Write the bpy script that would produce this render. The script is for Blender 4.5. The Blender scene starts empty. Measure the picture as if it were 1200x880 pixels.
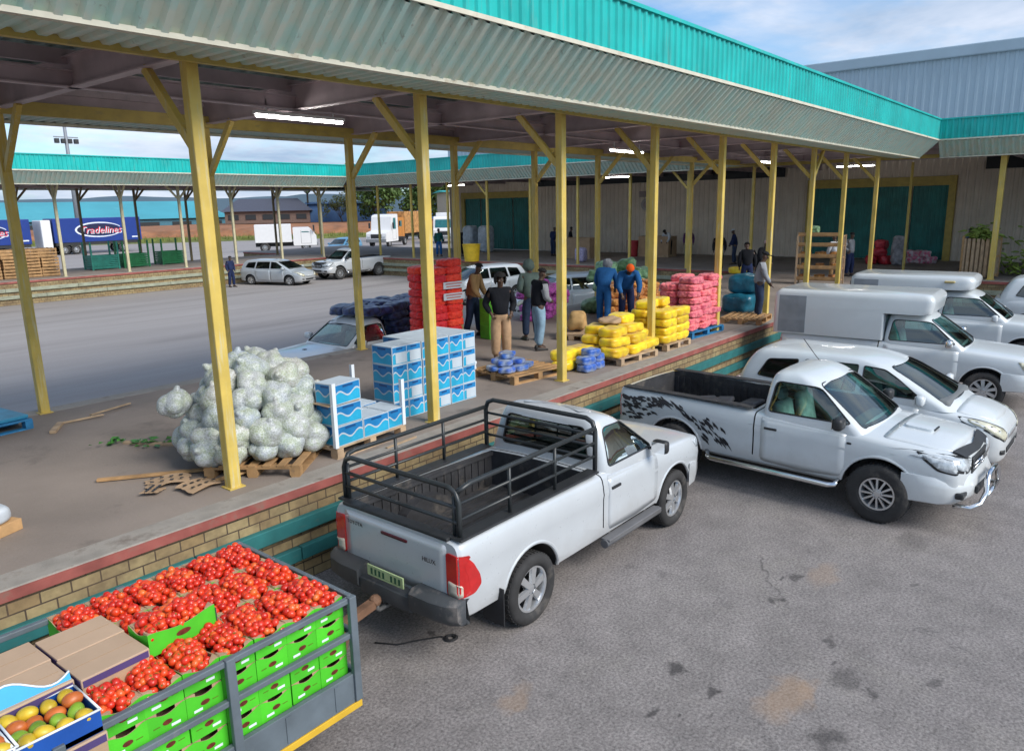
import bpy, bmesh, math, random
from mathutils import Vector, Matrix, noise as mnoise
from mathutils.bvhtree import BVHTree
R = math.radians
PI = math.pi
rng = random.Random(7)
scene = bpy.context.scene
COL = scene.collection

# ------------------------------------------------------------------ materials
class NT:
    def __init__(self, nt):
        self.t = nt
    def n(self, typ, ins=None, **kw):
        nd = self.t.nodes.new(typ)
        for k, v in kw.items():
            setattr(nd, k, v)
        for k, v in (ins or {}).items():
            s = nd.inputs[k]
            if hasattr(v, 'is_output') or isinstance(v, bpy.types.NodeSocket):
                self.t.links.new(v, s)
            else:
                s.default_value = v
        return nd
    def math(self, op, a, b=0.0, c=None):
        d = {0: a, 1: b}
        if c is not None: d[2] = c
        return self.n('ShaderNodeMath', d, operation=op).outputs[0]
    def ramp(self, fac, stops):
        r = self.n('ShaderNodeValToRGB', {0: fac})
        e = r.color_ramp.elements
        while len(e) < len(stops): e.new(0.5)
        for el, (p, c) in zip(e, stops):
            el.position = p
            el.color = (c if isinstance(c, tuple) else (c, c, c)) + (1,)
        return r.outputs[0]
    def mix(self, fac, a, b, blend='MIX'):
        m = self.n('ShaderNodeMix', data_type='RGBA', blend_type=blend)
        for i, v in ((0, fac), (6, a), (7, b)):
            s = m.inputs[i]
            if isinstance(v, bpy.types.NodeSocket): self.t.links.new(v, s)
            else: s.default_value = v if i == 0 or len(v) == 4 else tuple(v) + (1,)
        return m.outputs[2]
    def noise(self, vec, scale, detail=3, rough=.55, dist=0):
        return self.n('ShaderNodeTexNoise', {'Vector': vec, 'Scale': scale, 'Detail': detail, 'Roughness': rough, 'Distortion': dist}).outputs[0]

def newmat(name):
    m = bpy.data.materials.new(name)
    m.use_nodes = True
    nt = m.node_tree
    nt.nodes.clear()
    t = NT(nt)
    out = t.n('ShaderNodeOutputMaterial')
    return m, t, out

MATS = {}
def mat(name, c, rough=.6, metal=0, var=.12, vs=4, bump=0, bs=60, coat=0, rnd=0, spec=.5, stain=None, stainc=(.12, .1, .08), stains=(1, 1, 1), stainsc=3, dirtlow=None, vor=0, vors=9, sub=0):
    if name in MATS: return MATS[name]
    m, t, out = newmat(name)
    tc = t.n('ShaderNodeTexCoord')
    v = tc.outputs['Object']
    nz = t.noise(v, vs, 5)
    lo = tuple(max(0, x * (1 - var)) for x in c)
    hi = tuple(min(1, x * (1 + var)) for x in c)
    col = t.ramp(nz, [(.3, lo), (.7, hi)])
    if rnd:
        oi = t.n('ShaderNodeObjectInfo')
        f = t.math('MULTIPLY_ADD', oi.outputs['Random'], 2 * rnd, 1 - rnd)
        hs = t.n('ShaderNodeHueSaturation', {'Color': col, 'Value': f})
        col = hs.outputs[0]
    if stain:
        mp = t.n('ShaderNodeMapping', {'Vector': v, 'Scale': stains})
        sn = t.noise(mp.outputs[0], stainsc, 6, .65)
        f = t.ramp(sn, [(stain, 0.), (min(1, stain + .18), 1.)])
        col = t.mix(f, col, stainc)
    b = t.n('ShaderNodeBsdfPrincipled', {'Base Color': col, 'Roughness': rough, 'Metallic': metal, 'Coat Weight': coat, 'Specular IOR Level': spec})
    if coat: b.inputs['Coat Roughness'].default_value = .06
    if sub:
        b.inputs['Subsurface Weight'].default_value = sub
        b.inputs['Subsurface Radius'].default_value = (.02, .01, .006)
    h = None
    if bump:
        h = t.noise(v, bs, 4)
        bn = t.n('ShaderNodeBump', {'Height': h, 'Strength': bump, 'Distance': .02})
        if vor:
            vo = t.n('ShaderNodeTexVoronoi', {'Vector': v, 'Scale': vors})
            bn2 = t.n('ShaderNodeBump', {'Height': t.math('MULTIPLY', vo.outputs[0], -1), 'Strength': vor, 'Distance': .05, 'Normal': bn.outputs[0]})
            bn = bn2
        t.t.links.new(bn.outputs[0], b.inputs['Normal'])
    t.t.links.new(b.outputs[0], out.inputs[0])
    MATS[name] = m
    return m

def glassmat(name, tint, refl=.08, rough=.015):
    m, t, out = newmat(name)
    tr = t.n('ShaderNodeBsdfTransparent', {'Color': tuple(tint) + (1,)})
    gl = t.n('ShaderNodeBsdfGlossy', {'Color': (.85, .95, .95, 1), 'Roughness': rough})
    fr = t.n('ShaderNodeFresnel', {'IOR': 1.5})
    f = t.math('MULTIPLY_ADD', fr.outputs[0], .9, refl)
    f = t.n('ShaderNodeClamp', {0: f}).outputs[0]
    mx = t.n('ShaderNodeMixShader', {0: f, 1: tr.outputs[0], 2: gl.outputs[0]})
    t.t.links.new(mx.outputs[0], out.inputs[0])
    MATS[name] = m
    return m

def emitmat(name, c, s):
    m, t, out = newmat(name)
    e = t.n('ShaderNodeEmission', {'Color': tuple(c) + (1,), 'Strength': s})
    t.t.links.new(e.outputs[0], out.inputs[0])
    MATS[name] = m
    return m

# ------------------------------------------------------------------ objects
def link(name, bm, mats, parent=None, loc=None, smooth=None, norm=True):
    """turn a bmesh into one mesh object"""
    me = bpy.data.meshes.new(name)
    if norm: bmesh.ops.recalc_face_normals(bm, faces=bm.faces)
    bm.to_mesh(me); bm.free()
    if not isinstance(mats, (list, tuple)): mats = [mats]
    for m in mats: me.materials.append(m)
    if smooth is not None:
        for p in me.polygons: p.use_smooth = True
        try: me.set_sharp_from_angle(angle=R(smooth))
        except Exception: pass
    o = bpy.data.objects.new(name, me)
    COL.objects.link(o)
    if parent is not None: o.parent = parent
    if loc is not None: o.location = loc
    return o

def empty(name, loc=(0, 0, 0), rz=0):
    o = bpy.data.objects.new(name, None)
    COL.objects.link(o)
    o.location = loc; o.rotation_euler = (0, 0, rz)
    o.empty_display_size = .2
    return o

def tag(o, label=None, cat=None, group=None, kind=None):
    if label: o['label'] = label
    if cat: o['category'] = cat
    if group: o['group'] = group
    if kind: o['kind'] = kind
    return o

def dup(root, loc=None, rot=None, label=None, group=None, scale=None):
    def cp(o, par):
        c = o.copy(); COL.objects.link(c)
        if par is not None: c.parent = par
        for ch in o.children: cp(ch, c)
        return c
    c = cp(root, None)
    if loc is not None: c.location = loc
    if rot is not None: c.rotation_euler = rot if isinstance(rot, (tuple, list)) else (0, 0, rot)
    if label: c['label'] = label
    if group: c['group'] = group
    if scale is not None: c.scale = (scale,) * 3
    return c

# ------------------------------------------------------------------ shapes
def box(bm, x0, x1, y0, y1, z0, z1, mi=0, bev=0, M=None):
    vs = [bm.verts.new((x, y, z)) for x in (x0, x1) for y in (y0, y1) for z in (z0, z1)]
    fs = []
    for idx in ((0, 1, 3, 2), (4, 6, 7, 5), (0, 4, 5, 1), (2, 3, 7, 6), (0, 2, 6, 4), (1, 5, 7, 3)):
        f = bm.faces.new([vs[i] for i in idx]); f.material_index = mi; fs.append(f)
    if bev:
        r = bmesh.ops.bevel(bm, geom=list({e for f in fs for e in f.edges}), offset=bev, segments=2, affect='EDGES', profile=.5)
        vs = list({v for f in r['faces'] for v in f.verts} | {v for v in vs if v.is_valid})
        for f in r['faces']: f.material_index = mi
    if M is not None:
        bmesh.ops.transform(bm, matrix=M, verts=[v for v in vs if v.is_valid])
    return vs

def beam(bm, p, q, w, h, mi=0, up=(0, 0, 1), bev=0):
    """box beam from p to q, w across, h along up"""
    p = Vector(p); q = Vector(q); d = q - p; L = d.length; d.normalize()
    s = d.cross(Vector(up))
    if s.length < 1e-4: s = d.cross(Vector((1, 0, 0)))
    s.normalize(); u = s.cross(d)
    M = Matrix(((d.x, s.x, u.x, p.x), (d.y, s.y, u.y, p.y), (d.z, s.z, u.z, p.z), (0, 0, 0, 1)))
    return box(bm, 0, L, -w / 2, w / 2, -h / 2, h / 2, mi, bev, M)

def tube(bm, pts, r, seg=8, mi=0, caps=True, radii=None):
    pts = [Vector(p) for p in pts]
    rings = []
    prev = None
    for i, p in enumerate(pts):
        d = (pts[min(i + 1, len(pts) - 1)] - pts[max(i - 1, 0)]).normalized()
        if prev is None:
            a = d.cross(Vector((0, 0, 1)))
            if a.length < .05: a = d.cross(Vector((1, 0, 0)))
        else:
            a = prev - d * prev.dot(d)
        a.normalize(); prev = a
        b = d.cross(a)
        rr = radii[i] if radii else r
        rings.append([bm.verts.new(p + (a * math.cos(2 * PI * k / seg) + b * math.sin(2 * PI * k / seg)) * rr) for k in range(seg)])
    for A, B in zip(rings, rings[1:]):
        for k in range(seg):
            f = bm.faces.new((A[k], A[(k + 1) % seg], B[(k + 1) % seg], B[k])); f.material_index = mi; f.smooth = True
    if caps:
        for ring in (rings[0], rings[-1]):
            f = bm.faces.new(ring); f.material_index = mi
    return rings

def lathe(bm, prof, seg=32, axis='y', c=(0, 0, 0), mi=0, closed=False):
    """prof: list of (radius, along); spins round the axis through c"""
    c = Vector(c); rings = []
    for r, a in prof:
        ring = []
        for k in range(seg):
            t = 2 * PI * k / seg
            if axis == 'y': v = Vector((r * math.cos(t), a, r * math.sin(t)))
            elif axis == 'z': v = Vector((r * math.cos(t), r * math.sin(t), a))
            else: v = Vector((a, r * math.cos(t), r * math.sin(t)))
            ring.append(bm.verts.new(c + v))
        rings.append(ring)
    pairs = list(zip(rings, rings[1:]))
    if closed: pairs.append((rings[-1], rings[0]))
    for A, B in pairs:
        for k in range(seg):
            f = bm.faces.new((A[k], A[(k + 1) % seg], B[(k + 1) % seg], B[k])); f.material_index = mi
    if not closed:
        for ring, (r, a) in ((rings[0], prof[0]), (rings[-1], prof[-1])):
            if r > 1e-5:
                f = bm.faces.new(ring); f.material_index = mi
    return rings

def prism(bm, poly, fn0, fn1, mi=0):
    """extrude a 2D polygon between two mappings"""
    a = [bm.verts.new(fn0(*p)) for p in poly]; b = [bm.verts.new(fn1(*p)) for p in poly]
    n = len(poly)
    fs = [bm.faces.new(a), bm.faces.new(b[::-1])]
    for i in range(n):
        fs.append(bm.faces.new((a[i], a[(i + 1) % n], b[(i + 1) % n], b[i])))
    for f in fs: f.material_index = mi
    return fs

def loft(bm, rings, mi=0, close=True, caps=True):
    rows = [[bm.verts.new(p) for p in r] for r in rings]
    n = len(rows[0])
    for A, B in zip(rows, rows[1:]):
        for k in range(n if close else n - 1):
            f = bm.faces.new((A[k], A[(k + 1) % n], B[(k + 1) % n], B[k])); f.material_index = mi
    if caps:
        for r in (rows[0], rows[-1]):
            f = bm.faces.new(r); f.material_index = mi
    return rows

def roundpoly(pts, r, n=4):
    """round the corners of a 2D polygon"""
    out = []
    N = len(pts)
    for i in range(N):
        p = Vector(pts[i]).to_2d(); a = Vector(pts[i - 1]).to_2d(); b = Vector(pts[(i + 1) % N]).to_2d()
        rr = r[i % len(r)] if isinstance(r, (list, tuple)) else r
        da = (a - p); db = (b - p)
        k = min(rr, da.length * .48, db.length * .48)
        if k < 1e-4: out.append(p); continue
        p0 = p + da.normalized() * k; p1 = p + db.normalized() * k
        for j in range(n + 1):
            t = j / n
            out.append(p0 * (1 - t) ** 2 + p * 2 * t * (1 - t) + p1 * t * t)
    return [(v.x, v.y) for v in out]

def corr(bm, o, u, L, v, nrm, pitch=.2286, depth=.034, mi=0, flat=.5):
    """corrugated (box rib) sheet: origin o, runs L along unit u, spans vector v"""
    o = Vector(o); u = Vector(u).normalized(); v = Vector(v); nrm = Vector(nrm).normalized()
    n = max(1, int(round(L / pitch))); p = L / n
    pts = []
    for i in range(n):
        for f, d in ((0, 0), (flat, 0), (flat + .12, 1), (.88, 1)):
            pts.append(o + u * ((i + f) * p) + nrm * (d * depth))
    pts.append(o + u * L)
    A = [bm.verts.new(q) for q in pts]; B = [bm.verts.new(q + v) for q in pts]
    for i in range(len(A) - 1):
        f = bm.faces.new((A[i], A[i + 1], B[i + 1], B[i])); f.material_index = mi

def booldiff(o, tools):
    for tl in tools:
        m = o.modifiers.new('b', 'BOOLEAN'); m.operation = 'DIFFERENCE'; m.solver = 'EXACT'; m.object = tl
        try: m.material_mode = 'TRANSFER'
        except Exception: pass
    dg = bpy.context.evaluated_depsgraph_get(); dg.update()
    me = bpy.data.meshes.new_from_object(o.evaluated_get(dg), depsgraph=dg)
    o.modifiers.clear()
    old = o.data; o.data = me
    for tl in tools:
        bpy.data.objects.remove(tl, do_unlink=True)
    return o

def tmpobj(bm, mats):
    bmesh.ops.recalc_face_normals(bm, faces=bm.faces)
    me = bpy.data.meshes.new('tmp'); bm.to_mesh(me); bm.free()
    for m in (mats if isinstance(mats, (list, tuple)) else [mats]): me.materials.append(m)
    o = bpy.data.objects.new('tmp', me); COL.objects.link(o)
    return o

def evalmesh(o):
    dg = bpy.context.evaluated_depsgraph_get(); dg.update()
    return bpy.data.meshes.new_from_object(o.evaluated_get(dg), depsgraph=dg)

def textmesh(s, size=1, depth=.002, shear=0):
    cu = bpy.data.curves.new('t', 'FONT'); cu.body = s; cu.size = size; cu.extrude = depth; cu.align_x = 'CENTER'; cu.align_y = 'CENTER'; cu.shear = shear
    cu.resolution_u = 2
    o = bpy.data.objects.new('t', cu); COL.objects.link(o)
    me = evalmesh(o)
    bpy.data.objects.remove(o, do_unlink=True)
    return me

def textobj(name, s, size, M, m, parent=None, depth=.002, shear=0):
    me = textmesh(s, size, depth, shear)
    me.transform(M); me.materials.append(m)
    o = bpy.data.objects.new(name, me); COL.objects.link(o)
    if parent is not None: o.parent = parent
    return o

def basis(o, x, y):
    """4x4 with local x,y axes given; z = x cross y"""
    x = Vector(x).normalized(); y = Vector(y).normalized(); z = x.cross(y); o = Vector(o)
    return Matrix(((x.x, y.x, z.x, o.x), (x.y, y.y, z.y, o.y), (x.z, y.z, z.z, o.z), (0, 0, 0, 1)))
# ================================================================== SETTING
DZ = 1.1                                   # dock height
# ---- colours
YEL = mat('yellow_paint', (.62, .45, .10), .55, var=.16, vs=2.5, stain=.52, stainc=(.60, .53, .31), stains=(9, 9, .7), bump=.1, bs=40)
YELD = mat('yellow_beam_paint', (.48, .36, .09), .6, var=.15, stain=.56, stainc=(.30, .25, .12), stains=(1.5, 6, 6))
TURQ = mat('turquoise_cladding', (.004, .42, .39), .45, var=.16, vs=1.2, stain=.57, stainc=(.10, .37, .33), stains=(4, 4, .45), coat=.05)
def cladmat(name, c1, c2, sc):
    m, t, out = newmat(name)
    v = t.n('ShaderNodeTexCoord').outputs['Object']
    s_ = t.n('ShaderNodeSeparateXYZ', {0: v})
    mp = t.n('ShaderNodeMapping', {'Vector': v, 'Scale': (4.2, 4.2, .35)}).outputs[0]
    n1 = t.noise(mp, 1.3, 3, .5)
    c = t.ramp(n1, [(.36, c1), (.50, tuple((p + q) / 2 for p, q in zip(c1, c2))), (.60, c2)])
    n2 = t.noise(v, 1.1, 6, .65)
    c = t.mix(t.ramp(n2, [(.48, 0.), (.75, .45)]), c, (.42, .40, .33))
    mp2 = t.n('ShaderNodeMapping', {'Vector': v, 'Scale': (9, 9, .5)}).outputs[0]
    n3 = t.noise(mp2, 1.0, 6, .7)
    c = t.mix(t.ramp(n3, [(.61, 0.), (.76, .75)]), c, (.20, .13, .085))
    p = t.n('ShaderNodeBsdfPrincipled', {'Base Color': c, 'Roughness': .5})
    t.t.links.new(p.outputs[0], out.inputs[0]); return m
PALE = cladmat('pale_green_cladding', (.47, .65, .58), (.58, .63, .53), 1)
RUST = mat('rust_streak', (.22, .13, .08), .8, var=.3)
TRIM = mat('trim_flashing', (.60, .57, .46), .6, stain=.6, stainc=(.3, .2, .1))
PURP = mat('purple_steel', (.50, .40, .425), .55, var=.2, vs=2, stain=.62, stainc=(.28, .25, .25))
UNDER = mat('roof_underside', (.24, .32, .30), .6, var=.25, vs=1)
ROOFG = mat('roof_grey', (.30, .33, .33), .5)
CONC = mat('dock_concrete', (.255, .212, .182), .85, var=.16, vs=.7, bump=.25, bs=30, stain=.56, stainc=(.13, .108, .093), stainsc=.9)
KERB = mat('kerb_concrete', (.30, .275, .245), .85, var=.2, vs=3, bump=.3, bs=50, stain=.54, stainc=(.15, .12, .10))
RED = mat('red_oxide_band', (.30, .085, .07), .75, var=.3, vs=3, stain=.54, stainc=(.20, .13, .10), stains=(2, 2, 2))
TEAL = mat('teal_timber', (.02, .145, .145), .7, var=.25, vs=3, stain=.6, stainc=(.10, .14, .12), stains=(1.2, 6, 6))
TIMB = mat('weathered_rail', (.30, .32, .24), .8, var=.2, stain=.55, stainc=(.2, .18, .12), stains=(.6, 4, 4))
TANW = mat('tan_wall_sheet', (.66, .57, .47), .6, var=.10, vs=1.0, stain=.64, stainc=(.2, .17, .14), stains=(1, 3, .4))
BLUW = mat('blue_grey_sheet', (.34, .44, .51), .5, var=.07, vs=.5, stain=.64, stainc=(.36, .44, .48), stains=(1, 2, .3))
DOORG = mat('door_green', (.010, .155, .14), .5, var=.25, vs=1.5, stain=.66, stainc=(.03, .10, .10))
DARK = mat('shade_and_window_dark', (.016, .02, .024), .6)  # near-black for the painted shade band under the canopy and for shed windows
TUBE = emitmat('tube_glow', (1, .97, .92), 20)
WHITEM = mat('white_metal', (.75, .75, .75), .4, var=.03)
BLACKM = mat('black_rubber', (.018, .018, .02), .7, var=.2)

def brickmat():
    m, t, out = newmat('face_brick')
    tc = t.n('ShaderNodeTexCoord')
    s = t.n('ShaderNodeSeparateXYZ', {0: tc.outputs['Object']})
    xy = t.math('ADD', s.outputs[0], s.outputs[1])
    v = t.n('ShaderNodeCombineXYZ', {0: xy, 1: s.outputs[2]}).outputs[0]
    b = t.n('ShaderNodeTexBrick', {'Vector': v, 'Color1': (.33, .255, .13, 1), 'Color2': (.25, .16, .075, 1), 'Mortar': (.07, .05, .035, 1), 'Scale': 1, 'Mortar Size': .007, 'Brick Width': .245, 'Row Height': .108, 'Bias': -.3})
    nz = t.noise(tc.outputs['Object'], 2.2, 6, .6)
    c = t.mix(t.ramp(nz, [(.42, 0.), (.68, .75)]), b.outputs[0], (.13, .085, .05))
    nz2 = t.noise(tc.outputs['Object'], 14, 4)
    c = t.mix(.5, c, t.ramp(nz2, [(.3, .35), (.7, .65)]), 'OVERLAY')
    bp = t.n('ShaderNodeBump', {'Height': b.outputs[1], 'Strength': .6, 'Distance': .012}, invert=True)
    p = t.n('ShaderNodeBsdfPrincipled', {'Base Color': c, 'Roughness': .85, 'Normal': bp.outputs[0]})
    t.t.links.new(p.outputs[0], out.inputs[0])
    return m
BRICK = brickmat()

def groundmat():
    m, t, out = newmat('asphalt')
    tc = t.n('ShaderNodeTexCoord'); v = tc.outputs['Object']
    s = t.n('ShaderNodeSeparateXYZ', {0: v})
    n1 = t.noise(v, .35, 5, .6); n2 = t.noise(v, 2.6, 5, .6); n3 = t.noise(v, 38, 3, .7)
    c = t.ramp(n1, [(.3, (.184, .166, .160)), (.7, (.236, .215, .207))])
    c = t.mix(.8, c, t.ramp(n2, [(.25, .36), (.75, .64)]), 'OVERLAY')
    n0 = t.noise(v, .9, 6, .7, .8)
    c = t.mix(t.ramp(n0, [(.54, 0.), (.72, .55)]), c, (.245, .225, .205))
    c = t.mix(t.ramp(t.noise(v, 1.7, 6, .72, 1.0), [(.60, 0.), (.74, .5)]), c, (.085, .078, .078))
    cw = t.n('ShaderNodeVectorMath', {0: v, 1: t.n('ShaderNodeVectorMath', {0: t.n('ShaderNodeTexNoise', {'Vector': v, 'Scale': 1.3, 'Detail': 5}).outputs[1], 'Scale': .8}, operation='SCALE').outputs[0]}, operation='ADD').outputs[0]
    ck = t.n('ShaderNodeTexVoronoi', {'Vector': cw, 'Scale': .28}, feature='DISTANCE_TO_EDGE').outputs[0]
    ckf = t.math('MULTIPLY', t.ramp(ck, [(.0, .75), (.006, 0.)]), t.ramp(t.noise(v, .45, 3), [(.5, 0.), (.6, 1.)]))
    c = t.mix(ckf, c, (.05, .046, .046))
    c = t.mix(.85, c, t.ramp(n3, [(.30, .2), (.70, .8)]), 'OVERLAY')
    # exposed pale and dark stones
    vo = t.n('ShaderNodeTexVoronoi', {'Vector': v, 'Scale': 55})
    c = t.mix(t.ramp(vo.outputs[1], [(.80, 0.), (.9, .55)]), c, (.30, .285, .27))
    # worn courtyard (y 13..39) is paler and streaked along x by tyres
    mp = t.n('ShaderNodeMapping', {'Vector': v, 'Scale': (.05, .55, 1)})
    st = t.noise(mp.outputs[0], 1.3, 6, .62, .6)
    yard = t.ramp(t.math('MULTIPLY_ADD', s.outputs[1], .1, -.75), [(.5, 0.), (.56, 1.)])
    cy = t.ramp(st, [(.28, (.20, .182, .175)), (.42, (.28, .258, .248)), (.72, (.34, .316, .305))])
    c = t.mix(yard, c, t.mix(.35, cy, t.ramp(n3, [(.28, .3), (.72, .7)]), 'OVERLAY'))
    # worn patches, oil drips and rust tinted grit, each with its own place
    wv = t.n('ShaderNodeTexNoise', {'Vector': v, 'Scale': 5, 'Detail': 4})
    wo = t.n('ShaderNodeVectorMath', {0: wv.outputs[1], 1: (.5, .5, .5)}, operation='SUBTRACT').outputs[0]
    wo = t.n('ShaderNodeVectorMath', {0: wo, 'Scale': .38}, operation='SCALE').outputs[0]
    vv = t.n('ShaderNodeVectorMath', {0: v, 1: wo}, operation='ADD').outputs[0]
    def spot(c, x, y, r, colr, a, ratio=1.4):
        mpp = t.n('ShaderNodeMapping', {'Vector': vv, 'Location': (-x, -y, 0)}).outputs[0]
        sc = t.n('ShaderNodeVectorMath', {0: mpp, 1: (1 / r, ratio / r, 0)}, operation='MULTIPLY').outputs[0]
        L = t.n('ShaderNodeVectorMath', {0: sc}, operation='LENGTH').outputs[1]
        f = t.ramp(L, [(.45, a * .78), (1., 0.)])
        return t.mix(f, c, colr)
    oil = (.022, .02, .021)
    for x, y, r, a in ((5.5, 2.66, .13, .9), (5.44, 2.31, .09, .85), (4.85, 2.6, .08, .9), (4.93, 2.4, .05, .7), (7.2, 2.43, .10, .85), (7.84, 2.4, .09, .8), (7.7, 2.55, .05, .8), (6.8, 1.78, .10, .7), (6.25, 1.45, .22, .5), (6.19, 1.25, .10, .75), (6.68, .86, .10, .6), (5.42, 1.32, .18, .7), (4.58, 4.8, .08, .9), (8.42, 1.34, .08, .6), (5.1, 2.2, .05, .6), (6.45, 1.62, .05, .7), (9.6, 1.6, .3, .35), (3.9, 5.2, .4, .35)):
        c = spot(c, x, y, r, oil, a)
    for x, y, r, a in ((5.71, 1.78, .48, .5), (5.95, 1.65, .22, .4), (4.31, 3.55, .28, .38), (8.09, 2.19, .4, .3)):
        c = spot(c, x, y, r, (.36, .225, .12), a, 2.2)
    p = t.n('ShaderNodeBsdfPrincipled', {'Base Color': c, 'Roughness': .88})
    bp = t.n('ShaderNodeBump', {'Height': n3, 'Strength': .35, 'Distance': .012})
    t.t.links.new(bp.outputs[0], p.inputs['Normal'])
    t.t.links.new(p.outputs[0], out.inputs[0])
    return m

# ---- ground
bm = bmesh.new()
vs = [bm.verts.new(p) for p in ((-400, -400, 0), (900, -400, 0), (900, 900, 0), (-400, 900, 0))]
bm.faces.new(vs)
tag(link('ground', bm, groundmat()), kind='structure')

# ---- docks
def dock(label, x0, x1, y0, y1, faces, rails, rail_mat):
    d = empty('loading_dock', ((x0 + x1) / 2, (y0 + y1) / 2, 0))
    tag(d, label, 'loading dock')
    def P(bm, nm, m, **k):
        o = link(nm, bm, m, d); o.matrix_parent_inverse = Matrix.Translation(-d.location); return o
    bm = bmesh.new(); box(bm, x0 + .34 if 'w' in faces else x0, x1, y0 + .34 if 's' in faces else y0, y1 - (.34 if 'n' in faces else 0), .02, DZ); P(bm, 'floor_slab', CONC)
    for f in faces:
        if f == 's': segs = (x0, x1, y0, 1, 'x')
        if f == 'n': segs = (x0, x1, y1, -1, 'x')
        if f == 'w': segs = (y0, y1, x0, 1, 'y')
        a, b, e, sg, ax = segs
        def bb(bm, lo, hi, d0, d1, z0, z1, bev=0):
            u, w = sorted((e + sg * d0, e + sg * d1))
            if ax == 'x': box(bm, lo, hi, u, w, z0, z1, 0, bev)
            else: box(bm, u, w, lo, hi, z0, z1, 0, bev)
        bm = bmesh.new(); bb(bm, a, b, .02, .336, 0, 1.0); P(bm, 'brick_wall', BRICK)
        bm = bmesh.new(); bb(bm, a, b, 0, .34, 1.003, DZ + .004, .012); P(bm, 'kerb_strip', KERB)
        bm = bmesh.new(); bb(bm, a, b, -.012, 0.0, 1.0, DZ - .008); P(bm, 'red_band', RED)
        if rails:
            for z0, z1 in ((.61, .775), (.285, .44)):
                bm = bmesh.new(); q = a
                while q < b:
                    e2 = min(q + rng.uniform(2.6, 3.6), b)
                    bb(bm, q + .006, e2 - .006, -.055 - rng.uniform(0, .012), .018, z0, z1, .01); q = e2
                P(bm, 'bumper_rail', rail_mat)
    return d
dock('long near concrete dock with yellow brick face, red edge and teal timber bumpers', -14, 31.78, 6.74, 12.95, 'sn', True, TEAL)
dock('concrete dock platform in front of the tan warehouse wall', 31.8, 41.4, -26, 52, 'w', True, TIMB)
dock('far brick faced dock across the courtyard with pale timber bumper rails', -45, 31.78, 40.2, 46.6, 's', True, TIMB)

# ---- canopies
def column(parent, x, y, brace, top=5.5, w=.13, m=YEL, braces_len=.8, low=.75):
    bm = bmesh.new()
    box(bm, x - w / 2, x + w / 2, y - w / 2, y + w / 2, DZ, top, 0, .012)
    box(bm, x - w * .72, x + w * .72, y - w * .72, y + w * .72, DZ + .001, DZ + .014)
    c = link('column', bm, m, parent)
    for dx, dy in brace:
        bm = bmesh.new()
        k = w / 2 - .005
        beam(bm, (x + dx * k, y + dy * k, top - low - .05), (x + dx * (k + braces_len), y + dy * (k + braces_len), top + .03), .075, .10, 0, (dx * -.6, dy * -.6, .8), .006)
        b = link('brace', bm, m, c)
    return c

def fascia_run(parent, p0, p1, out, rec=.6, top=6.75, mid=6.06, bot=5.5, soff=1.0, rust=0):
    """turquoise upright band, pale sloped cladding under it and soffit strip; out = unit vector pointing out"""
    p0 = Vector(p0); p1 = Vector(p1); out = Vector(out); d = (p1 - p0); L = d.length; d.normalize()
    inn = -out
    bm = bmesh.new(); corr(bm, p0 + Vector((0, 0, mid)), d, L, (0, 0, top - mid), out, .19, .028); link('fascia', bm, TURQ, parent)
    bm = bmesh.new()
    v = inn * rec + Vector((0, 0, bot - mid)); nrm = d.cross(v); nrm = nrm if nrm.dot(out) > 0 else -nrm
    corr(bm, p0 + Vector((0, 0, mid - .02)), d, L, v, nrm, .20, .05, 0, .46); link('sloped_cladding', bm, PALE, parent)
    bm = bmesh.new()
    corr(bm, p0 + inn * rec + Vector((0, 0, bot + .02)), d, L, inn * (soff - .14), (0, 0, -1), .168, .03, 0, .38); link('soffit', bm, PALE, parent)
    bm = bmesh.new()
    a = p0 + Vector((0, 0, top)) + out * .01; b = p1 + Vector((0, 0, top)) + out * .01
    beam(bm, a, b, .09, .05); link('top_flashing', bm, TURQ, parent)
    bm = bmesh.new()
    a = p0 + out * .045 + Vector((0, 0, mid - .01)); b = p1 + out * .045 + Vector((0, 0, mid - .01))
    beam(bm, a, b, .03, .05)
    a = p0 + inn * (rec - .03) + Vector((0, 0, bot - .03)); b = p1 + inn * (rec - .03) + Vector((0, 0, bot - .03))
    beam(bm, a, b, .085, .045)
    link('trim_strip', bm, TRIM, parent)
    # back of the upright band and the closing inner board
    bm = bmesh.new(); a = p0 + inn * .04; b = p1 + inn * .04
    beam(bm, a + Vector((0, 0, (top + mid) / 2)), b + Vector((0, 0, (top + mid) / 2)), .02, top - mid); link('backing_board', bm, UNDER, parent)

def roofpart(parent, x0, x1, y0, y1, along, z=6.02, rows=(), rafters=(), purl=1.25):
    bm = bmesh.new()
    if along == 'x': corr(bm, (x0, y0, z), (1, 0, 0), x1 - x0, (0, y1 - y0, 0), (0, 0, -1), .2286, .035)
    else: corr(bm, (x0, y0, z), (0, 1, 0), y1 - y0, (x1 - x0, 0, 0), (0, 0, -1), .2286, .035)
    link('roof_sheeting', bm, UNDER, parent)
    bm = bmesh.new(); box(bm, x0, x1, y0, y1, z + .06, z + .10); link('roof_deck', bm, ROOFG, parent)
    # purlins
    k = (y0 if along == 'x' else x0) + .5; e = y1 if along == 'x' else x1
    bm = bmesh.new()
    while k < e:
        if along == 'x': beam(bm, (x0, k, z - .14), (x1, k, z - .14), .07, .17)
        else: beam(bm, (k, y0, z - .14), (k, y1, z - .14), .07, .17)
        k += purl
    link('purlins', bm, PURP, parent)['kind'] = 'stuff'

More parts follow.
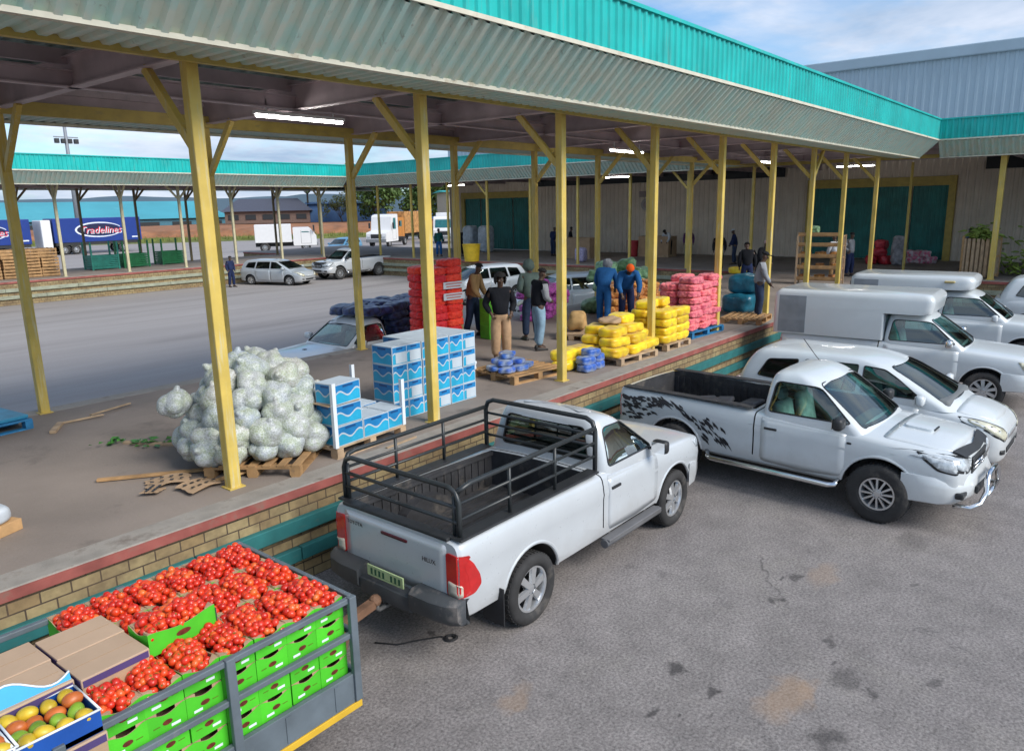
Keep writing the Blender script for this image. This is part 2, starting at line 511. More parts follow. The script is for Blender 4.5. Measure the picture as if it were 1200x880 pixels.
def ibeam(parent, p, q, h=.34, w=.14, name='rafter', m=None):
    bm = bmesh.new()
    p = Vector(p); q = Vector(q)
    beam(bm, p, q, .02, h - .03)
    for s in (-1, 1): beam(bm, p + Vector((0, 0, s * (h / 2 - .01))), q + Vector((0, 0, s * (h / 2 - .01))), w, .018)
    return link(name, bm, m or PURP, parent)

near = empty('market_canopy', (9, 10, 0)); tag(near, 'nearest long market canopy with turquoise fascia on yellow columns', 'canopy')
far = empty('market_canopy', (5, 43, 0)); tag(far, 'far market canopy across the courtyard on thin pale columns', 'canopy')
cross = empty('market_canopy', (36, 20, 0)); tag(cross, 'cross canopy fixed along the front of the tan warehouse wall', 'canopy')
grp0 = {near: near.location.copy(), far: far.location.copy(), cross: cross.location.copy()}
for e in grp0: e.location = (0, 0, 0)
X0 = -12.0; XF = 31.2
fascia_run(near, (X0, 5.78, 0), (XF, 5.78, 0), (0, -1, 0))
fascia_run(near, (X0, 14.2, 0), (XF, 14.2, 0), (0, 1, 0))
fascia_run(cross, (XF, -26, 0), (XF, 5.78, 0), (-1, 0, 0))
fascia_run(cross, (XF, 14.2, 0), (XF, 38.4, 0), (-1, 0, 0))
fascia_run(far, (-45, 38.4, 0), (XF, 38.4, 0), (0, -1, 0))
fascia_run(far, (-45, 48.2, 0), (41, 48.2, 0), (0, 1, 0))
roofpart(near, X0, XF, 5.85, 14.15, 'x')
roofpart(cross, XF + .02, 41.4, -26, 48.1, 'y', 6.03)
roofpart(far, -45, XF, 38.5, 48.1, 'x', 6.01)
nearX = [-2.14, .98] + [4.1 + 3.12 * k for k in range(8)] + [29.8]
for i, x in enumerate(nearX):
    column(near, x, 7.35, [(0, 1)] + ([(1, 0)] if i == 8 else []))
    if 4 <= x < 29: column(near, x, 12.65, [(0, -1)])
    ibeam(near, (x, 6.5, 5.70), (x, 13.5, 5.70), .36)
column(near, 4.1 - 3.12, 12.65, [(0, -1)])
column(near, 35.2, 7.35, [], w=.10)
for y in (7.35, 12.65):
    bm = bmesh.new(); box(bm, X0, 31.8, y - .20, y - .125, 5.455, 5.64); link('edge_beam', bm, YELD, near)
    ibeam(near, (X0, y, 5.77), (31.8, y, 5.77), .22, .12, 'tie_beam')
ibeam(near, (X0, 10, 5.62), (31.8, 10, 5.62), .20, .12, 'tie_beam')
crossY = [-12.2, -9.1, -5.6, -2.0, 3.85] + [12.9 + 3.03 * k for k in range(11)]
for i, y in enumerate(crossY):
    w = .19 if y < 5 else .115
    column(cross, 32.4, y, [(1, 0)] if y < 5 else ([(0, 1)] if i in (6, 10) else []), w=w)
    ibeam(cross, (31.9, y, 5.72), (41.4, y, 5.72), .3)
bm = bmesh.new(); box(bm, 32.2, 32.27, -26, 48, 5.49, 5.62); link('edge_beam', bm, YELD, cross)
PALEY = mat('pale_column_paint', (.52, .47, .30), .6, stain=.58, stainc=(.3, .27, .18), stains=(6, 6, .8))
FADE = mat('faded_brown_column', (.22, .17, .09), .6)
for k in range(-2, 10):
    x = 2.6 + 3.12 * k
    column(far, x, 40.75, [(0, 1), (0, -1)] if k % 3 else [(1, 0), (-1, 0)], w=.13, m=PALEY, braces_len=.6, low=.6)
    column(far, x, 45.9, [(0, -1), (1, 0)], w=.12, m=FADE, braces_len=.6, low=.6)
    ibeam(far, (x, 39, 5.7), (x, 47.6, 5.7), .3)
for y in (40.75, 45.9):
    bm = bmesh.new(); box(bm, -45, 31.2, y - .19, y - .125, 5.49, 5.62); link('edge_beam', bm, PURP, far)

# ---- tube lights hanging under the roofs
def light(x, y, z, ax, label):
    t = empty('tube_light', (x, y, z)); tag(t, label, 'ceiling light', 'fluorescent tube lights under the canopies')
    L = .8
    bm = bmesh.new(); box(bm, -L, L, -.05, .05, .0, .05, 0, .008)
    for s in (-.6, .6): box(bm, s - .01, s + .01, -.01, .01, .05, .22)
    link('housing', bm, WHITEM, t)
    bm = bmesh.new(); tube(bm, [(-L + .03, 0, -.022), (L - .03, 0, -.022)], .02, 8); link('glowing_tube', bm, TUBE, t)
    if ax == 'y': t.rotation_euler = (0, 0, PI / 2)
light(7.3, 10.0, 5.42, 'x', 'lit tube light under the near canopy above the cabbage heap')
light(16.9, 10.0, 5.34, 'x', 'lit tube light under the near canopy above the yellow bags')
light(26.1, 10.0, 5.37, 'x', 'small lit tube light under the near canopy, nearest the warehouse')
light(36, 9.8, 5.5, 'y', 'lit tube light in front of the wide warehouse door at the right')
light(36, 21.9, 5.5, 'y', 'lit tube light in front of the pale round emblem on the warehouse wall')
light(36, 33.8, 5.45, 'y', 'lit tube light by the far warehouse door at the left')

# ---- warehouse
wh = empty('warehouse', (60, 10, 0)); tag(wh, 'large warehouse with tan corrugated front wall and blue grey upper sheeting', 'warehouse')
wh.location = (0, 0, 0)
D1 = (7.0, 13.25); D2 = (32.1, 38.0)
def wallrun(y0, y1, z0, z1, m, nm='wall', pitch=.30):
    bm = bmesh.new(); corr(bm, (41.5, y0, z0), (0, 1, 0), y1 - y0, (0, 0, z1 - z0), (-1, 0, 0), pitch, .04); link(nm, bm, m, wh)
for a, b in ((-26, D1[0] - .3), (D1[1] + .3, D2[0] - .3), (D2[1] + .3, 39.6)): wallrun(a, b, DZ, 6.3, TANW)
for a, b in (D1, D2): wallrun(a - .3, b + .3, 5.08, 6.3, TANW)
wallrun(-26, 39.6, 6.35, 10.3, BLUW, 'upper_wall', .36)
bm = bmesh.new(); box(bm, 41.3, 80, -26.5, 39.9, 10.3, 10.8, 0, .05); link('roof_edge', bm, BLUW, wh)
bm = bmesh.new(); box(bm, 41.6, 80, -26, 39.5, DZ, 10.28); link('inner_walls', bm, TANW, wh)
for a, b in (D1, D2):
    bm = bmesh.new()
    n = 4; w = (b - a) / n
    for k in range(n):
        corr(bm, (41.52 - (.06 if k % 2 else 0), a + w * k + .02, DZ + .03), (0, 1, 0), w - .04, (0, 0, 3.5), (-1, 0, 0), .2, .02)
    link('sliding_door', bm, DOORG, wh)
    bm = bmesh.new()
    box(bm, 41.34, 41.5, a - .3, a, DZ, 5.08); box(bm, 41.34, 41.5, b, b + .3, DZ, 5.08); box(bm, 41.345, 41.495, a, b, 4.64, 5.06)
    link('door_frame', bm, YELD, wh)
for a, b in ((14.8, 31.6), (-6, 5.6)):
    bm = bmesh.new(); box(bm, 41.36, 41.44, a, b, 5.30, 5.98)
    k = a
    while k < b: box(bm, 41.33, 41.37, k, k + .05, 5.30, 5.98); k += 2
    link('shade_band', bm, DARK, wh)  # dark panels standing in for the shaded gap above the wall
sg = empty('wall_emblem', (41.42, 23.1, 4.2)); tag(sg, 'pale round emblem under a faded name board on the warehouse wall', 'sign')
SIGN = mat('faded_sign', (.36, .33, .32), .6); SIGN2 = mat('faded_sign_dark', (.27, .22, .22), .6)
bm = bmesh.new(); box(bm, -.03, 0, -.5, .5, .25, .6); link('name_board', bm, SIGN2, sg)
bm = bmesh.new(); lathe(bm, [(.0, -.05), (.34, -.05), (.36, -.03), (.36, 0)], 28, 'x', (0, 0, -.2)); link('round_badge', bm, SIGN, sg, smooth=30)
bm = bmesh.new(); lathe(bm, [(.0, -.06), (.2, -.06), (.21, -.045)], 28, 'x', (0, 0, -.2)); link('badge_centre', bm, SIGN2, sg, smooth=30)

# ---- sky
w = bpy.data.worlds.new('World'); scene.world = w; w.use_nodes = True
SUN_EL, SUN_AZ = 38, 274     # azimuth measured from +x towards +y, where the sun stands
def world():
    nt = w.node_tree; nt.nodes.clear(); t = NT(nt)
    out = t.n('ShaderNodeOutputWorld')
    sky = t.n('ShaderNodeTexSky', sky_type='NISHITA', sun_disc=False)
    sky.sun_elevation = R(SUN_EL); sky.sun_rotation = R(90 - SUN_AZ)
    sky.air_density = 1.0; sky.dust_density = 1.2; sky.ozone_density = 2.0
    tc = t.n('ShaderNodeTexCoord'); v = tc.outputs['Generated']
    s = t.n('ShaderNodeSeparateXYZ', {0: v})
    # cloud deck: project the view direction on a flat layer
    zz = t.math('MAXIMUM', s.outputs[2], 0.0); zz = t.math('ADD', zz, .16)
    px = t.math('DIVIDE', s.outputs[0], zz); py = t.math('DIVIDE', s.outputs[1], zz)
    pv = t.n('ShaderNodeCombineXYZ', {0: px, 1: py, 2: 0.0}).outputs[0]
    n1 = t.noise(pv, .62, 8, .58, .5)
    n2 = t.noise(pv, 1.9, 6, .6, .3)
    d = t.math('MULTIPLY_ADD', n2, .35, t.math('MULTIPLY', n1, .8))
    cov = t.ramp(d, [(.47, 0.), (.63, .95)])
    shade = t.ramp(t.noise(pv, .9, 6, .6, .2), [(.3, (1.9, 2.7, 3.9)), (.7, (5.6, 5.8, 6.4))])
    c = t.mix(cov, t.mix(1.0, sky.outputs[0], (.70, .93, 1.10), 'MULTIPLY'), shade)
    bg = t.n('ShaderNodeBackground', {0: c, 1: .074})
    t.t.links.new(bg.outputs[0], out.inputs[0])
world()
sl = bpy.data.lights.new('sun', 'SUN'); sl.energy = 1.5; sl.angle = R(30); sl.color = (1, .95, .88)
so = bpy.data.objects.new('sun', sl); COL.objects.link(so)
so.rotation_euler = Vector((math.cos(R(SUN_AZ)) * math.cos(R(SUN_EL)), math.sin(R(SUN_AZ)) * math.cos(R(SUN_EL)), math.sin(R(SUN_EL)))).to_track_quat('Z', 'Y').to_euler()

# ---- camera
h_, p_, r_ = R(39.2960382), R(12.64885516), R(-1.14691039)
fw = Vector((math.cos(h_) * math.cos(p_), math.sin(h_) * math.cos(p_), -math.sin(p_)))
sd = Vector((math.sin(h_), -math.cos(h_), 0)); up = sd.cross(fw)
s2 = sd * math.cos(r_) + up * math.sin(r_); u2 = -sd * math.sin(r_) + up * math.cos(r_)
cam = bpy.data.cameras.new('camera'); co = bpy.data.objects.new('camera', cam); COL.objects.link(co)
co.matrix_world = Matrix(((s2.x, u2.x, -fw.x, 0), (s2.y, u2.y, -fw.y, 0), (s2.z, u2.z, -fw.z, 4.05), (0, 0, 0, 1)))
cam.sensor_width = 36; cam.lens = 881.35 / 1200 * 36; cam.clip_start = .1; cam.clip_end = 3000
scene.camera = co
scene.view_settings.view_transform = 'Standard'; scene.view_settings.look = 'None'; scene.view_settings.gamma = 1
scene.view_settings.exposure = 1.32
try: scene.view_settings.use_curve_mapping = False
except Exception: pass
scene.render.engine = 'CYCLES'
scene.cycles.max_bounces = 8; scene.cycles.transparent_max_bounces = 12
scene.cycles.use_denoising = True
scene.cycles.caustics_reflective = False; scene.cycles.caustics_refractive = False
# ================================================================== VEHICLES
def pchip(xs, ys, x):
    n = len(xs)
    h = [xs[i + 1] - xs[i] for i in range(n - 1)]; d = [(ys[i + 1] - ys[i]) / h[i] for i in range(n - 1)]
    m = [0] * n; m[0] = d[0]; m[-1] = d[-1]
    for i in range(1, n - 1):
        if d[i - 1] * d[i] <= 0: m[i] = 0
        else:
            w1 = 2 * h[i] + h[i - 1]; w2 = h[i] + 2 * h[i - 1]; m[i] = (w1 + w2) / (w1 / d[i - 1] + w2 / d[i])
    i = 0
    while i < n - 2 and x > xs[i + 1]: i += 1
    t = (x - xs[i]) / h[i]
    return (2 * t**3 - 3 * t**2 + 1) * ys[i] + (t**3 - 2 * t**2 + t) * h[i] * m[i] + (-2 * t**3 + 3 * t**2) * ys[i + 1] + (t**3 - t**2) * h[i] * m[i + 1]

def resample(rows, n):
    """rows: tuples whose first value is increasing; adds n in-between rows, shape kept"""
    rows = sorted(rows); xs = [r[0] for r in rows]; out = []
    for i in range(len(rows) - 1):
        for k in range(n):
            x = xs[i] + (xs[i + 1] - xs[i]) * k / n
            out.append((x,) + tuple(pchip(xs, [r[j] for r in rows], x) for j in range(1, len(rows[0]))))
    out.append(rows[-1]); return out

def body_rings(stations, crease=.22):
    rings = []
    for x, W, zb, zs, zt in stations:
        h = zs - zb
        half = [(0, zb), (W * .55, zb), (W - .07, zb), (W - .025, zb + .04), (W - .008, zb + .12), (W * .990, zb + h * .40), (W * .992, zs - crease - .05), (W, zs - crease),
                (W * .985, zs - .12), (W * .968, zs - .055), (W * .945, zs - .022), (W * .91, zs - .004), (W * .86, zs + (zt - zs) * .12),
                (W * .6, zs + (zt - zs) * .6), (W * .3, zs + (zt - zs) * .9), (0, zt)]
        ring = [Vector((x, y, z)) for y, z in half] + [Vector((x, -y, z)) for y, z in half[-2:0:-1]]
        rings.append(ring)
    return rings

def cabin_rings(levels, bow=.10, n=8, rc=.16):
    rings = []
    for z, xf, xr, W in levels:
        r = min(rc, W * .4)
        pts = roundpoly([(xf, W), (xr, W), (xr, -W), (xf, -W)], r, 5)
        # split the long edges so the bow can show
        full = []
        for i in range(len(pts)):
            a = Vector(pts[i]); b = Vector(pts[(i + 1) % len(pts)])
            k = n if i % 6 == 5 else 1
            for j in range(k): full.append(a.lerp(b, j / k))
        xm = (xf + xr) / 2
        ring = []
        for p in full:
            x = p.x
            if x > xm: x -= bow * (p.y / W) ** 2 * (x - xm) / (xf - xm)
            else: x += bow * .35 * (p.y / W) ** 2 * (xm - x) / (xm - xr)
            ring.append(Vector((x, p.y, z)))
        rings.append(ring)
    return rings

PL = {'left': (lambda a, b: Vector((a, 4, b)), Vector((0, -1, 0))), 'right': (lambda a, b: Vector((a, -4, b)), Vector((0, 1, 0))),
      'front': (lambda a, b: Vector((6, a, b)), Vector((-1, 0, 0))), 'rear': (lambda a, b: Vector((-6, a, b)), Vector((1, 0, 0))),
      'top': (lambda a, b: Vector((a, b, 5)), Vector((0, 0, -1)))}
def patch(bm, poly, plane, bvh, off=.004, cell=.09, skirt=.012, mi=0):
    """2D outline laid on a surface: gridded, dropped on it, lifted by off and given an edge"""
    fn, d = PL[plane]
    t = bmesh.new()
    t.faces.new([t.verts.new((p[0], p[1], 0)) for p in poly])
    for ax in (0, 1):
        lo = min(p[ax] for p in poly); hi = max(p[ax] for p in poly)
        n = int((hi - lo) / cell)
        for k in range(1, n + 1):
            c = [0, 0, 0]; c[ax] = lo + (hi - lo) * k / (n + 1); nn = [0, 0, 0]; nn[ax] = 1
            bmesh.ops.bisect_plane(t, geom=t.verts[:] + t.edges[:] + t.faces[:], plane_co=c, plane_no=nn, dist=1e-5)
    top = {}; low = {}
    for v in t.verts:
        hit, nr, ix, ds = bvh.ray_cast(fn(v.co.x, v.co.y), d)
        if hit is None:
            hit, nr, ix, ds = bvh.find_nearest(fn(v.co.x, v.co.y) + d * 3)
        if nr.dot(d) > 0: nr = -nr
        nr = (nr - d * .35).normalized()
        top[v] = bm.verts.new(hit + nr * off); low[v] = hit + nr * (off - skirt)
    lv = {}
    for f in t.faces:
        g = bm.faces.new([top[v] for v in f.verts]); g.material_index = mi; g.smooth = True
    if skirt:
        for e in t.edges:
            if len(e.link_faces) == 1:
                a, b = e.verts
                for v in (a, b):
                    if v not in lv: lv[v] = bm.verts.new(low[v])
                g = bm.faces.new((top[a], top[b], lv[b], lv[a])); g.material_index = mi
    t.free()

def paintmat(name, c, metal=0.0, dirt=.35):
    m, t, out = newmat(name)
    tc = t.n('ShaderNodeTexCoord'); v = tc.outputs['Object']
    n = t.noise(v, 2.2, 6, .65); n2 = t.noise(v, 30, 4, .6)
    col = t.ramp(n, [(.35, tuple(x * .95 for x in c)), (.65, c)])
    s = t.n('ShaderNodeSeparateXYZ', {0: v})
    lowd = t.ramp(t.math('MULTIPLY_ADD', n, .5, t.math('MULTIPLY', s.outputs[2], .9)), [(.62, dirt), (.95, 0.03)])   # road dust on the sills
    col = t.mix(lowd, col, (.33, .29, .25))
    ro = t.ramp(n2, [(.3, .27), (.7, .33)])
    p = t.n('ShaderNodeBsdfPrincipled', {'Base Color': col, 'Roughness': ro, 'Metallic': metal, 'Coat Weight': .6, 'Coat Roughness': .05})
    t.t.links.new(p.outputs[0], out.inputs[0]); return m
WHITEP = paintmat('white_car_paint', (.63, .67, .69))
SILVP = paintmat('silver_white_paint', (.55, .58, .605), .1)
SILV2 = paintmat('silver_paint', (.50, .54, .57), .25)
BLUEP = paintmat('blue_car_paint', (.10, .30, .48))
CANOP = paintmat('canopy_gelcoat', (.60, .635, .65), 0, .2)
BLK = mat('black_plastic', (.022, .023, .025), .5, var=.25, vs=8)
LINER = mat('bed_liner', (.030, .030, .033), .7, var=.4, vs=5, stain=.55, stainc=(.12, .105, .09), bump=.2)
TYRE = mat('tyre_rubber', (.03, .029, .029), .82, var=.3, vs=6, stain=.58, stainc=(.12, .105, .09))
ALLOY = mat('alloy_rim', (.62, .63, .64), .28, metal=.75, var=.1, stain=.64, stainc=(.25, .22, .2))
DKALLOY = mat('dark_rim', (.05, .05, .055), .4, metal=.3)
CHROME = mat('chrome', (.75, .76, .77), .12, metal=1, var=.05)
GLASS = glassmat('tinted_glass', (.50, .74, .70), .10)
GLASSD = glassmat('dark_glass', (.16, .24, .23), .08)
HEADL = mat('headlight_lens', (.50, .54, .57), .08, var=.4, vs=14, coat=1)
YHEAD = mat('aged_headlight', (.60, .58, .44), .15, var=.2, vs=10, coat=.6)
REDL = mat('red_lens', (.52, .012, .012), .12, var=.2, vs=6, coat=1)
AMBL = mat('pale_lens', (.62, .55, .45), .15, coat=1)
SEATM = mat('seat_cloth', (.26, .30, .29), .9, var=.3, vs=6)
SEATL = mat('seat_cover_pale', (.55, .58, .55), .9, var=.3, vs=6)
DASHM = mat('dashboard', (.13, .14, .145), .7)
PLATE = mat('number_plate', (.42, .52, .27), .5, var=.25, vs=7)
PLATEG = mat('plate_marks', (.02, .10, .05), .5)
STEEL = mat('worn_steel', (.25, .25, .25), .45, metal=.6, var=.3, stain=.55, stainc=(.2, .09, .05))

WHEELS = {}
def wheel(parent, x, y, r, side, style='six', w=.24, rimr=.235):
    """wheel part: tyre mesh with rim and hub sub-parts, copied per wheel"""
    key = (r, style, w, rimr)
    if key not in WHEELS:
        bm = bmesh.new()
        hw = w / 2
        lathe(bm, [(rimr, -hw * .72), (rimr + .02, -hw * .92), (r - .07, -hw), (r - .025, -hw * .9), (r - .004, -hw * .72), (r, -hw * .35), (r, hw * .35), (r - .004, hw * .72), (r - .025, hw * .9), (r - .07, hw), (rimr + .02, hw * .92), (rimr, hw * .72)], 40, 'y', closed=True)
        # tread blocks
        for k in range(44):
            a = 2 * PI * k / 44
            M = Matrix.Rotation(-a, 4, 'Y') @ Matrix.Translation((r - .002, 0, 0))
            for s in (-1, 1): box(bm, -.004, .006, s * hw * .08, s * hw * .66, -.014, .014, 0, 0, M)
        me = bpy.data.meshes.new('tyre'); bmesh.ops.recalc_face_normals(bm, faces=bm.faces); bm.to_mesh(me); bm.free(); me.materials.append(TYRE)
        for p in me.polygons: p.use_smooth = True
        me.set_sharp_from_angle(angle=R(40))
        bm = bmesh.new()
        f = hw * .70
        lathe(bm, [(rimr + .004, -f), (rimr + .012, f * .9), (rimr + .006, f * 1.02), (rimr - .02, f), (rimr - .035, f * .45), (rimr - .04, -f)], 36, 'y', closed=True, mi=0)
        lathe(bm, [(.0, -f * .2), (rimr - .03, -f * .2)], 30, 'y', mi=1)
        ns = {'six': 6, 'multi': 12, 'five': 5, 'plain': 9}[style]
        for k in range(ns):
            a = 2 * PI * k / ns
            M = Matrix.Rotation(-a, 4, 'Y')
            ww = {'six': .046, 'multi': .017, 'five': .05, 'plain': .04}[style]
            poly = [(.05, -ww * .75), (rimr - .03, -ww), (rimr - .01, -ww * 1.15), (rimr - .01, ww * 1.15), (rimr - .03, ww), (.05, ww * .75)]
            fs = prism(bm, poly, lambda u, v2: M @ Vector((u, f * .50 + (.22 - u) * .10, v2)), lambda u, v2: M @ Vector((u, f * .84 + (.22 - u) * .10, v2 * .8)), 2 if style == 'multi' else 0)
        lathe(bm, [(.0, f * .96), (.035, f * .96), (.065, f * .85), (.07, f * .3)], 20, 'y', mi=0)
        for k in range(6):
            a = 2 * PI * (k + .5) / 6
            lathe(bm, [(0, f * .93), (.009, f * .93), (.009, f * .6)], 6, 'y', (.05 * math.cos(a), 0, .05 * math.sin(a)), 1)
        me2 = bpy.data.meshes.new('rim'); bmesh.ops.recalc_face_normals(bm, faces=bm.faces); bm.to_mesh(me2); bm.free()
        for m in (ALLOY, DKALLOY, ALLOY): me2.materials.append(m)
        for p in me2.polygons: p.use_smooth = True
        me2.set_sharp_from_angle(angle=R(35))
        WHEELS[key] = (me, me2)
    me, me2 = WHEELS[key]
    o = bpy.data.objects.new('wheel', me); COL.objects.link(o); o.parent = parent; o.location = (x, y, r)
    if side < 0: o.rotation_euler = (0, 0, PI)
    o.rotation_euler.y = rng.uniform(0, 6)
    q = bpy.data.objects.new('rim', me2); COL.objects.link(q); q.parent = o
    return o

def mirror_y(poly): return [(-a, b) for a, b in poly]

def vehicle(name, label, cat, loc, rz, c, group=None):
    root = empty(name, loc, rz); tag(root, label, cat, group)
    paint = c['paint']
    st = resample(c['stations'], 4); lv = resample(c['levels'], 3)
    # --- solid shapes, used for cutting and for laying details on
    bm = bmesh.new(); loft(bm, body_rings(st, c.get('crease', .22))); bmesh.ops.recalc_face_normals(bm, faces=bm.faces)
    bv = BVHTree.FromBMesh(bm); low = tmpobj(bm, [paint, BLK, LINER])
    bm = bmesh.new(); loft(bm, cabin_rings(lv, c.get('bow', .10))); bmesh.ops.recalc_face_normals(bm, faces=bm.faces)
    bc = BVHTree.FromBMesh(bm); cab = tmpobj(bm, [paint, BLK, LINER])
    # --- cuts in the lower body
    r = c['wheel_r']; tools = []
    for ax in (c['xf'], c['xr']):
        for s in (-1, 1):
            bm = bmesh.new(); lathe(bm, [(c['arch_r'], s * .52), (c['arch_r'], s * 1.3)], 36, 'y', (ax, 0, r + .02)); tools.append(tmpobj(bm, BLK))
    if 'bed' in c:
        x0, x1, hw, z0 = c['bed']
        bm = bmesh.new(); box(bm, x0, x1, -hw, hw, z0, 2.2); tools.append(tmpobj(bm, LINER))
        bm = bmesh.new(); box(bm, x1 + .055, x1 + .075, -1.2, 1.2, .56, 2.2); tools.append(tmpobj(bm, BLK))
    x0, x1, hw = c['cavity']
    bm = bmesh.new(); box(bm, x0, x1, -hw, hw, .62, 1.9); tools.append(tmpobj(bm, BLK))
    booldiff(low, tools)
    # --- cuts in the cabin
    tools = []
    zlo = lv[0][0]; ztop = lv[-1][0]
    inner = [(z - .055 * ((z - zlo) / (ztop - zlo)) ** 2, xf - .085, xr + .07, W - .06) for i, (z, xf, xr, W) in enumerate(lv) if i < len(lv) - 1 and W > .45 and xf - xr > .35]
    inner[0] = (zlo - .05,) + inner[0][1:]
    bm = bmesh.new(); loft(bm, cabin_rings(inner, c.get('bow', .10))); tools.append(tmpobj(bm, BLK))
    xm = c.get('xm', (lv[0][1] + lv[0][2]) / 2)
    wins = []
    for kind, poly, rad in c['windows']:
        pp = roundpoly(poly, rad, 4); wins.append((kind, pp))
        bm = bmesh.new()
        if kind == 'side': prism(bm, pp, lambda a, b: Vector((a, -2, b)), lambda a, b: Vector((a, 2, b)))
        if kind == 'front': prism(bm, pp, lambda a, b: Vector((xm, a, b)), lambda a, b: Vector((4, a, b)))
        if kind == 'rear': prism(bm, pp, lambda a, b: Vector((xm - .05, a, b)), lambda a, b: Vector((-5, a, b)))
        tools.append(tmpobj(bm, BLK))
    booldiff(cab, tools)
    # --- one body mesh
    bm = bmesh.new(); bm.from_mesh(low.data); bm.from_mesh(cab.data)
    for ax in (c['xf'], c['xr']):                     # lips round the arches
        for s in (-1, 1):
            pts = []
            for k in range(25):
                a = R(-8 + 196 * k / 24)
                x = ax + (c['arch_r'] + .004) * math.cos(a); z = r + .02 + (c['arch_r'] + .004) * math.sin(a)
                hit = bv.ray_cast(Vector((x, s * 4, z)), Vector((0, -s, 0)))[0]
                if hit: pts.append(Vector((x, hit.y - s * .012, z)))
            if len(pts) > 3: tube(bm, pts, c.get('lip', .022), 8)
    for o in (low, cab): bpy.data.objects.remove(o, do_unlink=True)
    body = link('body', bm, [paint, BLK, LINER], root, smooth=32)
    # --- glass
    nm = {'side': 'side_window', 'front': 'windscreen', 'rear': 'rear_window'}
    g = c.get('glass', GLASS)
    for kind, pp in wins:
        for s in ((1, -1) if kind == 'side' else (1,)):
            pl = {'front': 'front', 'rear': 'rear'}.get(kind) or ('left' if s > 0 else 'right')
            bm = bmesh.new(); patch(bm, pp, pl, bc, -.012, .12, 0); link(nm[kind], bm, c.get('rear_glass', g) if kind == 'rear' else g, root)
            if c.get('seals', True):                   # black rubber round the pane
                pts = []
                fn, d = PL[pl]
                for a, b in pp:
                    h = bc.ray_cast(fn(a, b), d)[0]
                    if h: pts.append(h - d * .001)
                if len(pts) > 3:
                    pts.append(pts[0]); bm = bmesh.new(); tube(bm, pts, .009, 6, caps=False); link('window_seal', bm, BLK, root)
    # --- doors and other panels: laid on the body so that the shut lines show
    for nmn, plane, poly, rad in c.get('panels', []):
        sides = (1, -1) if plane == 'side' else (1,)
        for s in sides:
            bm = bmesh.new(); pl = plane if plane != 'side' else ('left' if s > 0 else 'right')
            patch(bm, roundpoly(poly, rad, 4), pl, bv, .0045, .1, .012)
            o = link(nmn, bm, paint, root)
            if nmn == 'door':
                xs = [p[0] for p in poly]; hx = min(xs) + .14; hz = max(p[1] for p in poly) - .15
                h = bv.ray_cast(Vector((hx, s * 4, hz)), Vector((0, -s, 0)))[0]
                if h:
                    bm = bmesh.new(); box(bm, hx - .09, hx + .09, h.y + s * .012 - .012, h.y + s * .012 + .012, hz - .016, hz + .016, 0, .008); link('door_handle', bm, c.get('handle', BLK), o)
    for nmn, plane, poly, m, off in c.get('details', []):
        sides = (1, -1) if plane in ('side', 'frontpair', 'rearpair') else (1,)
        for s in sides:
            pl = {'side': 'left' if s > 0 else 'right', 'frontpair': 'front', 'rearpair': 'rear'}.get(plane, plane)
            pp = poly if s > 0 or plane == 'side' else mirror_y(poly)[::-1]
            bm = bmesh.new(); patch(bm, roundpoly(pp, .03, 3), pl, bv, off, .07, off + .012); link(nmn, bm, m, root)
    # --- mirrors
    mx, mz, my = c['mirror']
    for s in (-1, 1):
        bm = bmesh.new(); box(bm, mx - .06, mx + .06, s * my - .10, s * my + .10, mz - .07, mz + .09, 0, .04); mo = link('wing_mirror', bm, c.get('mirror_mat', paint), root, smooth=50)
        bm = bmesh.new(); tube(bm, [(mx, s * (my - .08), mz - .02), (mx + .02, s * (my - .24), mz - .05)], .02, 6); link('mirror_arm', bm, BLK, mo)
        bm = bmesh.new(); box(bm, mx - .066, mx - .058, s * my - .085, s * my + .085, mz - .055, mz + .075, 0, 0); link('mirror_glass', bm, CHROME, mo)
    # --- wheels
    for ax in (c['xf'], c['xr']):
        for s in (-1, 1): wheel(root, ax, s * c['track'], r, s, c.get('rim', 'six'), c.get('tyre_w', .25), c.get('rimr', .235))
    # --- inside
    sx = c.get('seat_x', .1)
    for row in range(c.get('rows', 1)):
        for s in (-1, 1):
            bm = bmesh.new(); xx = sx - row * .85
            box(bm, xx - .1, xx + .42, s * .37 - .25, s * .37 + .25, .66, .80, 0, .05)
            box(bm, -.07, .07, -.24, .24, 0, .56, 0, .06, Matrix.Translation((xx - .16, s * .37, .74)) @ Matrix.Rotation(R(-12), 4, 'Y'))
            box(bm, -.05, .05, -.12, .12, .57, .74, 0, .045, Matrix.Translation((xx - .16, s * .37, .74)) @ Matrix.Rotation(R(-10), 4, 'Y'))
            link('seat', bm, c.get('seat', SEATM), root, smooth=50)
    bm = bmesh.new(); box(bm, c['dash'] - .18, c['dash'] + .2, -c['cavity'][2] + .01, c['cavity'][2] - .01, .8, 1.10, 0, .06); link('dashboard', bm, DASHM, root, smooth=50)
    bm = bmesh.new(); bmesh.ops.create_circle(bm, segments=20, radius=.18); cc = [v.co.copy() for v in bm.verts]; bm.clear()
    tube(bm, cc + cc[:2], .016, 6); tube(bm, [(-.17, 0, 0), (.17, 0, 0)], .02, 6); tube(bm, [(0, 0, 0), (0, 0, -.2)], .03, 6)
    sw = link('steering_wheel', bm, BLK, root); sw.location = (c['dash'] - .3, -.37, 1.08); sw.rotation_euler = (0, R(-62), 0)
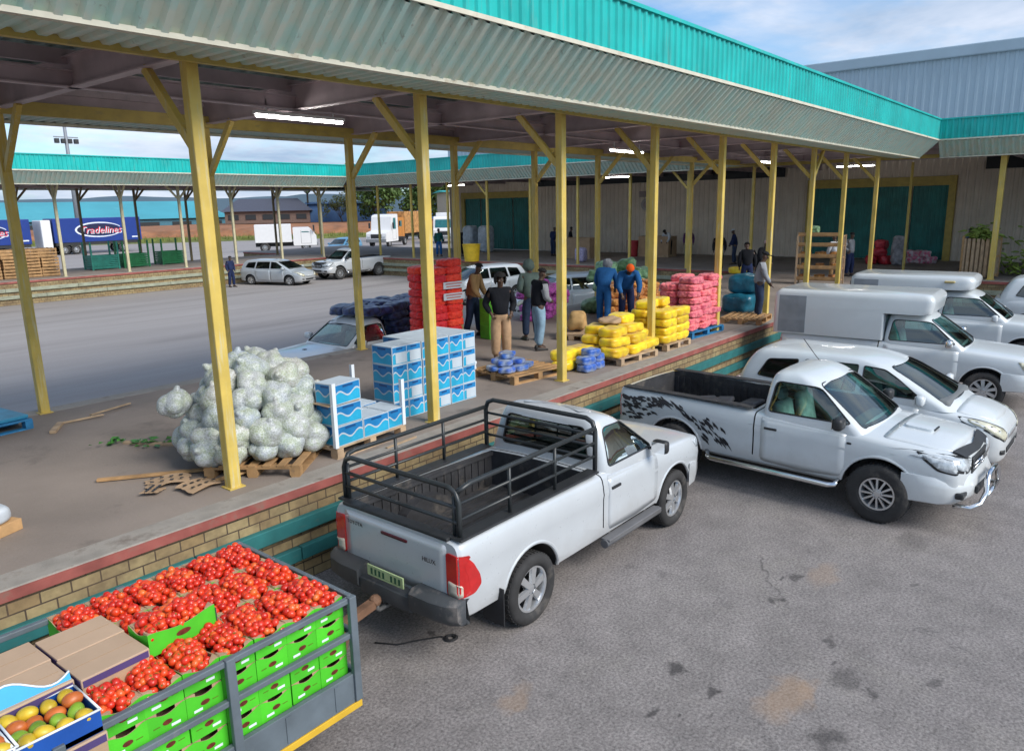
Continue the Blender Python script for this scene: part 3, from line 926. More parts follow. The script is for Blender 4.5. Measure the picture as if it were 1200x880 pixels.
    # --- number plate marks are left unreadable, as in the photograph
    for px, pz, sg in c.get('plates', []):
        bm = bmesh.new(); box(bm, px - .008, px + .008, -.25, .25, pz - .055, pz + .055, 0, .004); po = link('number_plate', bm, PLATE, root)
        bm = bmesh.new(); box(bm, px + sg * .008 - .0005, px + sg * .008 + .0005, -.205, .205, pz - .034, pz - .031)
        for k in range(8):
            yy = -.2 + k * .055
            if k in (3,): continue
            box(bm, px + sg * .008 - .001, px + sg * .0085 + .001, yy - .014, yy + .014, pz - .03, pz + .03)
        link('plate_lettering', bm, PLATEG, po)
    return root, bv, bc

def DOORP(gap=-.2, ws=0): return ('door', 'side', [(1.00 + ws * .3, .52), (1.00 + ws * .3, 1.09), (gap + .10, 1.13), (gap + .10, .50), (.5, .47)], [.1, .03, .03, .08, .1])
def cfg_pickup(gap=-.2, ws=0.0, **k):
    c = dict(paint=WHITEP, wheel_r=.365, arch_r=.455, xf=1.475, xr=-1.475, track=.775, bed=(-2.40, gap - .07, .69, .74), cavity=(gap + .15, .98 + ws, .75), dash=.86 + ws, mirror=(.84 + ws, 1.24, 1.0), mirror_mat=BLK, seat_x=gap + .44,
        stations=[(2.38, .66, .47, .90, .93), (2.32, .77, .45, .96, .99), (2.19, .835, .43, 1.01, 1.045), (1.92, .875, .42, 1.05, 1.095), (1.475, .89, .42, 1.085, 1.135), (1.15, .89, .42, 1.11, 1.16),
                  (.6, .885, .42, 1.13, 1.17), (-.2, .885, .42, 1.165, 1.195), (-2.28, .885, .45, 1.205, 1.22), (-2.43, .875, .47, 1.20, 1.22), (-2.48, .85, .50, 1.185, 1.21)],
        levels=[(1.06, 1.24 + ws, gap + .035, .85), (1.17, 1.13 + ws, gap + .04, .84), (1.40, .83 + ws, gap + .055, .78), (1.60, .56 + ws * .95, gap + .08, .71), (1.70, .40 + ws * .9, gap + .115, .65), (1.745, .26 + ws * .9, gap + .18, .56), (1.765, .12 + ws * .9, gap + .30, .40)],
        windows=[('front', [(-.73, 1.165), (.73, 1.165), (.60, 1.645), (-.60, 1.645)], [.05, .05, .09, .09]),
                 ('side', [(.93 + ws, 1.215), (.45 + ws * .95, 1.615), (gap + .22, 1.625), (gap + .17, 1.215)], [.05, .10, .08, .05]),
                 ('rear', [(-.62, 1.27), (.62, 1.27), (.55, 1.63), (-.55, 1.63)], .06)],
        panels=[DOORP(gap, ws)])
    c.update(k); return c

# ---------------------------------------------------------------- near pickup with the black rack
c = cfg_pickup(paint=SILVP, rear_glass=GLASSD, plates=[(-2.60, .70, -1)],
    panels=[DOORP(), ('tailgate', 'rear', [(-.70, .62), (.70, .62), (.70, 1.165), (-.70, 1.165)], .05)],
    details=[('headlight', 'frontpair', [(.42, .86), (.44, .97), (.78, .98), (.80, .90), (.62, .84)], HEADL, .006), ('headlight', 'side', [(2.30, .86), (2.30, .955), (2.0, 1.0), (2.12, .88)], HEADL, .006), ('grille', 'front', [(-.42, .70), (.42, .70), (.40, .93), (-.40, .93)], BLK, .008)])
p1, bv, bc = vehicle('pickup_truck', 'silver white pickup with a black tube rack over its empty load bed', 'pickup', (6.83, 5.03, 0), R(-.3), c)
def rear_lights(root, bv):
    for s in (-1, 1):
        pts = [(-2.765, .725, 1.06), (-2.765, .725, .70), (-2.765, .89, .70)]
        bm = bmesh.new()
        pl = 'left' if s > 0 else 'right'
        # wraps round the corner: a rear panel and a side panel
        patch(bm, roundpoly([(s * .70, .70), (s * .872, .70), (s * .872, 1.09), (s * .70, 1.10)][::s], .03, 3), 'rear', bv, .012, .05, .02)
        patch(bm, roundpoly([(-2.478, .70), (-2.32, .70), (-2.23, .76), (-2.25, .86), (-2.33, .99), (-2.41, 1.08), (-2.478, 1.09)], .03, 3), pl, bv, .008, .05, .02)
        o = link('tail_light', bm, REDL, root, smooth=40)
        bm = bmesh.new(); patch(bm, roundpoly([(s * .72, .705), (s * .86, .705), (s * .86, .82), (s * .72, .84)][::s], .02, 3), 'rear', bv, .017, .05, .01)
        link('reversing_lens', bm, AMBL, o)
rear_lights(p1, bv)
bm = bmesh.new(); patch(bm, roundpoly([(-.20, 1.045), (.16, 1.045), (.16, 1.075), (-.20, 1.075)], .012, 2), 'rear', bv, .012, .06, .02); link('tailgate_handle', bm, mat('dark_red_plastic', (.10, .012, .02), .3), p1)
TXT = mat('dark_lettering', (.03, .03, .035), .4)
textobj('lettering', 'TOYOTA', .055, basis((-2.51, .52, 1.065), (0, -1, 0), (0, 0, 1)), TXT, p1)
textobj('lettering', 'HILUX', .06, basis((-2.51, -.50, .97), (0, -1, 0), (0, 0, 1)), TXT, p1)
# rear bumper with a step
bm = bmesh.new()
for s in (-1, 1):
    loft(bm, [[Vector((x, y, z)) for x, z in ((-2.46, .46), (-2.60 + k, .46), (-2.65 + k, .52), (-2.65 + k, .66), (-2.60 + k, .70), (-2.46, .70))] for y, k in ((s * .36, 0), (s * .62, 0), (s * .80, .03), (s * .885, .09), (s * .905, .18))])
box(bm, -2.63, -2.48, -.36, .36, .44, .60, 0, .02)
link('rear_bumper', bm, mat('bumper_grey', (.055, .06, .066), .5, var=.2, stain=.58, stainc=(.25, .22, .2)), p1, smooth=40)
bm = bmesh.new(); tube(bm, [(-2.47, 0, .40), (-2.70, 0, .40), (-2.72, 0, .42), (-2.72, 0, .50)], .022, 8); bmesh.ops.create_icosphere(bm, subdivisions=2, radius=.035, matrix=Matrix.Translation((-2.72, 0, .52))); link('tow_hitch', bm, STEEL, p1)
bm = bmesh.new(); loft(bm, [[Vector((x - k, y, z)) for x, z in ((2.28, .42), (2.44, .44), (2.48, .52), (2.46, .68), (2.38, .72), (2.28, .72))] for y, k in ((-.885, .42), (-.79, .18), (-.6, .05), (0, 0), (.6, .05), (.79, .18), (.885, .42))]); link('front_bumper', bm, SILVP, p1, smooth=50)
for s in (-1, 1):
    bm = bmesh.new(); tube(bm, [(-.22, s * .90, .38), (1.0, s * .90, .38)], .05, 10); box(bm, -.20, .98, s * .90 - .06, s * .90 + .06, .405, .432, 0, .008)
    for x in (0, .8): tube(bm, [(x, s * .90, .38), (x, s * .7, .46)], .025, 6)
    link('side_step', bm, mat('step_grey', (.13, .13, .135), .6), p1)
    bm = bmesh.new(); box(bm, -1.99, -1.975, s * .80 - .13, s * .80 + .13, .22, .60, 0, .005); link('mud_flap', bm, BLACKM, p1)
# bed floor ribs, rail caps and rack
bm = bmesh.new()
for k in range(11): box(bm, -2.38, -.29, -.64 + k * .125, -.60 + k * .125, .741, .758)
for s in (-1, 1):
    for k in range(18): box(bm, -2.36 + k * .115, -2.32 + k * .115, s * .69 - .012, s * .69 + .012, .76, 1.12)
    box(bm, -2.40, -.27, s * .69 - .03, s * .69 + .012, 1.12, 1.16)
    hump = [Vector((-1.475 + .40 * math.cos(a), s * .55, .74 + .26 * math.sin(a))) for a in [PI * k / 10 for k in range(11)]]
    hv = loft(bm, [hump, [Vector((v.x, s * .695, v.z)) for v in hump]], close=False, caps=False); bm.faces.new(hv[0])
link('bed_liner', bm, LINER, p1)
bm = bmesh.new()
for s in (-1, 1): box(bm, -2.45, -.26, s * .772 - .085, s * .772 + .072, 1.212, 1.236, 0, .01)
box(bm, -2.49, -2.37, -.72, .72, 1.20, 1.232, 0, .01)
link('rail_cap', bm, BLK, p1)
RACK = mat('rack_tube', (.028, .032, .034), .38, var=.2, stain=.66, stainc=(.10, .08, .07))
bm = bmesh.new()
ZT = 1.69; hy = .785
def hoop(x, zt, z0=1.22, lean=0, r=.024):
    k = .12
    pts = [(x, hy, z0), (x + lean * .5, hy, (z0 + zt) / 2), (x + lean, hy, zt - k), (x + lean, hy - k * .3, zt - k * .3), (x + lean, hy - k, zt), (x + lean, 0, zt)]
    tube(bm, pts + [(a, -b, c2) for a, b, c2 in pts[-2::-1]], r, 10)
hoop(-2.39, ZT - .02); hoop(-.24, ZT + .11, r=.027)
for s in (-1, 1):
    for z in (1.39, 1.54): tube(bm, [(-2.38, s * hy, z), (-.24, s * hy, z)], .016, 8)
    k = .1
    tube(bm, [(-2.39, s * (hy - .04), ZT - .06), (-2.33, s * hy, ZT - .02), (-2.24, s * hy, ZT), (-.24, s * hy, ZT + .01)], .024, 10)
    for x in (-1.70, -.98): tube(bm, [(x, s * hy, 1.22), (x, s * hy, ZT)], .018, 8)
    tube(bm, [(-2.39, s * .725, 1.22), (-2.39, s * .725, 1.60)], .018, 8)
for z in (1.36, 1.50): tube(bm, [(-2.39, -hy, z), (-2.39, hy, z)], .018, 8)
for z in (1.36, 1.50, 1.63): tube(bm, [(-.24, -hy, z), (-.24, hy, z)], .016, 8)
link('tube_rack', bm, RACK, p1)

# ---------------------------------------------------------------- second pickup: white, torn black decals
c = cfg_pickup(-.2, .15, seat=SEATL, rim='multi', wheel_r=.385, arch_r=.468, rimr=.215, tyre_w=.27, track=.785, mirror_mat=BLK,
    panels=[DOORP(-.2, .15),
            ('bonnet', 'top', [(2.25, -.55), (2.25, .55), (2.0, .69), (1.44, .73), (1.44, -.73), (2.0, -.69)], .08), ('tailgate', 'rear', [(-.70, .62), (.70, .62), (.70, 1.165), (-.70, 1.165)], .05)],
    details=[('headlight_housing', 'frontpair', [(.32, .785), (.38, .94), (.62, 1.0), (.84, 1.045), (.897, .97), (.76, .825), (.50, .765)], BLK, .004), ('headlight_housing', 'side', [(2.33, .79), (2.33, .955), (2.12, 1.0), (1.86, 1.035), (1.95, .95), (2.12, .83)], BLK, .004), ('headlight', 'side', [(2.31, .81), (2.31, .94), (2.12, .98), (1.93, 1.005), (2.0, .95), (2.14, .85)], HEADL, .010), ('headlight', 'frontpair', [(.36, .81), (.41, .92), (.62, .975), (.83, 1.02), (.87, .97), (.73, .85), (.50, .795)], HEADL, .010), ('grille', 'front', [(-.32, .70), (.32, .70), (.37, .93), (-.37, .93)], BLK, .014),
             ('tail_light', 'rearpair', [(.72, .74), (.86, .74), (.86, 1.08), (.72, 1.1)], REDL, .01), ('marker_lens', 'side', [(1.06, .97), (1.12, .97), (1.12, .995), (1.06, .995)], BLK, .006)])
p2, bv, bc = vehicle('pickup_truck', 'white open pickup with torn black decals on its rear flank', 'pickup', (10.86, 3.55, 0), R(-93.5), c)
def front_trim(root, bv, paint, bar=True, guard=True):
    bm = bmesh.new(); loft(bm, [[Vector((x - k, y, z)) for x, z in ((2.24, .40), (2.42, .42), (2.48, .50), (2.48, .62), (2.44, .70), (2.36, .745), (2.24, .75))] for y, k in ((-.893, .50), (-.85, .26), (-.73, .11), (-.5, .03), (0, 0), (.5, .03), (.73, .11), (.85, .26), (.893, .50))]); link('front_bumper', bm, paint, root, smooth=50)
    bm = bmesh.new()
    for z in (.80, .85): tube(bm, [(2.41, -.33, z), (2.415, 0, z), (2.41, .33, z)], .012, 6)
    bmesh.ops.create_circle(bm, segments=20, radius=.055); cc = [v.co.copy() for v in bm.verts if len(v.link_edges) == 2 and abs(v.co.z) < 1e-6 and abs(v.co.length - .055) < 1e-3]
    for v in [v for v in bm.verts if not v.link_faces]: bm.verts.remove(v)
    for sx2, sz2 in ((1.25, .8), (.55, .8)):
        ring = [Vector((2.425, p.x * sx2, .83 + p.y * sz2)) for p in cc]; tube(bm, ring + ring[:2], .008, 6)
    link('grille_bars', bm, CHROME, root)
    bm = bmesh.new(); box(bm, 2.46, 2.495, -.42, .42, .50, .60, 0, .015); link('air_intake', bm, BLK, root)
    for s in (-1, 1):
        bm = bmesh.new(); box(bm, 2.32, 2.415, s * .68 - .10, s * .68 + .10, .50, .58, 0, .02); link('fog_light_recess', bm, BLK, root)
    if guard:
        bm = bmesh.new(); patch(bm, roundpoly([(2.21, -.62), (2.34, -.56), (2.375, 0), (2.34, .56), (2.21, .62), (2.30, 0)], .03, 3), 'top', bv, .03, .08, .03); link('bonnet_guard', bm, BLK, root, smooth=50)
    if bar:
        bm = bmesh.new()
        tube(bm, [(2.28, -.62, .36), (2.46, -.60, .37), (2.54, -.46, .40), (2.57, -.34, .52), (2.56, -.30, .66), (2.55, -.2, .72), (2.55, .2, .72), (2.56, .30, .66), (2.57, .34, .52), (2.54, .46, .40), (2.46, .60, .37), (2.28, .62, .36)], .032, 10)
        tube(bm, [(2.57, -.36, .48), (2.58, 0, .48), (2.57, .36, .48)], .028, 10)
        link('nudge_bar', bm, CHROME, root)
front_trim(p2, bv, WHITEP)
bm = bmesh.new(); fs = patch(bm, roundpoly([(1.54, -.17), (1.88, -.15), (1.88, .15), (1.54, .17)], .06, 3), 'top', bv, .035, .06, .05); link('bonnet_scoop', bm, WHITEP, p2, smooth=50)
bm = bmesh.new(); box(bm, 1.875, 1.895, -.11, .11, 1.115, 1.137, 0, .005); link('scoop_opening', bm, BLK, p2)
bm = bmesh.new()
rr = random.Random(3)
for s in (-1, 1):
    for k in range(150):
        if k < 60:                                  # torn patch by the tail
            x = -2.44 + abs(rr.gauss(0, .28)); zc = 1.11 - abs(rr.gauss(0, .16))
            L = rr.uniform(.05, .17); hgt = rr.uniform(.025, .06); sl2 = rr.uniform(-.6, .2)
        else:                                       # strokes sweeping over the arch and down in front of it
            u = rr.random() ** .8
            x = -2.10 + u * 1.50; zc = 1.13 - .10 * u - max(0, u - .38) * .72 + rr.gauss(0, .07 + .05 * u)
            L = rr.uniform(.08, .24); hgt = rr.uniform(.018, .05); sl2 = -.25 - .95 * u
        a = math.atan(sl2); ca, sa = math.cos(a), math.sin(a)
        q = [(x + ca * p - sa * w2, zc + sa * p + ca * w2) for p, w2 in ((0, 0), (L * .35, -hgt * .6), (L * .6, -hgt * .2), (L, 0), (L * .7, hgt * .5), (L * .3, hgt * .4))]
        if max(p[1] for p in q) > 1.165 or max(p[0] for p in q) > -.30 or min(p[1] for p in q) < .52 or min(math.hypot(p[0] + 1.475, p[1] - .405) for p in q) < .53: continue
        patch(bm, q, 'left' if s > 0 else 'right', bv, .005 + .0004 * (k % 9), .2, 0)
link('side_decal', bm, TXT, p2)['kind'] = 'stuff'
for s in (-1, 1):
    bm = bmesh.new(); tube(bm, [(-.92, s * .84, .46), (-.87, s * .93, .40), (-.80, s * .95, .39), (.88, s * .95, .39), (.96, s * .93, .40), (.99, s * .84, .46)], .038, 10); link('side_step', bm, CHROME, p2)
bm = bmesh.new()
for k in range(11): box(bm, -2.38, -.29, -.64 + k * .125, -.60 + k * .125, .741, .758)
for s in (-1, 1):
    for k in range(18): box(bm, -2.36 + k * .115, -2.32 + k * .115, s * .69 - .012, s * .69 + .012, .76, 1.12)
    box(bm, -2.42, -.26, s * .772 - .085, s * .772 + .07, 1.212, 1.232, 0, .01)
link('bed_liner', bm, LINER, p2)
bm = bmesh.new(); tube(bm, [(.2, .35, 1.76), (.14, .35, 1.82), (-.06, .35, 2.06)], .006, 5); link('aerial', bm, BLK, p2)
bm = bmesh.new(); box(bm, -2.58, -2.47, -.74, .74, .50, .66, 0, .03); link('rear_bumper', bm, CHROME, p2)
# junk lying in the bed
bj = bmesh.new(); 
for k in range(9):
    M = Matrix.Translation((-.75 - .25 * (k % 4) + rr.uniform(-.05, .05), -.4 + .2 * (k // 2) + rr.uniform(-.1, .1), .80 + .02 * k)) @ Matrix.Rotation(rr.uniform(0, 3), 4, 'Z') @ Matrix.Rotation(rr.uniform(-.2, .2), 4, 'X')
    box(bj, -.2, .2, -.13, .13, -.03, .05, 0, .03, M)
jk = link('tarpaulin_bundle', bj, mat('black_tarp', (.04, .042, .05), .6, var=.4)); jk.location = (10.86, 3.55, 0); jk.rotation_euler = (0, 0, R(-93.5)); tag(jk, 'crumpled black tarpaulin lying in the bed of the decal pickup', 'tarpaulin')

# ---------------------------------------------------------------- white people carrier
c = dict(paint=WHITEP, wheel_r=.32, arch_r=.385, xf=1.36, xr=-1.36, track=.75, tyre_w=.20, rimr=.20, rim='five', cavity=(-1.5, 1.15, .74), dash=1.22, mirror=(1.06, 1.10, .97), seat_x=.45, rows=2, glass=GLASSD, bow=.14, handle=WHITEP, lip=.012,
    stations=[(2.18, .58, .30, .66, .70), (2.12, .70, .26, .74, .79), (1.98, .80, .24, .82, .88), (1.7, .86, .22, .90, .97), (1.36, .88, .21, .955, 1.03), (.9, .885, .21, .99, 1.05), (0, .885, .21, 1.02, 1.06), (-1.3, .88, .22, 1.06, 1.08), (-1.9, .85, .26, 1.07, 1.09), (-2.08, .79, .32, 1.05, 1.08), (-2.14, .72, .38, 1.02, 1.06)],
    levels=[(.95, 1.62, -2.08, .84), (1.06, 1.44, -2.06, .83), (1.30, 1.00, -1.97, .765), (1.48, .62, -1.86, .70), (1.57, .32, -1.76, .64), (1.61, .05, -1.62, .55), (1.63, -.3, -1.3, .34)],
    windows=[('front', [(-.72, 1.06), (.72, 1.06), (.58, 1.50), (-.58, 1.50)], [.05, .05, .1, .1]),
             ('side', [(1.06, 1.09), (.66, 1.36), (.44, 1.475), (.12, 1.50), (.12, 1.09)], [.04, .06, .06, .03, .03]), ('side', [(.03, 1.09), (.03, 1.505), (-.85, 1.495), (-.93, 1.09)], [.03, .03, .04, .04]), ('side', [(-1.03, 1.10), (-.96, 1.485), (-1.5, 1.44), (-1.66, 1.15)], [.04, .04, .06, .04]),
             ('rear', [(-.58, 1.12), (.58, 1.12), (.50, 1.48), (-.50, 1.48)], .06)],
    panels=[('door', 'side', [(1.02, .34), (1.02, 1.0), (.09, 1.03), (.09, .30)], [.15, .03, .03, .03]), ('door', 'side', [(.06, .30), (.06, 1.03), (-.98, 1.05), (-.98, .70), (-.80, .30)], [.03, .03, .03, .1, .03]),
            ('bonnet', 'top', [(2.02, -.5), (2.06, 0), (2.02, .5), (1.66, .68), (1.5, .70), (1.5, -.70), (1.66, -.68)], .06)],
    details=[('headlight_housing', 'frontpair', [(.40, .58), (.48, .74), (.70, .885), (.81, .925), (.85, .84), (.75, .66), (.58, .56)], BLK, .003), ('headlight', 'frontpair', [(.42, .60), (.50, .72), (.70, .86), (.80, .90), (.83, .84), (.74, .68), (.58, .58)], YHEAD, .008), ('grille', 'front', [(-.30, .56), (.30, .56), (.34, .66), (-.34, .66)], HEADL, .01), ('air_intake', 'front', [(-.34, .34), (.34, .34), (.40, .44), (-.40, .44)], BLK, .01), ('fog_light', 'frontpair', [(.5, .36), (.66, .38), (.66, .45), (.5, .43)], BLK, .01),
             ('tail_light', 'rearpair', [(.62, .82), (.76, .84), (.76, 1.0), (.62, 1.02)], REDL, .01)])
mpv, bv, bc = vehicle('people_carrier', 'white rounded people carrier parked beside the decal pickup', 'car', (13.28, 3.15, 0), R(-92), c); mpv.scale = (.96, .97, .98)

# ---------------------------------------------------------------- pickups with tall canopies
def nose2(k): 
    return [('headlight', 'side', [(2.29, .80), (2.29, .95), (1.98, .99), (2.10, .82)], k, .006), ('headlight', 'frontpair', [(.46, .76), (.50, .93), (.80, .985), (.86, .92), (.80, .80), (.60, .74)], k, .008), ('grille', 'front', [(-.38, .72), (.38, .72), (.40, .92), (-.40, .92)], HEADL, .010), ('tail_light', 'rearpair', [(.72, .74), (.86, .74), (.86, 1.08), (.72, 1.1)], REDL, .01)]
c = cfg_pickup(-.46, 0, glass=GLASS, mirror_mat=CHROME, rim='plain', details=nose2(YHEAD), rear_glass=GLASSD)
p3, bv, bc = vehicle('pickup_truck', 'white pickup with a square grey white box canopy behind its cab', 'pickup', (17.60, 3.40, 0), R(-88), c)
front_trim(p3, bv, WHITEP, False, False)
def canopy_box(root, x0, x1, W, z0, z1, over, round_=.10):
    """moulded canopy over the bed, its brow reaching over the cab roof"""
    def wf(z): return W * pchip([z0, z0 + .3, z1 - .20, z1 - .09, z1 - .03, z1], [.985, .985, .955, .935, .895, .83], z)
    def lev(zs, xa, xb, ra, rb):
        rings = []
        for z in zs:
            e = max(0, z - (z1 - .14)) / .14
            k = .13 * e * e
            rings.append([Vector((a, b, z)) for a, b in roundpoly([(xb(z) - k, wf(z)), (xa + k * .8, wf(z)), (xa + k * .8, -wf(z)), (xb(z) - k, -wf(z))], [rb, ra, ra, rb], 6)])
        return rings
    bm = bmesh.new()
    loft(bm, lev([z0, z0 + .3, z1 - over[1] + .001], x0, lambda z: x1, round_, .04))
    cv = link('canopy', bm, CANOP, root, smooth=40)
    zb = z1 - over[1]
    bm = bmesh.new()
    loft(bm, lev([zb, zb + .03, zb + .10, z1 - .20, z1 - .14, z1 - .09, z1 - .05, z1 - .02, z1 - .003], x0, lambda z: x1 + over[0] + .06 * (z - zb) / over[1] - (.05 if z < zb + .01 else 0), round_, round_ + .06))
    link('canopy_top', bm, CANOP, cv, smooth=40)
    PANEL = mat('canopy_side_window', (.22, .245, .27), .35, var=.15)
    for s in (-1, 1):
        bm = bmesh.new(); yy = wf(z0 + .4)
        loft(bm, [[Vector((x, s * (wf(z) + o), z)) for x, o in ((x0 + .12, -.01), (x0 + .12, .006), (x0 + .70, .006), (x0 + .70, -.01))] for z in (z0 + .03, z0 + .3, z1 - .22, z1 - .13)])
        link('side_panel', bm, PANEL, cv)
    bm = bmesh.new(); box(bm, x0 - .012, x0 + .012, -W * .8, W * .8, z0 + .05, z1 - .2, 0, .01); link('rear_door', bm, mat('canopy_rear_window', (.16, .18, .2), .3), cv)
    return cv
canopy_box(p3, -2.66, -.40, .905, 1.20, 2.16, (.86, .40))
c = cfg_pickup(-.46, 0, glass=GLASS, mirror_mat=WHITEP, rim='plain', details=nose2(HEADL), rear_glass=GLASSD, stations=[(a, b, cc_ + .06, d + .05, e + .05) for a, b, cc_, d, e in c['stations']], levels=[(a + .05, b, cc_, d) for a, b, cc_, d in c['levels']], windows=[(k, [(a, b + .05) for a, b in pl], r2) for k, pl, r2 in c['windows']])
p4, bv, bc = vehicle('pickup_truck', 'white pickup with a rounded canopy and dark bumper near the warehouse', 'pickup', (21.75, 3.15, 0), R(-88), c)
front_trim(p4, bv, mat('dark_green_plastic', (.03, .06, .06), .5), False, False)
canopy_box(p4, -2.48, -.40, .89, 1.25, 2.18, (.72, .32), round_=.22)
bm = bmesh.new(); box(bm, -.30, -.07, -.91, -.69, 2.03, 2.08, 0, .02); link('canopy_vent', bm, mat('aged_sticker', (.45, .36, .16), .6), p4)
# ================================================================== GOODS ON THE DOCK
WOODP = mat('pallet_wood', (.40, .235, .105), .8, var=.3, vs=5, rnd=.15, stain=.58, stainc=(.22, .14, .08), stains=(1, 6, 6))
WOODB = mat('bare_wood', (.42, .30, .19), .8, var=.25, vs=6, rnd=.15)
BLUEPAL = mat('blue_pallet_paint', (.02, .17, .36), .6, var=.3, vs=6)
CARD = mat('cardboard', (.40, .27, .165), .85, var=.12, vs=4, bump=.1, rnd=.06)
CARDL = mat('carton_lid', (.47, .33, .225), .8, var=.08, vs=3, rnd=.05)
PURPLE = mat('purple_print', (.07, .045, .15), .6)
GREENB = mat('green_carton', (.07, .52, .02), .55, var=.12, vs=5, rnd=.10)
GREYC = mat('grey_carton', (.16, .16, .19), .7, var=.15)
WHITEC = mat('white_print', (.72, .76, .80), .6, var=.05)
DKRED = mat('printed_tomato', (.13, .022, .012), .5, var=.4, vs=30)
BOXBL = mat('blue_print', (.012, .20, .48), .5, var=.2, vs=4, rnd=.12)
BOXCY = mat('cyan_print', (.02, .36, .58), .5, var=.18, vs=4, rnd=.12)
BOXDK = mat('dark_blue_print', (.008, .07, .22), .5, var=.2)
BOXTOP = mat('box_top', (.47, .54, .60), .6, var=.10, vs=3, rnd=.06)
MANGOY = mat('mango_yellow', (.62, .43, .03), .4, var=.35, vs=6, rnd=.2)
MANGOG = mat('mango_green', (.20, .34, .03), .4, var=.4, vs=6, rnd=.2)
MANGOR = mat('mango_red', (.55, .14, .03), .4, var=.4, vs=6)
TRAYB = mat('blue_tray', (.01, .075, .34), .45, var=.15)
TRAYC = mat('cyan_lid', (.01, .33, .66), .45, var=.1)
TRGREY = mat('trailer_grey', (.11, .135, .155), .55, var=.2, vs=4, stain=.62, stainc=(.2, .2, .19), stains=(2, 2, 2))
TRYEL = mat('trailer_yellow', (.62, .38, .03), .5, var=.15, stain=.64, stainc=(.25, .16, .05))
RUSTY = mat('rusty_steel', (.16, .085, .05), .75, var=.3, vs=8)

def tomatomat():
    m, t, out = newmat('tomato_skin')
    oi = t.n('ShaderNodeObjectInfo'); g = t.n('ShaderNodeNewGeometry')
    rnd = t.math('FRACT', t.math('ADD', oi.outputs['Random'], g.outputs['Random Per Island']))
    c = t.ramp(rnd, [(0., (.50, .018, .008)), (.5, (.66, .035, .012)), (.85, (.72, .075, .015)), (1., (.74, .16, .03))])
    p = t.n('ShaderNodeBsdfPrincipled', {'Base Color': c, 'Roughness': .32, 'Subsurface Weight': .15, 'Coat Weight': .2})
    p.inputs['Subsurface Radius'].default_value = (.012, .004, .002)
    t.t.links.new(p.outputs[0], out.inputs[0]); return m
TOM = tomatomat()

def netmat(name, c1, c2, scale=60, rough=.6, vors=14, bump=.5):
    """mesh sack: bright thread over darker produce showing through"""
    m, t, out = newmat(name)
    tc = t.n('ShaderNodeTexCoord'); v = tc.outputs['Object']
    oi = t.n('ShaderNodeObjectInfo')
    vo = t.n('ShaderNodeTexVoronoi', {'Vector': v, 'Scale': vors})
    c = t.ramp(vo.outputs[0], [(.0, c1), (.35, c1), (.75, c2)])
    n = t.noise(v, 5, 4)
    c = t.mix(.55, c, t.ramp(n, [(.3, .3), (.7, .7)]), 'OVERLAY')
    hs = t.n('ShaderNodeHueSaturation', {'Color': c, 'Value': t.math('MULTIPLY_ADD', oi.outputs['Random'], .35, .82), 'Hue': t.math('MULTIPLY_ADD', oi.outputs['Random'], .012, .494)})
    bp = t.n('ShaderNodeBump', {'Height': t.math('MULTIPLY', vo.outputs[0], -1), 'Strength': bump, 'Distance': .04})
    nb = t.n('ShaderNodeBump', {'Height': t.noise(v, 45, 3), 'Strength': .2, 'Distance': .01, 'Normal': bp.outputs[0]})
    p = t.n('ShaderNodeBsdfPrincipled', {'Base Color': hs.outputs[0], 'Roughness': rough, 'Normal': nb.outputs[0], 'Sheen Weight': .2})
    t.t.links.new(p.outputs[0], out.inputs[0]); return m
REDNET = netmat('red_net', (.95, .035, .022), (.80, .012, .012))
PINKNET = netmat('pink_net', (.85, .20, .22), (.62, .09, .14))
YELNET = netmat('yellow_bag', (.82, .60, .012), (.72, .44, .012), rough=.35, vors=6, bump=.25)
NAVYNET = netmat('navy_bag', (.045, .07, .20), (.012, .016, .05), rough=.35, vors=7, bump=.4)
MAGNET = netmat('magenta_net', (.55, .09, .46), (.26, .04, .22))
ORNET = netmat('orange_net', (.58, .24, .05), (.34, .12, .03))
GRNET = netmat('green_net', (.22, .42, .22), (.10, .22, .10), vors=8)
BLUEBAG = netmat('blue_bag', (.03, .11, .42), (.30, .36, .45), rough=.35, vors=6, bump=.3)

def cabbagemat():
    m, t, out = newmat('white_net_bag')
    tc = t.n('ShaderNodeTexCoord'); v = tc.outputs['Object']; oi = t.n('ShaderNodeObjectInfo')
    n = t.noise(v, 7, 5, .6, .6)
    base = t.mix(oi.outputs['Random'], (.40, .39, .35), (.33, .38, .43))
    c = t.mix(t.ramp(n, [(.38, 0.), (.62, .85)]), base, (.33, .38, .25))
    vo = t.n('ShaderNodeTexVoronoi', {'Vector': v, 'Scale': 26}, feature='DISTANCE_TO_EDGE')
    c = t.mix(t.ramp(vo.outputs[0], [(.02, .5), (.12, 0.)]), c, (.70, .73, .76))
    wr = t.noise(v, 16, 5, .7, 1.2)
    bp = t.n('ShaderNodeBump', {'Height': wr, 'Strength': .4, 'Distance': .02})
    p = t.n('ShaderNodeBsdfPrincipled', {'Base Color': c, 'Roughness': .33, 'Normal': bp.outputs[0]})
    t.t.links.new(p.outputs[0], out.inputs[0]); return m
CABB = cabbagemat()

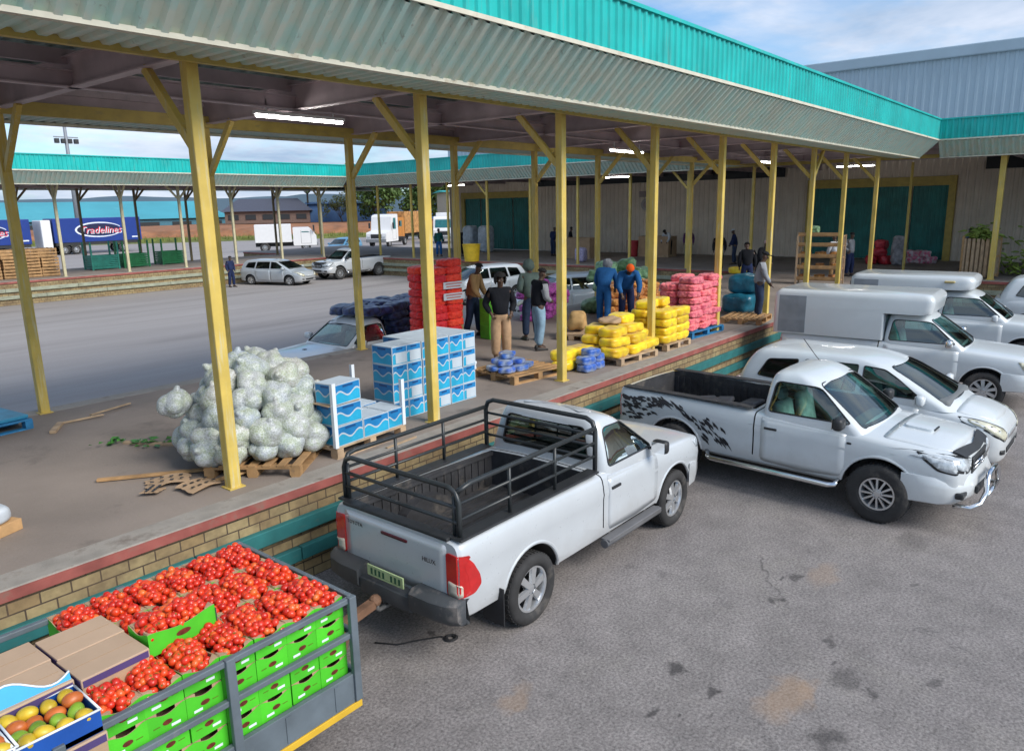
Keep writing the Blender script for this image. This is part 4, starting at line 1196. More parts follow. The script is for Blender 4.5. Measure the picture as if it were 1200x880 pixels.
# ------------------------------------------------------------------ helpers
def pallet(loc, rz, label, m=WOODP, L=1.2, W=1.0, group=None):
    r = empty('pallet', loc, rz); tag(r, label, 'pallet', group)
    bm = bmesh.new()
    n = 7
    for k in range(n):
        y = -W / 2 + .05 + (W - .1) * k / (n - 1)
        box(bm, -L / 2, L / 2, y - .045, y + .045, .125, .147, 0, .003)
    link('deck_boards', bm, m, r)
    bm = bmesh.new()
    for x in (-L / 2 + .05, 0, L / 2 - .05):
        box(bm, x - .05, x + .05, -W / 2, W / 2, .10, .1245); 
        for y in (-W / 2 + .06, 0, W / 2 - .06): box(bm, x - .05, x + .05, y - .06, y + .06, .022, .0995)
    link('bearers', bm, m, r)
    bm = bmesh.new()
    for y in (-W / 2 + .06, 0, W / 2 - .06): box(bm, -L / 2, L / 2, y - .05, y + .05, .001, .0215)
    link('base_boards', bm, m, r)
    return r

def sackmesh(name, L, W, H, seed, m, lump=.03, ls=7, ends=.25):
    """lying sack: pinched pillow with lumps of what is in it"""
    bm = bmesh.new()
    bmesh.ops.create_cube(bm, size=2)
    bmesh.ops.subdivide_edges(bm, edges=bm.edges[:], cuts=11, use_grid_fill=True)
    o = Vector((seed * 3.7, seed * 1.3, seed * 2.1))
    for v in bm.verts:
        p = v.co.copy()
        e = 4.5
        k = (abs(p.x)**e + abs(p.y)**e + abs(p.z)**e) ** (1 / e)
        q = p / k
        f = 1 - ends * max(0, abs(q.x) - .55) ** 1.5 * 1.4
        c = Vector((q.x * L / 2, q.y * W / 2 * f, q.z * H / 2 * f))
        d = mnoise.noise(c * ls + o) * lump + mnoise.noise(c * 2.2 + o) * lump * .9
        v.co = c + q.normalized() * d
    me = bpy.data.meshes.new(name); bmesh.ops.recalc_face_normals(bm, faces=bm.faces); bm.to_mesh(me); bm.free()
    me.materials.append(m)
    for p in me.polygons: p.use_smooth = True
    return me

def put(name, me, loc, rot, label, cat, group=None, sc=1):
    o = bpy.data.objects.new(name, me); COL.objects.link(o); o.location = loc
    o.rotation_euler = rot if isinstance(rot, tuple) else (0, 0, rot)
    o.scale = sc if isinstance(sc, tuple) else (sc, sc, sc)
    return tag(o, label, cat, group)

# ------------------------------------------------------------------ cabbages in white net bags
def bagmesh(i):
    r2 = random.Random(40 + i)
    bm = bmesh.new(); bmesh.ops.create_icosphere(bm, subdivisions=5, radius=1)
    cs = []
    for k in range(9):
        z = 1 - 2 * (k + .5) / 9; a = k * 2.4 + r2.uniform(-.4, .4)
        cs.append((Vector((math.cos(a) * math.sqrt(1 - z * z), math.sin(a) * math.sqrt(1 - z * z), z)), r2.uniform(.85, 1.12)))
    o = Vector((i * 5.1, 0, 0))
    cs = [(c * r2.uniform(.105, .135), r2.uniform(.115, .14)) for c, sz in cs]
    neck = Vector((.55, .3, .78)).normalized()
    for v in bm.verts:
        d = v.co.normalized(); acc = 0
        for c, rad in cs:                       # the net follows each head and sinks a little between them
            b_ = c.dot(d); q = rad * rad - c.length_squared + b_ * b_
            e = b_ + math.sqrt(q) if q > 0 else b_
            if e > 0: acc += math.exp(e * 46)
        r = math.log(acc + math.exp(.16 * 46)) / 46 + .007 * mnoise.noise(d * 9 + o) + .004 * mnoise.noise(d * 21 + o)
        k = max(0, d.dot(neck) - .975) / .025
        r += .07 * k
        v.co = Vector((d.x * r * 1.08, d.y * r, d.z * r * .94))
    me = bpy.data.meshes.new('cabbage_bag'); bm.to_mesh(me); bm.free(); me.materials.append(CABB)
    for p in me.polygons: p.use_smooth = True
    return me
BAGS = [bagmesh(i) for i in range(5)]
pc = Vector((4.98, 8.15, DZ))
pallet((4.86, 7.80, DZ), R(38), 'orange brown wooden pallet under the heap of white cabbage bags', WOODP, 1.2, 1.1, None)
r5 = random.Random(11)
def ringpts(n, rx, ry, ph): return [(rx * math.cos(2 * PI * k / n + ph), ry * math.sin(2 * PI * k / n + ph)) for k in range(n)]
lay = [(0, ringpts(15, .80, .72, .1) + ringpts(8, .46, .42, .4)), (.21, ringpts(14, .74, .66, .35) + ringpts(5, .36, .34, 0)), (.42, ringpts(12, .65, .57, .0) + ringpts(4, .28, .26, .5)),
       (.62, ringpts(10, .55, .48, .5) + ringpts(3, .2, .2, 0)), (.81, ringpts(7, .42, .36, .2) + [(0, 0)]), (.98, ringpts(4, .24, .2, .6)), (.60, [(-.74, .48)])]
for z, pts in lay:
    for x, y in pts:
        a = R(20)
        wx = x * math.cos(a) - y * math.sin(a); wy = x * math.sin(a) + y * math.cos(a)
        put('cabbage_bag', BAGS[r5.randrange(5)], (pc.x + wx * 1.06 + r5.uniform(-.03, .03), pc.y + wy * 1.06 + r5.uniform(-.03, .03), DZ + .28 + z * .86), (r5.uniform(-.5, .5), r5.uniform(-.5, .5), r5.uniform(0, 6.3)),
            'white net bag of cabbages in the heap behind the yellow column', 'bag of cabbages', 'white net bags of cabbages heaped on a pallet', r5.uniform(.70, .90))

# ------------------------------------------------------------------ blue and white fruit cartons
def boxmesh(name, L, W, H, white=()):
    """carton with a wavy white line over two blues on its sides, white edges and pale lid"""
    bm = bmesh.new()
    box(bm, -L / 2, L / 2, -W / 2, W / 2, 0, H, 3)
    for f in bm.faces:
        f.material_index = 3
    e = .0015
    def side(o, u, n, w, mode):
        o = Vector(o); u = Vector(u); n = Vector(n)
        N = 16; z = Vector((0, 0, 1))
        def q(pts, mi, lift):
            f = bm.faces.new([bm.verts.new(o + u * a + z * b + n * lift) for a, b in pts]); f.material_index = mi
        q([(.012, .012), (w - .012, .012), (w - .012, H - .014), (.012, H - .014)], 0, e)
        for k in range(N):
            a0 = .012 + (w - .024) * k / N; a1 = .012 + (w - .024) * (k + 1) / N
            f0 = H * (.50 + .13 * math.sin(a0 / w * 2 * PI * 1.5)); f1 = H * (.50 + .13 * math.sin(a1 / w * 2 * PI * 1.5))
            q([(a0, .012), (a1, .012), (a1, f1), (a0, f0)], 1, e * 2)
            q([(a0, f0 - .011), (a1, f1 - .011), (a1, f1 + .011), (a0, f0 + .011)], 3, e * 3)
        q([(w * .3, H * .80), (w * .7, H * .80), (w * .7, H * .90), (w * .3, H * .90)], 2, e * 3)
        if mode: q([(w * .22, .02), (w - .016, .02), (w - .016, H * .66), (w * .22, H * .66)], 3, e * 4)
    side((-L / 2, -W / 2, 0), (1, 0, 0), (0, -1, 0), L, 's' in white)
    side((L / 2, W / 2, 0), (-1, 0, 0), (0, 1, 0), L, 0)
    side((L / 2, -W / 2, 0), (0, 1, 0), (1, 0, 0), W, 0)
    side((-L / 2, W / 2, 0), (0, -1, 0), (-1, 0, 0), W, 0)
    me = bpy.data.meshes.new(name); bm.to_mesh(me); bm.free()
    for m in (BOXBL, BOXCY, BOXDK, BOXTOP): me.materials.append(m)
    return me
BX = boxmesh('fruit_carton', .43, .33, .25); BXN = boxmesh('fruit_carton', .285, .42, .265); BXW = boxmesh('fruit_carton', .285, .42, .265, 's')
pallet((5.92, 7.72, DZ), R(4), 'wooden pallet carrying the low half unpacked stack of blue cartons', WOODB, 1.2, 1.1)
lb = 'blue and white fruit carton in the low half unpacked stack'; gb = 'blue cartons on the half unpacked pallet'
B0 = Vector((5.92, 7.72, DZ + .148))
def lowbox(x, y, k, rz=0, lab=lb, g=gb):
    a = R(4); p = Vector((x * math.cos(a) - y * math.sin(a), x * math.sin(a) + y * math.cos(a), k * .257)) + B0
    return put('fruit_carton', BX, p, a + rz + r5.uniform(-.04, .04), lab, 'carton', g)
for x, y in ((-.35, -.36), (.10, -.36), (-.35, .0), (.11, .0), (-.35, .36), (.11, .36)): lowbox(x, y, 0)
lowbox(.44, -.3, 0, PI / 2); lowbox(.44, .2, 0, PI / 2)
for x, y in ((-.36, -.36), (-.38, .02), (-.36, .38), (.10, .37)): lowbox(x, y, 1)
lowbox(-.36, -.36, 2.03, .05, 'single blue carton set on top of the low unpacked stack', None)
bm = bmesh.new(); box(bm, -.24, .24, -.19, .19, 0, .006)
ob = link('cardboard_sheet', bm, CARD); ob.location = (B0.x - .38, B0.y - .36, B0.z + 2 * .257 + .002); tag(ob, 'flat brown cardboard sheet under the single raised carton', 'cardboard')
def cornerboard(x, y, h, label, z0=0):
    bm = bmesh.new(); box(bm, 0, .05, 0, .006, 0, h); box(bm, 0, .006, .0065, .05, 0, h)
    o = link('corner_board', bm, WHITEC); o.location = (x, y, DZ + z0); tag(o, label, 'corner board'); return o
cornerboard(B0.x - .585, B0.y - .60, .80, 'white upright corner board at the left front of the low carton stack', .148)
cornerboard(B0.x + .60, B0.y - .50, .62, 'white upright corner board at the right front of the low carton stack', .148)
cornerboard(6.66, 8.40, .80, 'white upright corner board beside the tall carton stack')
lb2 = 'blue and white fruit carton in the tall square stack'; gb2 = 'blue cartons in the tall square stack'
for k in range(4):
    for i in range(6):
        for j in range(3):
            if j == 2 or (j == 1 and i < 2): continue
            me = BXW if (i * 3 + k * 5 + j) % 7 in (1, 2, 4) else BXN
            put('fruit_carton', me, (7.06 + .288 * i + r5.uniform(-.006, .006), 8.03 + .424 * j + r5.uniform(-.012, .012), DZ + .005 + .266 * k), r5.uniform(-.015, .015), lb2, 'carton', gb2)

# ------------------------------------------------------------------ red sacks
REDS = [sackmesh('onion_sack', .47, .48, .19, i, REDNET, .018, 14) for i in range(4)]
pallet((12.15, 12.15, DZ), R(-8), 'blue pallet under the tall block of red sacks', BLUEPAL, 1.15, 1.0)
for k in range(10):
    for i in range(2):
        for j in range(2):
            if k == 9 and not (i == 1 and j == 0): continue
            a = R(-8); x = -.225 + .45 * i; y = -.24 + .48 * j
            put('onion_sack', REDS[r5.randrange(4)], (12.15 + x * math.cos(a) - y * math.sin(a) + r5.uniform(-.015, .015), 12.15 + x * math.sin(a) + y * math.cos(a) + r5.uniform(-.02, .02), DZ + .24 + .168 * k), (r5.uniform(-.03, .03), r5.uniform(-.04, .04), a + r5.uniform(-.05, .05)),
                'red net onion sack in the tall red stack' if k < 9 else 'single red onion sack thrown on top of the red stack', 'onion sack', 'red net sacks stacked on the blue pallet' if k < 9 else None)
for z, lab in ((1.02, 'lower'), (1.27, 'upper')):
    bm = bmesh.new(); box(bm, -.30, .30, -.004, .004, -.075, .075)
    for k in range(2): box(bm, -.24 + .02 * k, .22 - .04 * k, -.0065, -.0042, .02 - .06 * k, .045 - .06 * k, 1)
    o = link('paper_label', bm, [WHITEC, mat('faded_red_print', (.6, .16, .13), .6)]); o.location = (12.22, 11.62, DZ + z); o.rotation_euler = (0, 0, R(-8)); tag(o, '%s pale printed label strip on the front of the red sacks' % lab, 'label')
# green crates beside them, white bag on the ground
def greencrate(n):
    bm = bmesh.new(); box(bm, -.22, .22, -.17, .17, 0, .30, 0, .006)
    for s in (-1, 1):
        for x in (-.11, .11): box(bm, x - .05, x + .05, s * .1715 - .0015, s * .1715 + .0015, .19, .23, 1)
    me = bpy.data.meshes.new('green_box'); bm.to_mesh(me); bm.free(); me.materials.append(mat('grass_green_box', (.09, .40, .02), .55, var=.2, rnd=.1)); me.materials.append(BLK); return me
GC = greencrate(0)
for k in range(3): put('green_box', GC, (13.0, 11.2, DZ + .005 + .302 * k), R(-10) + r5.uniform(-.03, .03), 'bright green box in the narrow stack behind the person in black', 'box', 'green boxes in the narrow stack')

# ------------------------------------------------------------------ pallet with blue packets
pallet((10.28, 8.25, DZ), R(-8), 'bare wooden pallet half covered by blue packets', WOODP, 1.25, 1.1)
PKT = [sackmesh('packet', .30, .24, .10, i + 9, BLUEBAG, .012, 9) for i in range(3)]
for k, (x, y, z, a) in enumerate(((-.42, -.25, .2, .2), (-.12, -.30, .2, -.1), (.16, -.22, .2, .3), (-.40, .05, .2, 1.2), (-.08, .05, .2, .1), (.18, .12, .2, 1.4), (-.3, -.12, .29, .5), (-.02, -.14, .29, 1.7), (-.2, .1, .29, .2), (-.12, .0, .38, .9), (.02, .1, .38, .1))):
    put('packet', PKT[k % 3], (10.18 + x, 8.35 + y, DZ + z), (0, 0, a), 'blue and white packet in the heap on the bare pallet', 'packet', 'blue packets heaped on the bare pallet')
put('plastic_bag', sackmesh('plastic_bag', .26, .2, .16, 77, WHITEC, .04, 8), (9.55, 8.75, DZ + .23), .4, 'crumpled white plastic bag at the edge of the packet pallet', 'plastic bag')

# ------------------------------------------------------------------ yellow bags
YB = [sackmesh('yellow_bag', .60, .42, .19, i + 20, YELNET, .022, 8) for i in range(5)]
pallet((12.55, 7.55, DZ), R(-4), 'worn wooden pallet under the loose pile of yellow bags', WOODB, 1.25, 1.0)
pallet((14.15, 7.55, DZ), R(-2), 'wooden pallet under the neat square stack of yellow bags', WOODB, 1.0, 1.0)
def ybag(x, y, z, a, lab, g, tilt=.1): put('yellow_bag', YB[r5.randrange(5)], (x, y, DZ + z), (r5.uniform(-tilt, tilt), r5.uniform(-tilt, tilt), a), lab, 'yellow bag', g)
for x, y, z, a in ((12.05, 7.35, .24, .05), (12.65, 7.30, .24, 0), (13.2, 7.35, .24, -.1), (12.05, 7.8, .24, .1), (12.65, 7.8, .24, 0), (13.2, 7.8, .24, .1), (12.15, 7.4, .41, -.1), (12.75, 7.36, .41, .05), (12.2, 7.85, .41, 0), (12.8, 7.85, .41, .1), (13.15, 7.6, .41, 1.4),
                   (12.25, 7.5, .58, .1), (12.85, 7.5, .58, -.05), (12.4, 7.95, .58, .2), (13.0, 7.95, .58, 0), (12.95, 7.75, .74, .1)):
    ybag(x, y, z, a, 'yellow bag in the loose pile in front of the man in the blue jacket', 'yellow bags in the loose pile')
for x, y, z, a in ((11.15, 7.85, .10, .2), (11.65, 7.9, .10, 0), (11.2, 7.9, .27, .1), (11.7, 7.9, .27, -.1)):
    ybag(x, y, z, a, 'yellow bag in the low row behind the third yellow column', 'yellow bags in the low row')
for k in range(4):
    for x in (13.9, 14.45):
        for y in (7.3, 7.75): ybag(x, y, .24 + .165 * k, r5.uniform(-.04, .04), 'yellow bag in the neat square stack left of the pink sacks', 'yellow bags in the neat square stack', .03)
for x, y, z in ((13.95, 7.72, .905), (14.42, 7.70, .905)): ybag(x, y, z - .0, .3, 'loose yellow bag lying on top of the neat yellow stack', 'loose yellow bags on top of the neat stack')
BB = [sackmesh('blue_bag', .34, .28, .14, i + 33, BLUEBAG, .02, 9) for i in range(2)]
for k, (x, y, z) in enumerate(((11.2, 7.42, .07), (11.55, 7.45, .07), (11.22, 7.45, .20), (11.58, 7.47, .20), (11.4, 7.46, .32))):
    put('blue_bag', BB[k % 2], (x, y, DZ + z), r5.uniform(-.2, .2), 'small blue and white bag stacked beside the third yellow column', 'blue bag', 'small blue bags by the third column')
put('cardboard_scrap', sackmesh('cardboard_scrap', .5, .4, .10, 51, CARD, .05, 6), (12.55, 7.75, DZ + .74), .3, 'crumpled brown paper lying on top of the yellow pile', 'paper')

# ------------------------------------------------------------------ pink sacks
PK = [sackmesh('pink_sack', .56, .44, .17, i + 60, PINKNET, .02, 14) for i in range(4)]
pallet((16.0, 7.75, DZ), R(-3), 'blue pallet under the block of pink sacks', BLUEPAL, 1.5, 1.0)
for k in range(8):
    for i in range(3):
        for j in range(2):
            if (i == 1 and j == 1 and k < 6) or (k == 7 and (i + j) % 2): continue
            put('pink_sack', PK[r5.randrange(4)], (15.52 + .5 * i + r5.uniform(-.03, .03), 7.52 + .45 * j + r5.uniform(-.03, .03), DZ + .235 + .148 * k), (r5.uniform(-.05, .05), r5.uniform(-.06, .06), r5.uniform(-.06, .06)), 'pink net sack in the block on the blue pallet', 'pink sack', 'pink net sacks stacked in a block')

# ------------------------------------------------------------------ further goods behind
def pile(me_list, nm, x0, x1, y0, y1, n0, layers, dz, label, cat, group, z0=.1, tilt=.2, sc=1):
    for k in range(layers):
        n = max(1, n0 - k)
        for i in range(n):
            u = (i + .5) / n
            kx = (x1 - x0) * .05 * k
            put(nm, me_list[r5.randrange(len(me_list))], (x0 + kx + (x1 - x0 - 2 * kx) * u, y0 + (y1 - y0) * (r5.random() if layers > 1 else .5), DZ + z0 + dz * k), (r5.uniform(-tilt, tilt), r5.uniform(-tilt, tilt), r5.uniform(0, 6)), label, cat, group, sc)
MG = [sackmesh('magenta_sack', .5, .38, .2, i + 70, MAGNET, .03, 10) for i in range(2)]
pile(MG, 'magenta_sack', 15.4, 17.2, 11.9, 12.5, 6, 6, .17, 'magenta net sack in the heap left of the man in the blue jacket', 'magenta sack', 'magenta net sacks in a heap', .1)
OR = [sackmesh('orange_sack', .5, .38, .2, i + 75, ORNET, .03, 10) for i in range(2)]
pile(OR, 'orange_sack', 16.2, 19.4, 10.0, 10.6, 8, 5, .17, 'orange net sack in the long heap behind the pink block', 'orange sack', 'orange net sacks in the long heap', .12)
GR = [sackmesh('green_sack', .62, .5, .34, i + 80, GRNET, .06, 7) for i in range(3)]
pile(GR, 'green_sack', 17.4, 20.4, 11.0, 11.9, 6, 5, .25, 'pale green net sack of cabbages behind the man in the blue jacket', 'green sack', 'pale green net sacks', .2)
KHB = sackmesh('kraft_bag', .5, .42, .42, 91, mat('kraft_paper', (.48, .30, .12), .8, var=.25), .06, 5)
put('kraft_bag', KHB, (14.1, 9.6, DZ + .40), .5, 'brown paper bundle lying beside the man in the blue jacket', 'paper bundle')
pallet((14.1, 9.6, DZ), .3, 'small dark pallet under the brown paper bundle', WOODB, .9, .7)
# teal wrapped bundles at the dock edge
TEALW = mat('teal_wrap', (.015, .13, .20), .3, var=.4, vs=3, bump=.6, bs=14)
tm = [sackmesh('wrapped_bale', .9, .8, .5, i + 95, TEALW, .04, 5, .1) for i in range(2)]
for k, (x, y, z) in enumerate(((19.6, 8.0, .30), (20.5, 8.1, .30), (20.0, 8.05, .78))):
    put('wrapped_bale', tm[k % 2], (x, y, DZ + z), .1 * k, ('lower left teal wrapped bale at the dock edge', 'lower right teal wrapped bale at the dock edge', 'topmost teal wrapped bale at the dock edge')[k], 'bale')
pallet((18.4, 7.35, DZ), R(8), 'brown pallet lying at the dock edge right of the pink sacks', WOODP, 1.2, 1.0)
# teal pallet and white box at the left
pallet((2.92, 12.25, DZ), R(6), 'blue pallet on the near dock beside the leftmost back column', BLUEPAL, 1.4, 1.0); 
bm = bmesh.new(); box(bm, -.7, .7, -.45, .45, .15, .20, 0, .01); o = link('blue_sheet', bm, mat('blue_board', (.03, .22, .36), .5, var=.3)); o.location = (2.90, 12.27, DZ); o.rotation_euler = (0, 0, R(7)); tag(o, 'pale blue board lying on the blue pallet', 'board')
bm = bmesh.new(); box(bm, -.3, .3, -.25, .25, 0, .11, 0, .004); o = link('wooden_tray', bm, WOODP); o.location = (1.88, 8.12, DZ + .001); o.rotation_euler = (0, 0, R(22)); tag(o, 'low orange wooden tray on the dock at the left edge', 'tray')
put('plastic_cover', sackmesh('plastic_cover', .56, .48, .16, 55, mat('white_plastic', (.52, .56, .60), .35, var=.1, bump=.3, bs=12), .03, 6), (1.86, 8.12, DZ + .19), R(22), 'white plastic cover over the orange wooden tray', 'plastic cover')

# ------------------------------------------------------------------ litter on the dock
def stick(p, q, w, h, m, label, nm='wooden_stick'):
    bm = bmesh.new(); beam(bm, p, q, w, h, 0, (0, 0, 1), .003); return tag(link(nm, bm, m), label, 'stick')
Z = DZ + .012
stick((3.95, 11.75, Z), (4.55, 11.65, Z + .02), .05, .022, WOODB, 'short pale stick by the foot of the leftmost back column')
stick((4.42, 11.78, Z + .022), (5.1, 12.0, Z + .022), .05, .02, WOODB, 'longer brown stick pointing away from the leftmost back column')
stick((3.72, 11.30, Z + .01), (3.98, 11.72, Z + .01), .08, .04, WOODB, 'stubby pale wood block by the leftmost back column')
stick((4.12, 10.02, Z), (4.48, 9.35, Z), .07, .03, WOODB, 'pale wooden stick lying over green leaves on the dock')
stick((4.45, 9.25, Z), (5.05, 9.40, Z + .10), .06, .03, WOODP, 'brown stick leaning towards the cabbage heap')
stick((3.25, 8.75, Z + .015), (4.35, 7.95, Z + .015), .06, .03, WOODP, 'long brown stick under the perforated cardboard')
stick((4.05, 7.62, Z + .02), (4.75, 7.50, Z + .05), .05, .025, WOODP, 'thin orange stick at the foot of the nearest yellow column')
stick((6.0, 6.98, Z), (6.55, 7.02, Z), .035, .02, WOODB, 'thin pale stick at the dock edge before the low cartons')
def cardsheet(loc, rz, L, W, label, seed):
    r2 = random.Random(seed)
    pts = []
    for k in range(26):
        a = 2 * PI * k / 26
        q = max(abs(math.cos(a)), abs(math.sin(a)))
        rr2 = 1 / q * r2.uniform(.80, 1.02)
        pts.append((math.cos(a) * rr2 * L / 2, math.sin(a) * rr2 * W / 2))
    bm = bmesh.new(); prism(bm, pts, lambda a, b: Vector((a, b, .004 + .02 * math.sin(a * 9 + seed))), lambda a, b: Vector((a, b, .010 + .02 * math.sin(a * 9 + seed))))
    for i in range(4):
        for j in range(2): box(bm, -L * .32 + L * .2 * i - .02, -L * .32 + L * .2 * i + .02, -W * .2 + W * .36 * j - .014, -W * .2 + W * .36 * j + .014, .036, .040, 1)
    o = link('torn_cardboard', bm, [CARD, BLK]); o.location = loc; o.rotation_euler = (0, 0, rz); return tag(o, label, 'cardboard')
cardsheet((3.72, 8.05, DZ + .03), R(-25), .50, .34, 'perforated torn cardboard sheet left of the nearest column foot', 1)
cardsheet((3.86, 7.62, DZ + .035), R(10), .44, .36, 'torn brown cardboard lying against the nearest column foot', 2)
cardsheet((3.48, 7.90, DZ + .02), R(40), .26, .2, 'smallest torn cardboard scrap on the dock edge', 3)
LEAF = mat('cabbage_leaf', (.05, .20, .03), .6, var=.5, vs=6)
bm = bmesh.new(); r6 = random.Random(5)
for k in range(60):
    cx, cy = r6.choice(((4.15, 9.75), (4.3, 9.6), (4.75, 9.05), (4.0, 10.1)))
    x = cx + r6.gauss(0, .10); y = cy + r6.gauss(0, .10); a = r6.uniform(0, 6.3); L = r6.uniform(.05, .16)
    vs = [bm.verts.new((x + math.cos(a) * u * L - math.sin(a) * v2 * L, y + math.sin(a) * u * L + math.cos(a) * v2 * L, DZ + .004 + .03 * r6.random() * (abs(u - .5) < .3) + .001 * k)) for u, v2 in ((0, 0), (.5, -.28), (1, 0), (.5, .28))]
    bm.faces.new((vs[0], vs[1], vs[2])); bm.faces.new((vs[0], vs[2], vs[3]))
tag(link('fallen_leaves', bm, LEAF), 'green cabbage leaves scattered on the dock floor', 'leaves', kind='stuff')
bm = bmesh.new(); tube(bm, [(4.14, 5.15, .012), (4.25, 4.95, .012), (4.4, 4.86, .012), (4.6, 4.72, .012), (4.62, 4.66, .012)], .007, 6); lathe(bm, [(.05, 0), (.07, .012), (.05, .022), (.03, .012)], 14, 'z', (4.64, 4.62, .005), closed=True)
tag(link('ground_strap', bm, BLACKM), 'dark strap with a ring end lying on the asphalt by the hitch', 'strap')

# ================================================================== TRAILER WITH TOMATOES
TX0, TX1, TY0, TY1, BZ = -.6, 3.02, 3.98, 5.40, .77
tr = empty('trailer', (1.2, 4.69, 0)); tag(tr, 'grey flat trailer with side rails loaded with tomato crates', 'trailer')
def T(bm, nm, m, par=None, smooth=None):
    o = link(nm, bm, m, par or tr, smooth=smooth)
    if par is None: o.matrix_parent_inverse = Matrix.Translation((-1.2, -4.69, 0))
    return o
bm = bmesh.new(); box(bm, TX0, TX1, TY0 + .045, TY1 - .045, .70, BZ); T(bm, 'deck', TRGREY)
for s, y in ((-1, TY0), (1, TY1)):
    bm = bmesh.new(); box(bm, TX0, TX1, y - .02, y + .02, .57, .80, 0, .004)
    for k in range(9): box(bm, TX0 + .2 + .4 * k, TX0 + .24 + .4 * k, y + s * .02 - .006, y + s * .02 + .006, .59, .78)
    T(bm, 'side_board', TRGREY)
    bm = bmesh.new(); box(bm, TX0, TX1 + .01, y - .028, y + .028, .515, .568, 0, .004); T(bm, 'yellow_strip', TRYEL)
    for z in (1.37, 1.10):
        bm = bmesh.new(); box(bm, TX0, TX1 + .02, y - .02, y + .02, z - .02, z + .02, 0, .006); T(bm, 'side_rail', TRGREY)
    for x in (3.0, 2.06, 1.10, .14):
        bm = bmesh.new(); box(bm, x - .03, x + .03, y + s * .021 - .02, y + s * .021 + .02, .58, 1.40, 0, .006); T(bm, 'rail_post', TRGREY)
bm = bmesh.new(); box(bm, TX1 - .02, TX1 + .02, TY0 + .03, TY1 - .03, .57, .80); T(bm, 'head_board', TRGREY)
for z in (1.37, 1.10):
    bm = bmesh.new(); box(bm, TX1 - .02, TX1 + .02, TY0 + .02, TY1 - .02, z - .02, z + .02, 0, .006); T(bm, 'side_rail', TRGREY)
bm = bmesh.new(); box(bm, TX0, TX1, 4.2, 4.3, .45, .69); box(bm, TX0, TX1, 5.1, 5.2, .45, .69); beam(bm, (TX1, 4.3, .5), (3.70, 4.98, .46), .08, .10); beam(bm, (TX1, 5.1, .5), (3.70, 4.98, .46), .08, .10); beam(bm, (3.55, 4.98, .47), (4.05, 5.03, .50), .08, .08)
bmesh.ops.create_icosphere(bm, subdivisions=2, radius=.06, matrix=Matrix.Translation((4.08, 5.03, .52))); T(bm, 'drawbar', RUSTY)
bm = bmesh.new(); tube(bm, [(3.45, 4.90, .5), (3.45, 4.90, .05)], .03, 8); lathe(bm, [(.0, 0), (.09, 0), (.09, .03), (0, .03)], 16, 'z', (3.45, 4.90, .012)); tube(bm, [(3.45, 4.9, .5), (3.45, 4.9, .7), (3.5, 4.8, .72)], .018, 6); T(bm, 'jockey_stand', STEEL)
for x in (.75, .05):
    for s, y in ((-1, TY0 + .12), (1, TY1 - .12)):
        wheel(tr, x - 1.2, y - 4.69, .30, s, 'plain', .2, .18)

def tomcrate(inner_grey=False):
    """cut-away carton: scalloped rim, printed sides, brown corner gussets"""
    L, W, H, t = .232, .452, .150, .006
    bm = bmesh.new()
    def wall(p, u, n, w):
        p = Vector(p); u = Vector(u); n = Vector(n); N = 14; prev = None
        for k in range(N + 1):
            f = k / N
            h = H - .030 * (0.5 - .5 * math.cos(2 * PI * min(1, max(0, (f - .06) / .88)))) ** .7
            o = p + u * (w * f)
            cur = [bm.verts.new(o), bm.verts.new(o + Vector((0, 0, h))), bm.verts.new(o + n * t + Vector((0, 0, h))), bm.verts.new(o + n * t)]
            if prev:
                for a, b, mi in ((0, 1, 0), (1, 2, 1), (2, 3, 1)):
                    fc = bm.faces.new((prev[a], prev[b], cur[b], cur[a])); fc.material_index = mi
            prev = cur
    wall((-L / 2, -W / 2, 0), (1, 0, 0), (0, 1, 0), L); wall((-L / 2, W / 2, 0), (1, 0, 0), (0, -1, 0), L)
    wall((-L / 2, -W / 2, 0), (0, 1, 0), (1, 0, 0), W); wall((L / 2, -W / 2, 0), (0, 1, 0), (-1, 0, 0), W)
    box(bm, -L / 2 + t, L / 2 - t, -W / 2 + t, W / 2 - t, .001, .02, 1)
    for sx in (-1, 1):
        for sy in (-1, 1):
            q = [(sx * (L / 2 - t), sy * (W / 2 - t)), (sx * (L / 2 - t - .055), sy * (W / 2 - t)), (sx * (L / 2 - t), sy * (W / 2 - t - .06))]
            prism(bm, q, lambda a, b: Vector((a, b, .02)), lambda a, b: Vector((a, b, H + .003)), 1)
    for s in (-1, 1):                                   # printing on the short and long sides
        y = s * (W / 2 + .0015)
        for cz, sc in ((.052, 1.0),):
            ov = [(math.cos(2 * PI * k / 14) * .030, cz + .018 + math.sin(2 * PI * k / 14) * .017) for k in range(14)]
            f = bm.faces.new([bm.verts.new((a, y, b)) for a, b in ov]); f.material_index = 2
            f = bm.faces.new([bm.verts.new((a, y, b)) for a, b in ((.02, .028), (.075, .028), (.075, .046), (.02, .046))]); f.material_index = 3
            f = bm.faces.new([bm.verts.new((a, y, b)) for a, b in ((-.085, .06), (-.045, .06), (-.045, .066), (-.085, .066))]); f.material_index = 4
        x = s * (L / 2 + .0015)
        ov = [(math.cos(2 * PI * k / 14) * .05, .07 + math.sin(2 * PI * k / 14) * .02) for k in range(14)]
        f = bm.faces.new([bm.verts.new((x, a, b)) for a, b in ov]); f.material_index = 2
    me = bpy.data.meshes.new('tomato_crate'); bm.to_mesh(me); bm.free()
    for m in (GREENB, CARD, DKRED, WHITEC, mat('olive_print', (.10, .14, .01), .6)): me.materials.append(m)
    return me
TC = tomcrate()
CX, CY, CH = .236, .460, .156
tomspots = []
